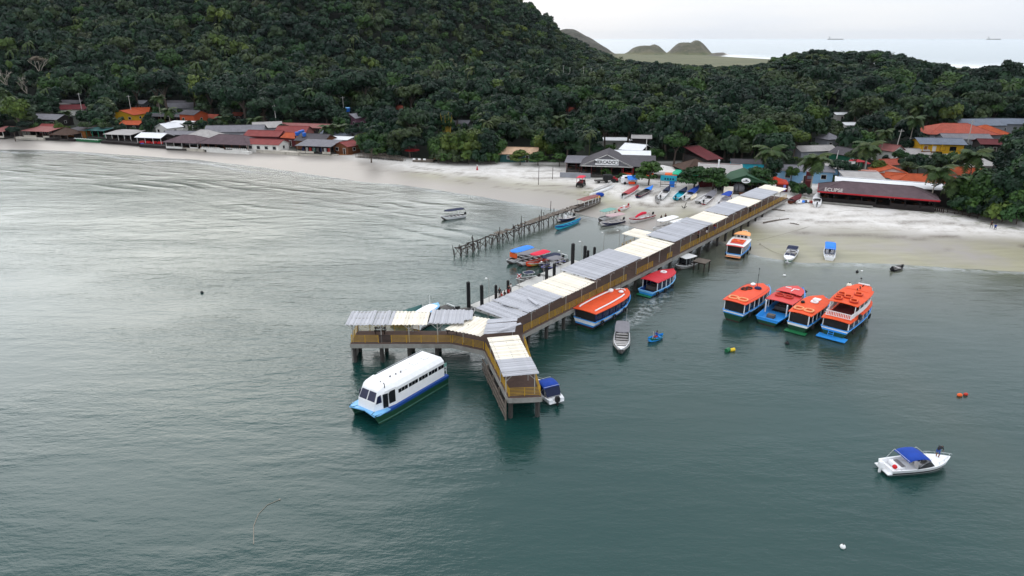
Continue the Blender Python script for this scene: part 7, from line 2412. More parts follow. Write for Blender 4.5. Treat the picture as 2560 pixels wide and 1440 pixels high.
# --- yellow bamboo clump
c = G(1118, 335, 6)
t = thing('bamboo_clump', 'tall yellow-green bamboo clump in the woods left of the tan shed', 'bamboo', (c.x, c.y, gz(c.x, c.y)))
r = random.Random(8)
for i in range(16):
    a, rr = r.uniform(0, 2 * PI), r.uniform(0, 2.4)
    b0 = Vector((rr * math.cos(a) * 0.5, rr * math.sin(a) * 0.5, -0.3))
    e = Vector((rr * math.cos(a) * 1.5, rr * math.sin(a) * 1.5, r.uniform(9, 12)))
    MB().path([b0, b0.lerp(e, 0.5) + Vector((0, 0, 0.8)), e], [0.09, 0.07, 0.03], 5).obj('culm', 'hull_yellow', t)
o = place('foliage', crown_mesh('foliage', 200, (2.6, 2.6, 3.6), 7.4, 12, 700, 0.4, 'tall', 'leaf_bright', 0.5), t)
KARR.append((1095, 285, 1145, 330, c.y - 1))

# --- the woods: 300 trees that show largest as things, the rest as one forest
r = np.random.RandomState(4)
pts = []
def grid(y0, y1, st):
    ys = np.arange(y0, y1, st)
    for y in ys:
        w = y * 0.80 + 30
        xs = np.arange(-w, w, st)
        yy = y + r.uniform(-.45, .45, len(xs)) * st
        xx = xs + r.uniform(-.45, .45, len(xs)) * st
        pts.append(np.stack([xx, yy], 1))
grid(120, 330, 5.6)
grid(330, 560, 6.4)
grid(560, 1000, 8.0)
pts = np.concatenate(pts)
x, y = pts[:, 0], pts[:, 1]
hz = height(x, y)
ok = (y > np.interp(x, VGX, VGY) + 4.0) & (hz > 0.8) & (ocean_d(x, y) > 45)
flat = (hz < 10)
ok &= ~(flat & (y > np.interp(x, [100, 160, 230, 300, 600], [930, 880, 720, 700, 700])))
ok &= ~((x > 385) & (y > 530) & (hz < 6))
x, y, hz = x[ok], y[ok], hz[ok]
near, far = [], []
for i in range(len(x)):
    X_, Y_, g = x[i], y[i], hz[i]
    if any((X_ - a) ** 2 + (Y_ - b_) ** 2 < (q + 1.0) ** 2 for a, b_, q in FOOT):
        continue
    sc = r.choice((r.uniform(0.65, 0.95), r.uniform(0.9, 1.4))) if Y_ < 330 else r.choice((r.uniform(0.75, 1.15), r.uniform(1.1, 1.8)))
    zf_ = 1.0
    if r.rand() < 0.05:
        sc *= 1.2
    if X_ > 60 and Y_ > 420:
        zf_ = min(1.0, r.uniform(0.72, 1.0) / sc)
    done = False
    for f in (1.0, 0.72, 0.5, 0.34):
        if not blocked(X_, Y_, g, 4.6 * sc * f, 10.8 * sc * f):
            sc *= f
            done = True
            break
    if not done:
        continue
    q = PJ(X_, Y_, g + 8)
    size = q[2] * sc
    inview = -60 < q[0] < 2620 and q[1] > -40
    (near if inview else far).append((size, X_, Y_, g, sc, zf_))
near.sort(key=lambda a: -a[0])
far += near[300:]
near = near[:300]
FL = ['broad dark green tree in the wood behind the beach', 'wide-crowned green tree in the wood behind the beach', 'tall narrow-crowned tree in the wood behind the beach', 'fresh yellow-green tree in the wood behind the beach', 'low-domed dark tree in the wood behind the beach', 'bright green round-crowned tree in the wood behind the beach']
FG = ['broad dark trees of the wood', 'wide-crowned trees of the wood', 'tall narrow trees of the wood', 'yellow-green trees of the wood', 'low-domed trees of the wood', 'bright round trees of the wood']
for i, (s_, X_, Y_, g, sc, zf_) in enumerate(near):
    k = r.choice(6, p=[.24, .2, .16, .15, .15, .10])
    tree(KINDS[k], X_, Y_, sc, r.uniform(0, 6.28), FL[k], FG[k], zsc=r.uniform(0.88, 1.18), g=g)
# forest: points carrying instances of the crowns below
N_ = len(far)
me = bpy.data.meshes.new('forest')
me.from_pydata([(a[1], a[2], a[3]) for a in far], [], [])
an = me.attributes.new('sc', 'FLOAT_VECTOR', 'POINT')
sv = []
for a in far:
    z = r.uniform(0.85, 1.25) * a[5]
    sv += [a[4], a[4], a[4] * z]
an.data.foreach_set('vector', np.array(sv, np.float32))
an = me.attributes.new('rz', 'FLOAT', 'POINT')
an.data.foreach_set('value', r.uniform(0, 6.28, N_).astype(np.float32))
an = me.attributes.new('kind', 'INT', 'POINT')
an.data.foreach_set('value', r.choice(7, N_, p=[.27, .21, .14, .12, .15, .05, .06]).astype(np.int32))
forest = setting(place('forest', me), 'stuff')
forest['label'] = 'dense rainforest canopy covering the hills'
ng = bpy.data.node_groups.new('forest_canopy', 'GeometryNodeTree')
ng.interface.new_socket('Geometry', in_out='INPUT', socket_type='NodeSocketGeometry')
ng.interface.new_socket('Geometry', in_out='OUTPUT', socket_type='NodeSocketGeometry')
gi, go = ng.nodes.new('NodeGroupInput'), ng.nodes.new('NodeGroupOutput')
iop = ng.nodes.new('GeometryNodeInstanceOnPoints')
g2i = ng.nodes.new('GeometryNodeJoinGeometry')
# the canopy crowns stand as seven ordinary trees at the foot of the hill; the forest repeats them
src = []
for i, (cm, rad, top) in enumerate(FAR):
    X_, Y_ = -150 + 46 * i, 452 + 10 * i
    t = thing('hillside_tree', ['dome-crowned tree at the foot of the wooded hill', 'wide tree at the foot of the wooded hill', 'tall tree at the foot of the wooded hill', 'light green tree at the foot of the wooded hill', 'ragged tree at the foot of the wooded hill', 'pale leaved tree at the foot of the wooded hill', 'slim wild palm at the foot of the wooded hill'][i], 'tree', (X_, Y_, gz(X_, Y_)))
    place('trunk', KINDS[i % 6][1], t)
    src.append(place('crown', cm, t))
for o in reversed(src):
    oi = ng.nodes.new('GeometryNodeObjectInfo')
    oi.transform_space = 'ORIGINAL'
    oi.inputs['Object'].default_value = o
    oi.inputs['As Instance'].default_value = True
    ng.links.new(oi.outputs['Geometry'], g2i.inputs[0])
def nattr(nm, ty):
    n = ng.nodes.new('GeometryNodeInputNamedAttribute')
    n.data_type = ty
    n.inputs['Name'].default_value = nm
    return n.outputs['Attribute']
ng.links.new(gi.outputs[0], iop.inputs['Points'])
ng.links.new(g2i.outputs[0], iop.inputs['Instance'])
iop.inputs['Pick Instance'].default_value = True
ng.links.new(nattr('kind', 'INT'), iop.inputs['Instance Index'])
ng.links.new(nattr('sc', 'FLOAT_VECTOR'), iop.inputs['Scale'])
cx = ng.nodes.new('ShaderNodeCombineXYZ')
ng.links.new(nattr('rz', 'FLOAT'), cx.inputs['Z'])
ng.links.new(cx.outputs[0], iop.inputs['Rotation'])
ng.links.new(iop.outputs[0], go.inputs[0])
md = forest.modifiers.new('canopy', 'NODES')
md.node_group = ng
print('trees', len(near), 'forest points', N_)
# ------------------------------------------------------------------ boats drawn up on the sand
def on_sand(px, py, h0=0.5):
    c = G(px, py, 1.0 + h0)
    for _ in range(3):
        c = G(px, py, gz(c.x, c.y) + h0)
    return Vector((c.x, c.y, 0)), gz(c.x, c.y)
def beach_boat(label, sp_, bp_, B, hullm, ins='seat_grey', cover=None, canopy=None, two=None, gun='white', motor='black', tilt=0.06, bottom=None, ct=(0.15, 0.7), zc=1.7, benches=2, H=0.6):
    st, g0 = on_sand(*sp_)
    bw, g1 = on_sand(*bp_)
    g = (g0 + g1) / 2
    t, L = boat_at('beached_boat', label, 'boat', st, bw, None, g + 0.22, tilt, -math.atan2(g1 - g0, max(1, (bw - st).length)))
    h = Hull(L, B, H, 0.3, 0.35, 0.85, 2.4, rake=0.5)
    top = two or hullm
    bt = bottom or hullm
    ms = list(dict.fromkeys([bt, hullm, top]))
    h.build(ms, [(0.4, bt), (0.75, hullm), (1.0, top)], t, inner=ins, floor=0.15, gun=gun, shell=0.10)
    h.rail(0, 1, 0.0, 0.0, 0.05, 'gunwale', gun, t)
    for i in range(benches):
        tt = 0.2 + 0.4 * i / max(1, benches - 1)
        MB().box((h.x(tt), 0, 0.42), (0.35, h.hb(tt) * 1.7, 0.06)).obj('bench', ins, t)
    if cover:
        h.lid(ct[0], ct[1], H + 0.10, 0.02, 0.05, 0.25, 'cover', cover, t, 8, rise=0.25)
    if canopy:
        h.lid(ct[0], ct[1], zc, 0.02, 0.05, 0.12, 'canopy', canopy, t, 7)
        for sg in (1, -1):
            for tt in (ct[0] + 0.03, ct[1] - 0.03):
                MB().tube((h.x(tt), sg * (h.hb(tt) - 0.06), H), (h.x(tt), sg * (h.hb(tt) - 0.06), zc), 0.03).obj('canopy_post', 'steel', t)
    if motor:
        outboard(t, h.x(0), 0, H - 0.1, motor, 0.9)
    for x in (-L * 0.25, L * 0.25):
        MB().tube((x, -B * 0.6, -0.32), (x, B * 0.6, -0.32), 0.12, n=6).obj('roller', 'wood_dark', t)
    return t, h, L
beach_boat('beached white boat with dark red cover and black outboard', (1556, 492), (1598, 468), 1.9, 'white', cover='hull_red', ct=(0.15, 0.92))
t, h, L = beach_boat('beached dark red launch with blue tarpaulin heaped on its bow', (1594, 491), (1632, 470), 1.9, 'hull_navy', 'interior_mid', cover='canvas_sky', ct=(0.62, 0.98), two='hull_red', gun='hull_grey')
beach_boat('beached white boat with navy cover beside the turquoise sign', (1651, 496), (1674, 470), 1.9, 'white', cover='canvas_navy', ct=(0.55, 0.97), two='canvas_white', bottom='black')
beach_boat('beached turquoise boat under the almond tree', (1689, 497), (1716, 473), 2.1, 'hull_turq', 'hull_turq', cover='canvas_navy', ct=(0.55, 0.96), gun='canvas_white', two='hull_turq', bottom='wall_teal')
beach_boat('beached white boat with long royal blue tarpaulin', (1711, 497), (1747, 469), 2.0, 'white', cover='canvas_blue', ct=(0.40, 0.97))
beach_boat('beached white boat with grey tarpaulin and dark red keel', (1759, 507), (1790, 477), 2.1, 'white', cover='canvas_grey', ct=(0.38, 0.80), bottom='hull_red')
beach_boat('beached white boat with blue bimini at the pier roof', (1797, 514), (1828, 488), 2.0, 'white', canopy='canvas_blue', ct=(0.42, 0.85), bottom='hull_red', gun='white')
beach_boat('upright white boat with black outboard beside the rubbish heap', (2042, 514), (2043, 488), 2.0, 'white', 'white', cover='white', ct=(0.45, 0.97), tilt=0.0)
beach_boat('low grey hull behind the yellow kayak', (1742, 505), (1768, 490), 1.5, 'hull_grey', motor=None)
beach_boat('dark overturned-looking hull half hidden by the bush', (1975, 505), (2002, 492), 1.8, 'wood_brown', cover='wall_maroon', ct=(0.1, 0.95), motor=None, two='wall_maroon', gun='wall_maroon')
def sand_canoe(label, a, b_, B, m_, ins, **k):
    st, g0 = on_sand(*a, 0.25)
    bw, g1 = on_sand(*b_, 0.25)
    t, L = boat_at('canoe', label, 'boat', st, bw, None, (g0 + g1) / 2 + 0.15, k.get('tilt', 0.1), -math.atan2(g1 - g0, max(1, (bw - st).length)))
    h = Hull(L, B, 0.4, 0.2, 0.2, double=True, srise=0.15, rake=0.3)
    h.build([m_], [(0.5, m_), (1.0, m_)], t, inner=ins, floor=0.0, gun=m_, shell=0.05)
    for i in range(2):
        MB().box((h.x(0.35 + 0.3 * i), 0, 0.3), (0.18, h.hb(0.4) * 1.9, 0.04)).obj('thwart', ins, t)
sand_canoe('bleached grey dugout canoe on open sand', (1645, 510), (1641, 491), 1.4, 'fibro_light', 'hull_grey')
sand_canoe('pale yellow kayak lying beside the grey hull', (1726, 500), (1741, 488), 1.0, 'tile_pale' if 'tile_pale' in MATS else 'cream_sheet', 'cream_sheet')
sand_canoe('long white outrigger hull on trestles', (1474, 489), (1537, 466), 0.9, 'white', 'white', tilt=0)
sand_canoe('second white outrigger hull lying beside the first', (1482, 478), (1530, 459), 0.9, 'white', 'seat_grey', tilt=0)
sand_canoe('white and grey dinghy tipped beside the rubbish heap', (1988, 508), (2012, 503), 1.3, 'seat_grey', 'white', tilt=0.5)
st, bw = G(2231, 676, 0.1), G(2258, 668, 0.1)
t, L = boat_at('dinghy', 'small dark skiff awash at the water line', 'boat', st, bw)
h = Hull(L, 1.4, 0.4, 0.2, 0.3)
h.build(['black'], [(0.5, 'black'), (1.0, 'black')], t, inner='hull_grey', floor=0.05, gun='black')
MB().box((0, 0, 0.35), (0.3, 1.1, 0.05)).obj('thwart', 'seat_grey', t)
outboard(t, h.x(0), 0, 0.3, 'black', 0.8)
# boats seen behind the left wing of the pier
t, h, L = launch('launch under a dark teal tarpaulin behind the left pier wing', (985, 806), (1056, 773), 2.3, 'hull_green', None, 'interior_mid', motor=None, z=0.0, bottom='black')
h.lid(0.05, 0.98, 1.1, 0.0, 0.05, 0.3, 'tarpaulin', 'wall_teal', t, 8)
t, h, L = launch('cabin boat with lavender white ribbed hardtop behind the left pier wing', (1040, 812), (1104, 775), 2.5, 'white', None, 'interior_mid', motor=None, zg=0.8)
h.lid(0.12, 0.88, 2.2, -0.1, 0.10, 0.14, 'hardtop', 'hull_lightblue', t, 8, nose=0.2)
h.lid(0.18, 0.70, 2.32, -0.3, 0.05, 0.10, 'hardtop_panel', 'white', t, 6)
for sg in (1, -1):
    for tt in (0.2, 0.5, 0.75):
        MB().box((h.x(tt), sg * (h.hb(tt) - 0.2), 1.5), (0.1, 0.08, 1.4)).obj('post', 'white', t)
MB().box((h.x(0.5), 0, 1.5), (L * 0.5, 1.8, 1.2)).obj('cabin', 'glass_dark', t)
MB().tube((h.x(0.55), 0, 2.3), (h.x(0.55), 0, 4.2), 0.03).obj('aerial', 'white', t)
t, h, L = launch('black inflatable tender with white arch behind the pier fork', (1098, 790), (1150, 772), 2.6, 'black', None, 'interior', gun='rubber', zg=0.6, bottom='black')
MB().path([(h.x(0.6), 1.0, 0.6), (h.x(0.55), 0.9, 1.8), (h.x(0.55), -0.9, 1.8), (h.x(0.6), -1.0, 0.6)], 0.05, 5).obj('arch', 'white', t)
h.lid(0.2, 0.55, 1.5, -0.1, 0.05, 0.1, 'cover', 'black', t)
launch('low black launch with dark cover moored at the stained pontoon', (1142, 792), (1186, 776), 2.2, 'black', 'black', 'interior', zc=1.1, gun='seat_grey', bottom='black', motor=None)
t, h, L = launch('white tender by the guide piles with its awning folded', (1486, 668), (1442, 682), 1.8, 'white', None, 'seat_grey', motor='black', benches=2)

# ------------------------------------------------------------------ people
def person_mesh(J, zones):
    """J: joint -> (pos, radius); body grown with a skin modifier over the joint tree; zones: bone -> material"""
    bones = [('pelvis', 'belly'), ('belly', 'chest'), ('chest', 'neck'), ('neck', 'head'), ('head', 'crown')]
    for s_ in 'LR':
        bones += [('pelvis', 'hip' + s_), ('hip' + s_, 'knee' + s_), ('knee' + s_, 'ankle' + s_), ('ankle' + s_, 'toe' + s_), ('chest', 'sh' + s_), ('sh' + s_, 'elb' + s_), ('elb' + s_, 'wri' + s_), ('wri' + s_, 'hand' + s_)]
    names = list(J)
    me = bpy.data.meshes.new('body')
    me.from_pydata([J[n][0] for n in names], [(names.index(a), names.index(b_)) for a, b_ in bones], [])
    o = bpy.data.objects.new('body', me)
    COL.objects.link(o)
    o.modifiers.new('skin', 'SKIN')
    for i, n in enumerate(names):
        sv_ = me.skin_vertices[0].data[i]
        r_0 = J[n][1]
        sv_.radius = (r_0, r_0) if not hasattr(r_0, '__len__') else r_0
        sv_.use_root = n == 'pelvis'
    sb_ = o.modifiers.new('sub', 'SUBSURF')
    sb_.levels = sb_.render_levels = 1
    dg = bpy.context.evaluated_depsgraph_get()
    out = bpy.data.meshes.new_from_object(o.evaluated_get(dg))
    bpy.data.objects.remove(o)
    mats = list(dict.fromkeys(zones.values()))
    out.materials.clear()
    for m_ in mats:
        out.materials.append(MT(m_))
    segs = [(Vector(J[a][0]), Vector(J[b_][0]), zones[b_]) for a, b_ in bones if b_ in zones]
    for p in out.polygons:
        c = p.center
        best, bz = 1e9, None
        for a, b_, zn in segs:
            d = b_ - a
            u = max(0, min(1, (c - a).dot(d) / max(1e-9, d.length_squared)))
            q = (c - a - d * u).length
            if q < best:
                best, bz = q, zn
        p.material_index = mats.index(bz)
        p.use_smooth = True
    return out
def pose(kind):
    J = {'pelvis': ((0, 0, 0.92), (0.16, 0.11)), 'belly': ((0, 0, 1.10), (0.15, 0.10)), 'chest': ((0, 0, 1.34), (0.18, 0.12)), 'neck': ((0, 0.01, 1.50), 0.055), 'head': ((0, 0.02, 1.60), 0.085), 'crown': ((0, 0.01, 1.70), 0.075)}
    for s_, k in (('L', 1), ('R', -1)):
        J['hip' + s_] = ((0.10 * k, 0, 0.86), 0.10)
        J['knee' + s_] = ((0.11 * k, 0.02, 0.48), 0.065)
        J['ankle' + s_] = ((0.11 * k, -0.01, 0.09), 0.045)
        J['toe' + s_] = ((0.12 * k, 0.15, 0.04), 0.04)
        J['sh' + s_] = ((0.20 * k, 0, 1.40), 0.065)
        J['elb' + s_] = ((0.26 * k, -0.02, 1.13), 0.045)
        J['wri' + s_] = ((0.25 * k, 0.07, 0.90), 0.034)
        J['hand' + s_] = ((0.24 * k, 0.10, 0.80), 0.035)
    def mv(n, p):
        J[n] = (p, J[n][1])
    if kind == 'walk':
        for s_, k in (('L', 1), ('R', -1)):
            mv('knee' + s_, (0.10 * k, 0.16 * k, 0.50))
            mv('ankle' + s_, (0.10 * k, 0.20 * k - 0.08, 0.10))
            mv('toe' + s_, (0.11 * k, 0.20 * k + 0.08, 0.05))
            mv('elb' + s_, (0.25 * k, -0.12 * k, 1.14))
            mv('wri' + s_, (0.24 * k, -0.05 * k + 0.06, 0.92))
            mv('hand' + s_, (0.23 * k, -0.02 * k + 0.09, 0.83))
    if kind in ('sit', 'row'):
        for n in list(J):
            p = J[n][0]
            J[n] = ((p[0], p[1], p[2] - 0.48), J[n][1])
        for s_, k in (('L', 1), ('R', -1)):
            mv('hip' + s_, (0.11 * k, 0.06, 0.42))
            mv('knee' + s_, (0.15 * k, 0.46, 0.46))
            mv('ankle' + s_, (0.14 * k, 0.50, 0.06))
            mv('toe' + s_, (0.15 * k, 0.66, 0.02))
            mv('wri' + s_, (0.18 * k, 0.30, 0.62))
            mv('hand' + s_, (0.16 * k, 0.40, 0.60))
        if kind == 'row':
            mv('elbL', (0.22, 0.25, 0.74)); mv('wriL', (0.24, 0.42, 0.86)); mv('handL', (0.26, 0.47, 0.92))
            mv('elbR', (-0.14, 0.26, 0.70)); mv('wriR', (0.10, 0.42, 0.58)); mv('handR', (0.20, 0.46, 0.55))
    if kind == 'bend':
        mv('pelvis', (0, -0.12, 0.86)); mv('belly', (0, 0.0, 1.02)); mv('chest', (0, 0.22, 1.12)); mv('neck', (0, 0.36, 1.10)); mv('head', (0, 0.45, 1.05)); mv('crown', (0, 0.54, 1.02))
        for s_, k in (('L', 1), ('R', -1)):
            mv('hip' + s_, (0.10 * k, -0.10, 0.80)); mv('knee' + s_, (0.14 * k, 0.06, 0.45))
            mv('sh' + s_, (0.19 * k, 0.26, 1.12)); mv('elb' + s_, (0.22 * k, 0.36, 0.86)); mv('wri' + s_, (0.16 * k, 0.46, 0.66)); mv('hand' + s_, (0.13 * k, 0.50, 0.58))
    return J
PM = {}
def person(label, loc, rz, kind='stand', top='cloth_black', legs='cloth_black', hair='hair', shorts=False, sc=1.0):
    key = (kind, top, legs, shorts)
    J = pose(kind)
    if key not in PM:
        z = {'belly': top, 'chest': top, 'neck': 'skin', 'head': 'skin', 'crown': 'skin'}
        for s_ in 'LR':
            z.update({'hip' + s_: legs, 'knee' + s_: legs, 'ankle' + s_: 'skin' if shorts else legs, 'toe' + s_: 'cloth_black', 'sh' + s_: top, 'elb' + s_: top, 'wri' + s_: 'skin', 'hand' + s_: 'skin'})
        PM[key] = person_mesh(J, z)
    t = thing('person', label, 'person', loc, rz)
    t.scale = (sc, sc, sc)
    place('body', PM[key], t)
    hd_, cr = Vector(J['head'][0]), Vector(J['crown'][0])
    MB().ball(hd_.lerp(cr, 0.75) + Vector((0, -0.02, 0.01)), 0.105, (0.95, 1.05, 0.95), 8, 6).obj('hair', hair, t, smooth=True)
    fc = Vector((0, 0.10, 0)) if kind != 'bend' else Vector((0, 0.03, -0.09))
    m_ = MB().ball(hd_ + fc * 0.9, 0.022, (0.8, 1.2, 1.2), 6, 4)
    m_.obj('nose', 'skin', t)
    return t
def stand(label, px, py, rz=0.0, kind='stand', zz=None, **k):
    if zz is None:
        c, g = on_sand(px, py, 0.0)
        g = max(g, -0.3)
    else:
        c = G(px, py, zz)
        g = zz
    return person(label, (c.x, c.y, g), rz, kind, **k)
stand('person in black wading left of the white canopied launches', 1652, 556, 0.5)
stand('person in black wading with a rope beside the white launches', 1663, 552, -0.6, 'walk', legs='cloth_navy')
stand('person in dark clothes at the corner post of the long bar', 2062, 498, 2.5)
stand('person in black walking out of the long bar onto the sand', 2068, 503, -1.0, 'walk')
stand('person in dark clothes walking on the open right beach', 2477, 571, 2.0, 'walk')
stand('person in blue sitting on the open right beach', 2487, 573, 2.6, 'sit', top='cloth_blue', legs='cloth_navy')
stand('person in black walking across the dry sand below the market', 1417, 443, -1.2, 'walk')
stand('person in dark clothes beside the market low wall', 1449, 434, 0.6)
stand('person with white cap standing by the boat row', 1812, 471, 0.4, top='cloth_black', hair='cloth_white')
stand('person in black leaning forward near the pier head', 1822, 478, -0.9, 'walk', legs='cloth_jeans')
stand('person in dark shirt in the plaza behind the bush', 1970, 470, 1.0)
stand('second person in dark shirt in the plaza', 1981, 470, -0.5, top='cloth_navy')
stand('person in white and black beside the sign pillar', 2003, 466, 2.0, top='cloth_white')
def on_pier(label, s, n, rz, kind='stand', **k):
    p = AX(s, n, DZ)
    return person(label, tuple(p), rz, kind, **k)
on_pier('person in black walking up the landward stretch of pier', 84.0, 1.2, ANG - PI / 2, 'walk')
on_pier('person in red walking ahead on the landward stretch of pier', 88.0, 1.6, ANG - PI / 2, 'walk', top='cloth_red')
tp = ['cloth_black', 'cloth_blue', 'cloth_red', 'cloth_white', 'cloth_navy']
lb = ['person in black waiting under the fifth roof of the pier', 'person in blue waiting under the fifth roof of the pier', 'person in red waiting under the fifth roof of the pier', 'person in white waiting under the fifth roof of the pier', 'person in navy waiting under the fifth roof of the pier', 'person in black with jeans waiting under the fifth roof', 'person in blue with jeans waiting under the fifth roof', 'person in red with jeans waiting under the fifth roof']
for i in range(8):
    on_pier(lb[i], 56.0 + i * 1.25, 0.7 + 0.5 * (i % 3), i * 1.3, 'stand', top=tp[(i) % 5] if i < 5 else tp[i - 5], legs='cloth_black' if i < 5 else 'cloth_jeans')
def on_pont(label, px, py, rz, kind='stand', **k):
    c = G(px, py, 0.62)
    return person(label, (c.x, c.y, 0.62), rz, kind, **k)
on_pont('person in black standing between the two middle guide piles', 1249, 744, 0.3)
on_pont('person in white standing at the fourth guide pile', 1277, 733, 1.0, top='cloth_white', legs='cloth_black')
on_pont('person in red sitting on the stained pontoon', 1254, 748, 2.0, 'sit', top='cloth_red')
on_pont('person in dark clothes sitting on the stained pontoon', 1262, 744, 2.4, 'sit', top='cloth_black')
on_pont('person in black standing at the edge of the stained pontoon', 1272, 737, 0.0, top='cloth_black', legs='cloth_red')
# rower in the small green-rimmed boat
t0_, h0_, L0_ = rowb
q = t0_.location + (Matrix.Rotation(t0_.rotation_euler.z, 3, 'Z') @ Vector((-L0_ * 0.08, 0, 0)))
pr_ = person('person in blue shirt and red shorts paddling the rowing boat', (q.x, q.y, 0.08), t0_.rotation_euler.z - PI / 2, 'row', top='cloth_blue', legs='cloth_red', shorts=True)
t = thing('paddle', 'pale wooden paddle held by the rower', 'paddle', (q.x, q.y, 0.08), t0_.rotation_euler.z - PI / 2)
MB().tube((0.27, 0.50, 1.15), (0.19, 0.44, 0.32), 0.025).obj('shaft', 'cloth_white', t)
MB().box((0.30, 0.44, 0.1), (0.22, 0.03, 0.5)).obj('blade', 'cloth_white', t)
# man bending over on the foredeck of the speedboat
t0_, h0_, L0_ = sb
q = t0_.location + (Matrix.Rotation(t0_.rotation_euler.z, 3, 'Z') @ Vector((h0_.x(0.80), 0.1, 0)))
person('person in black shirt and blue shorts bending on the speedboat foredeck', (q.x, q.y, h0_.zs(0.8) + 0.12), t0_.rotation_euler.z - PI / 2 + 0.3, 'bend', top='cloth_black', legs='cloth_blue', shorts=True)

# ------------------------------------------------------------------ small things on sand and water
def stake(label, px, py, hh, lean=0.1, r_0=0.09):
    c, g = on_sand(px, py, 0.0)
    t = thing('mooring_stake', label, 'stake', (c.x, c.y, g))
    MB().tube((0, 0, -0.5), (lean, 0, hh), r_0, r_0 * 0.8, n=7).obj('shaft', 'wood_dark', t)
    MB().tube((lean, 0, hh), (lean, 0, hh + 0.06), r_0 * 0.8, r_0 * 0.3, n=7).obj('tip', 'wood_grey', t)
stake('taller wooden stake on the dry sand before the market', 1346, 462, 5.0)
stake('shorter wooden stake on the dry sand before the market', 1381, 448, 3.6)
stake('dark stake beside the shore end of the jetty', 1376, 527, 2.4)
stake('wooden stake between the blue bimini boat and the pier', 1828, 497, 2.0)
def log(label, a, b_, r_0):
    p, g0 = on_sand(*a, 0.1)
    q, g1 = on_sand(*b_, 0.1)
    t = thing('driftwood_log', label, 'log', ((p.x + q.x) / 2, (p.y + q.y) / 2, (g0 + g1) / 2 + r_0 * 0.8), math.atan2(q.y - p.y, q.x - p.x))
    L = (q - p).length
    MB().path([(-L / 2, 0, 0), (-L * 0.1, 0.1, 0.04), (L / 2, 0, 0.02)], [r_0, r_0 * 1.1, r_0 * 0.7], 7).obj('trunk', 'wood_grey', t)
    MB().tube((L * 0.1, 0, 0), (L * 0.2, 0.5, 0.35), r_0 * 0.4, r_0 * 0.2, n=5).obj('branch_stub', 'wood_grey', t)
log('long driftwood log on the sand right of the pier', (1908, 558), (1972, 546), 0.17)
log('short driftwood pole right of the pier head', (1927, 523), (1963, 527), 0.13)
log('thin driftwood branch near the grounded ferry', (1975, 557), (1998, 562), 0.10)
t = thing('anchor', 'rusty dark anchor standing in the sand', 'anchor', tuple(G(1710, 519, 0.9)))
MB().tube((0, 0, -0.2), (0.5, 0, 1.3), 0.08).obj('shank', 'black', t)
MB().path([(-0.6, 0, 0.5), (-0.3, 0, 0.0), (0.1, 0, -0.1), (0.6, 0, 0.3)], 0.09, 5).obj('arm', 'black', t)
def buoy(label, px, py, r_0, m_, group=None, zz=0.1, name='buoy'):
    c = G(px, py, zz)
    g = max(0.0, gz(c.x, c.y))
    t = thing(name, label, 'buoy', (c.x, c.y, g + r_0 * 0.3), 0, group)
    MB().ball((0, 0, 0), r_0, (1, 1, 0.95), 10, 6).obj('float', m_, t, smooth=True)
    MB().tube((0, 0, r_0 * 0.8), (0, 0, r_0 * 1.25), r_0 * 0.2).obj('eye', 'rubber', t)
buoy('white mooring buoy alone in the near open water', 2107, 1366, 0.24, 'buoy_white')
buoy('white mooring buoy behind the moored ferries', 1961, 688, 0.26, 'buoy_white')
buoy('cream mooring buoy at the bow of the two-deck ferry', 2123, 714, 0.45, 'cream_sheet')
buoy('dark mooring buoy in the shallows behind the ferries', 2143, 679, 0.26, 'black')
buoy('small white float beside the dark buoy', 2155, 677, 0.2, 'buoy_white')
buoy('dark buoy far out left of the pier', 505, 731, 0.26, 'black')
buoy('white ball fender on the wet sand by the red-rimmed boat', 1629, 544, 0.3, 'buoy_white', zz=0.3)
buoy('black buoy below the moored ferries', 1968, 858, 0.3, 'black')
t = thing('marker_float', 'green and yellow drum float near the rowing boat', 'float', tuple(G(1822, 876, 0.1)), 0.6)
MB().tube((-0.55, 0, 0.1), (0.05, 0, 0.15), 0.3, n=9).obj('drum', 'hull_green2', t)
MB().tube((0.1, -0.1, 0.05), (0.75, -0.35, 0.1), 0.24, n=9).obj('drum', 'plastic_yellow', t)
t = thing('marker_float', 'orange double drum float on the right open water', 'float', tuple(G(2406, 988, 0.1)), 0.1)
MB().ball((-0.35, 0, 0.05), 0.27, (1.3, 0.9, 0.8)).obj('drum', 'float_orange', t)
MB().ball((0.5, 0.1, 0.05), 0.23, (1.3, 0.9, 0.8)).obj('drum', 'float_red', t)
pts = [G(699, 1249, 0.03), G(668, 1262, 0.03), G(646, 1285, 0.03), G(634, 1315, 0.03), G(634, 1360, 0.03)]
c = pts[2]
t = thing('floating_rope', 'thin pale rope floating on the near water', 'rope', tuple(c))
MB().path([p - c for p in pts], 0.035, 4).obj('strand', 'rope', t)
MB().ball(pts[0] - c, 0.1).obj('knot', 'rope', t)
def mooring_line(label, a, za, b_, zb_):
    p, q = G(*a, za), G(*b_, zb_)
    t = thing('mooring_line', label, 'rope', tuple(p))
    n = 6
    sag = 0.5
    pp = [p.lerp(q, i / n) - p - Vector((0, 0, sag * math.sin(PI * i / n) * min(za, 0.6))) for i in range(n + 1)]
    MB().path(pp, 0.03, 4).obj('strand', 'rope', t)
    MB().ball(pp[-1], 0.12).obj('knot', 'rope', t)
mooring_line('rope from the grounded ferry up the right beach', (1892, 602), 1.4, (2085, 545), 1.0)
mooring_line('pale rope from the runabout across the shallows', (1966, 640), 0.7, (1900, 610), 0.4)
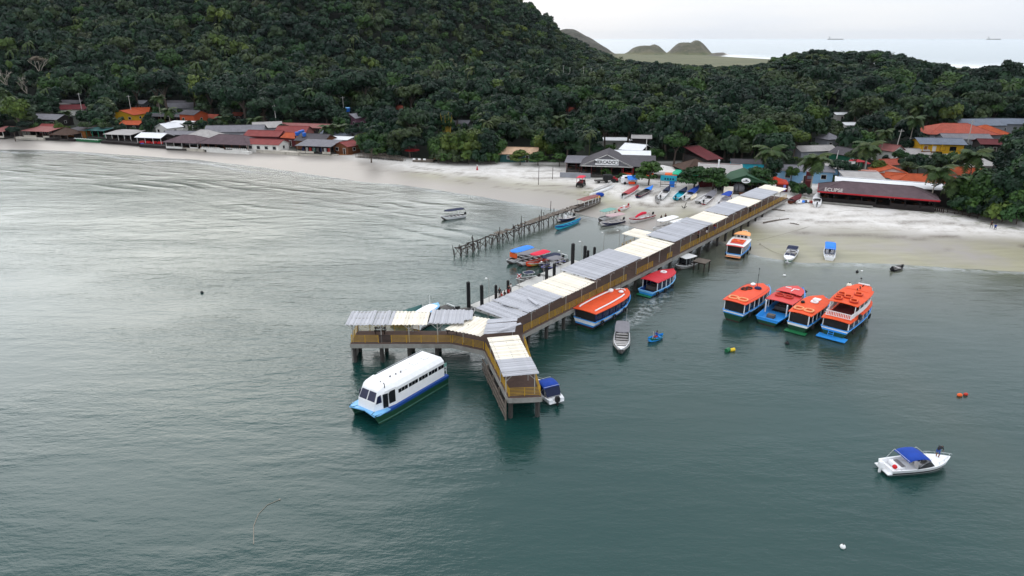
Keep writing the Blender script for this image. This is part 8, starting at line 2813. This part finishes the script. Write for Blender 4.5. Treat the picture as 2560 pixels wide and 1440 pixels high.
# vehicles and stalls on the sand
c, g = on_sand(1452, 466, 0.0)
t = thing('trailer_boat', 'black and red excursion cart with red canopy parked on the sand', 'cart', (c.x, c.y, g), R(70))
MB().box((0, 0, 0.9), (3.6, 1.7, 0.7)).box((1.4, 0, 1.4), (0.6, 1.5, 0.5)).obj('body', 'black', t)
MB().box((-0.2, 0, 1.3), (2.6, 1.3, 0.3)).obj('seat', 'wall_maroon', t)
rows = [[(x, y, 2.7 + 0.1 * (1 - (y / 0.95) ** 2)) for y in (-0.95, -0.5, 0, 0.5, 0.95)] for x in (-1.9, -0.6, 0.6, 1.8)]
MB().sheet(rows, 0.05).obj('canopy', 'canvas_red', t)
for x in (-1.7, 1.6):
    for y in (-0.8, 0.8):
        MB().tube((x, y, 1.2), (x, y, 2.7), 0.05).obj('canopy_post', 'trim_red', t)
for x in (-1.2, 1.2):
    for y in (-0.9, 0.9):
        MB().tube((x, y - 0.12, 0.45), (x, y + 0.12, 0.45), 0.45, n=12).obj('wheel', 'rubber', t)
c, g = on_sand(1520, 456, 0.0)
t = thing('tractor', 'black box trailer behind a small dark tractor', 'tractor', (c.x, c.y, g), R(5))
MB().box((-0.2, 0, 1.5), (2.4, 1.6, 1.5)).obj('cargo_box', 'black', t)
MB().box((-2.6, 0, 0.6), (2.6, 1.3, 0.35)).obj('flatbed', 'interior_mid', t)
MB().box((2.0, 0, 0.8), (1.5, 1.0, 0.7)).box((1.7, 0, 1.3), (0.5, 0.8, 0.6)).obj('engine', 'hull_red', t)
for x, rr in ((-2.8, .35), (-0.6, .45), (1.5, .6), (2.5, .35)):
    for y in (-0.75, 0.75):
        MB().tube((x, y - 0.12, rr), (x, y + 0.12, rr), rr, n=12).obj('wheel', 'rubber', t)
c, g = on_sand(1576, 462, 0.0)
t = thing('jeep', 'white van with blue striped awning over a red quad', 'van', (c.x, c.y, g), R(8))
MB().box((0, 1.6, 1.1), (4.2, 1.8, 1.5)).box((-0.3, 1.6, 2.0), (2.8, 1.7, 0.5)).obj('body', 'white', t)
MB().box((-0.3, 0.67, 1.95), (2.4, 0.06, 0.4)).obj('window', 'glass_dark', t)
MB().slab([(-1.2, -1.4, 1.7), (1.6, -1.4, 1.7), (1.9, 0.6, 2.5), (-0.9, 0.6, 2.5)], 0.05).obj('awning', 'canvas_sky', t)
for x in (-1.1, 1.5):
    MB().tube((x, -1.3, 0), (x, -1.3, 1.7), 0.05).obj('awning_post', 'steel', t)
MB().box((0.1, -0.8, 0.7), (1.6, 0.9, 0.6)).obj('quad', 'vinyl_orange', t)
for x in (-1.4, 1.4):
    for y in (0.7, 2.5):
        MB().tube((x, y - 0.1, 0.38), (x, y + 0.1, 0.38), 0.38, n=12).obj('wheel', 'rubber', t)
c, g = on_sand(1670, 468, 0.0)
t = thing('ticket_booth', 'turquoise banner booth behind the beached boats', 'booth', (c.x, c.y, g), R(-14))
MB().box((0, 0, 2.5), (4.4, 0.2, 1.5)).obj('banner', 'hull_turq', t)
for i in range(4):
    MB().box((-0.9 + i * 0.7, -0.12, 2.3), (0.4, 0.03, 0.45)).obj('banner_mark', 'canvas_navy', t)
for x in (-2.1, 2.1):
    MB().box((x, 0, 1.2), (0.12, 0.12, 3.0)).obj('post', 'wood_grey', t)
MB().box((1.0, 0.8, 0.8), (1.4, 1.4, 1.8)).obj('drum', 'canvas_sky', t)
MB().box((0, 0.3, 0.7), (4.2, 0.8, 0.1)).obj('counter', 'wood_grey', t)
for i, (px, py, w, hh, m_, lb_) in enumerate(((1845, 482, 3.2, 2.6, 'canvas_grey', 'grey tarpaulin-covered stall beside the pier head'), (1820, 486, 2.4, 1.9, 'cream_sheet', 'cream banner panel beside the pier head'), (1795, 476, 1.6, 2.4, 'black', 'tall black notice board behind the beached boats'))):
    c, g = on_sand(px, py, 0.0)
    t = thing('beach_stall', lb_, 'stall', (c.x, c.y, g), R(-10))
    if i == 0:
        MB().ball((0, 0, 1.2), 1.5, (1.1, 0.9, 0.9), 9, 6).obj('tarpaulin', m_, t)
        MB().box((0, 0, 0.3), (2.6, 1.8, 0.6)).obj('base', 'interior_mid', t)
    else:
        MB().box((0, 0, hh / 2 + 0.2), (w, 0.1, hh)).obj('panel', m_, t)
        for x in (-w / 2, w / 2):
            MB().box((x, 0.08, hh / 2), (0.1, 0.1, hh)).obj('post', 'wood_dark', t)
c, g = on_sand(1497, 492, 0.0)
t = thing('tarpaulin_heap', 'blue tarpaulin over yellow crates at the jetty head', 'heap', (c.x, c.y, g))
MB().ball((0.3, 0.3, 0.5), 0.9, (1.3, 0.9, 0.7), 9, 6).obj('tarpaulin', 'canvas_blue', t)
MB().box((-0.6, -0.8, 0.2), (1.6, 0.8, 0.4), 0.3).obj('crate', 'tarp_yellow', t)
MB().box((-1.6, 0.6, 0.3), (1.8, 0.2, 0.7), 0.5).obj('board', 'white', t)
c, g = on_sand(2022, 508, 0.0)
t = thing('rubbish_heap', 'heap of blue sacks, planks and white scraps beside the upright boat', 'heap', (c.x, c.y, g))
rr_ = random.Random(3)
for i, m_ in enumerate(('canvas_sky', 'canvas_white', 'wood_grey', 'canvas_grey', 'cloth_red', 'canvas_white', 'hull_navy')):
    MB().ball((rr_.uniform(-2.2, 1.2), rr_.uniform(-.6, .9), 0.3), 0.5, (rr_.uniform(.8, 1.6), .9, .8), 7, 5).obj('sack', m_, t)
for i in range(5):
    MB().beam((rr_.uniform(-3, 0), rr_.uniform(-1, 1), 0.15), (rr_.uniform(0, 2.5), rr_.uniform(-1, 1), rr_.uniform(.2, .9)), 0.18, 0.05).obj('plank', 'wood_grey', t)
c, g = on_sand(1193, 425, 0.0)
t = thing('beach_marker', 'small red and white marker cone on the sand below the woods', 'marker', (c.x, c.y, g))
MB().tube((0, 0, 0), (0, 0, 1.3), 0.32, 0.1, n=9).obj('cone', 'trim_red', t)
MB().tube((0, 0, 1.3), (0, 0, 1.7), 0.12, 0.08, n=9).obj('tip', 'white', t)
c, g = on_sand(357, 366, 0.0)
t = thing('folding_sign', 'blue and white folding sign on the sand by the dark deck', 'sign', (c.x, c.y, g), 0.2)
MB().slab([(-0.6, -0.4, 0), (0.6, -0.4, 0), (0.6, 0, 1.3), (-0.6, 0, 1.3)], 0.05).obj('board', 'canvas_blue', t)
MB().slab([(-0.6, 0.4, 0), (0.6, 0.4, 0), (0.6, 0.05, 1.3), (-0.6, 0.05, 1.3)], 0.05).obj('board', 'white', t)
# far freighters on the horizon
for px, L, lb_ in ((2090, 330, 'faint grey freighter on the horizon above the wooded hill'), (2486, 300, 'faint grey freighter on the horizon at the open sea')):
    X_ = (px - 1280) / F * 15000 * cp
    t = thing('freighter', lb_, 'ship', (X_, 15000, 0), 0.05)
    MB().prism([(-L / 2, -20), (L / 2 - 30, -20), (L / 2, 0), (L / 2 - 30, 20), (-L / 2, 20)], -4, 16).obj('hull', 'hull_grey', t)
    MB().box((-L / 2 + 30, 0, 30), (30, 30, 30)).obj('bridge', 'white', t)
    MB().box((-L / 2 + 22, 0, 52), (8, 8, 16)).obj('funnel', 'hull_grey', t)

# ------------------------------------------------------------------ sea haze
mh = bpy.data.materials.new('haze')
mh.use_nodes = True
mh.node_tree.nodes.clear()
ho = mh.node_tree.nodes.new('ShaderNodeOutputMaterial')
hv = mh.node_tree.nodes.new('ShaderNodeVolumePrincipled')
hv.inputs['Color'].default_value = (0.86, 0.92, 1.0, 1)
hv.inputs['Density'].default_value = HAZE
hv.inputs['Anisotropy'].default_value = 0.2
mh.node_tree.links.new(hv.outputs[0], ho.inputs['Volume'])
MATS['haze'] = mh
haze = setting(MB().box((0, 11700, 98), (49000, 26800, 220)).obj('haze', 'haze'), 'stuff')
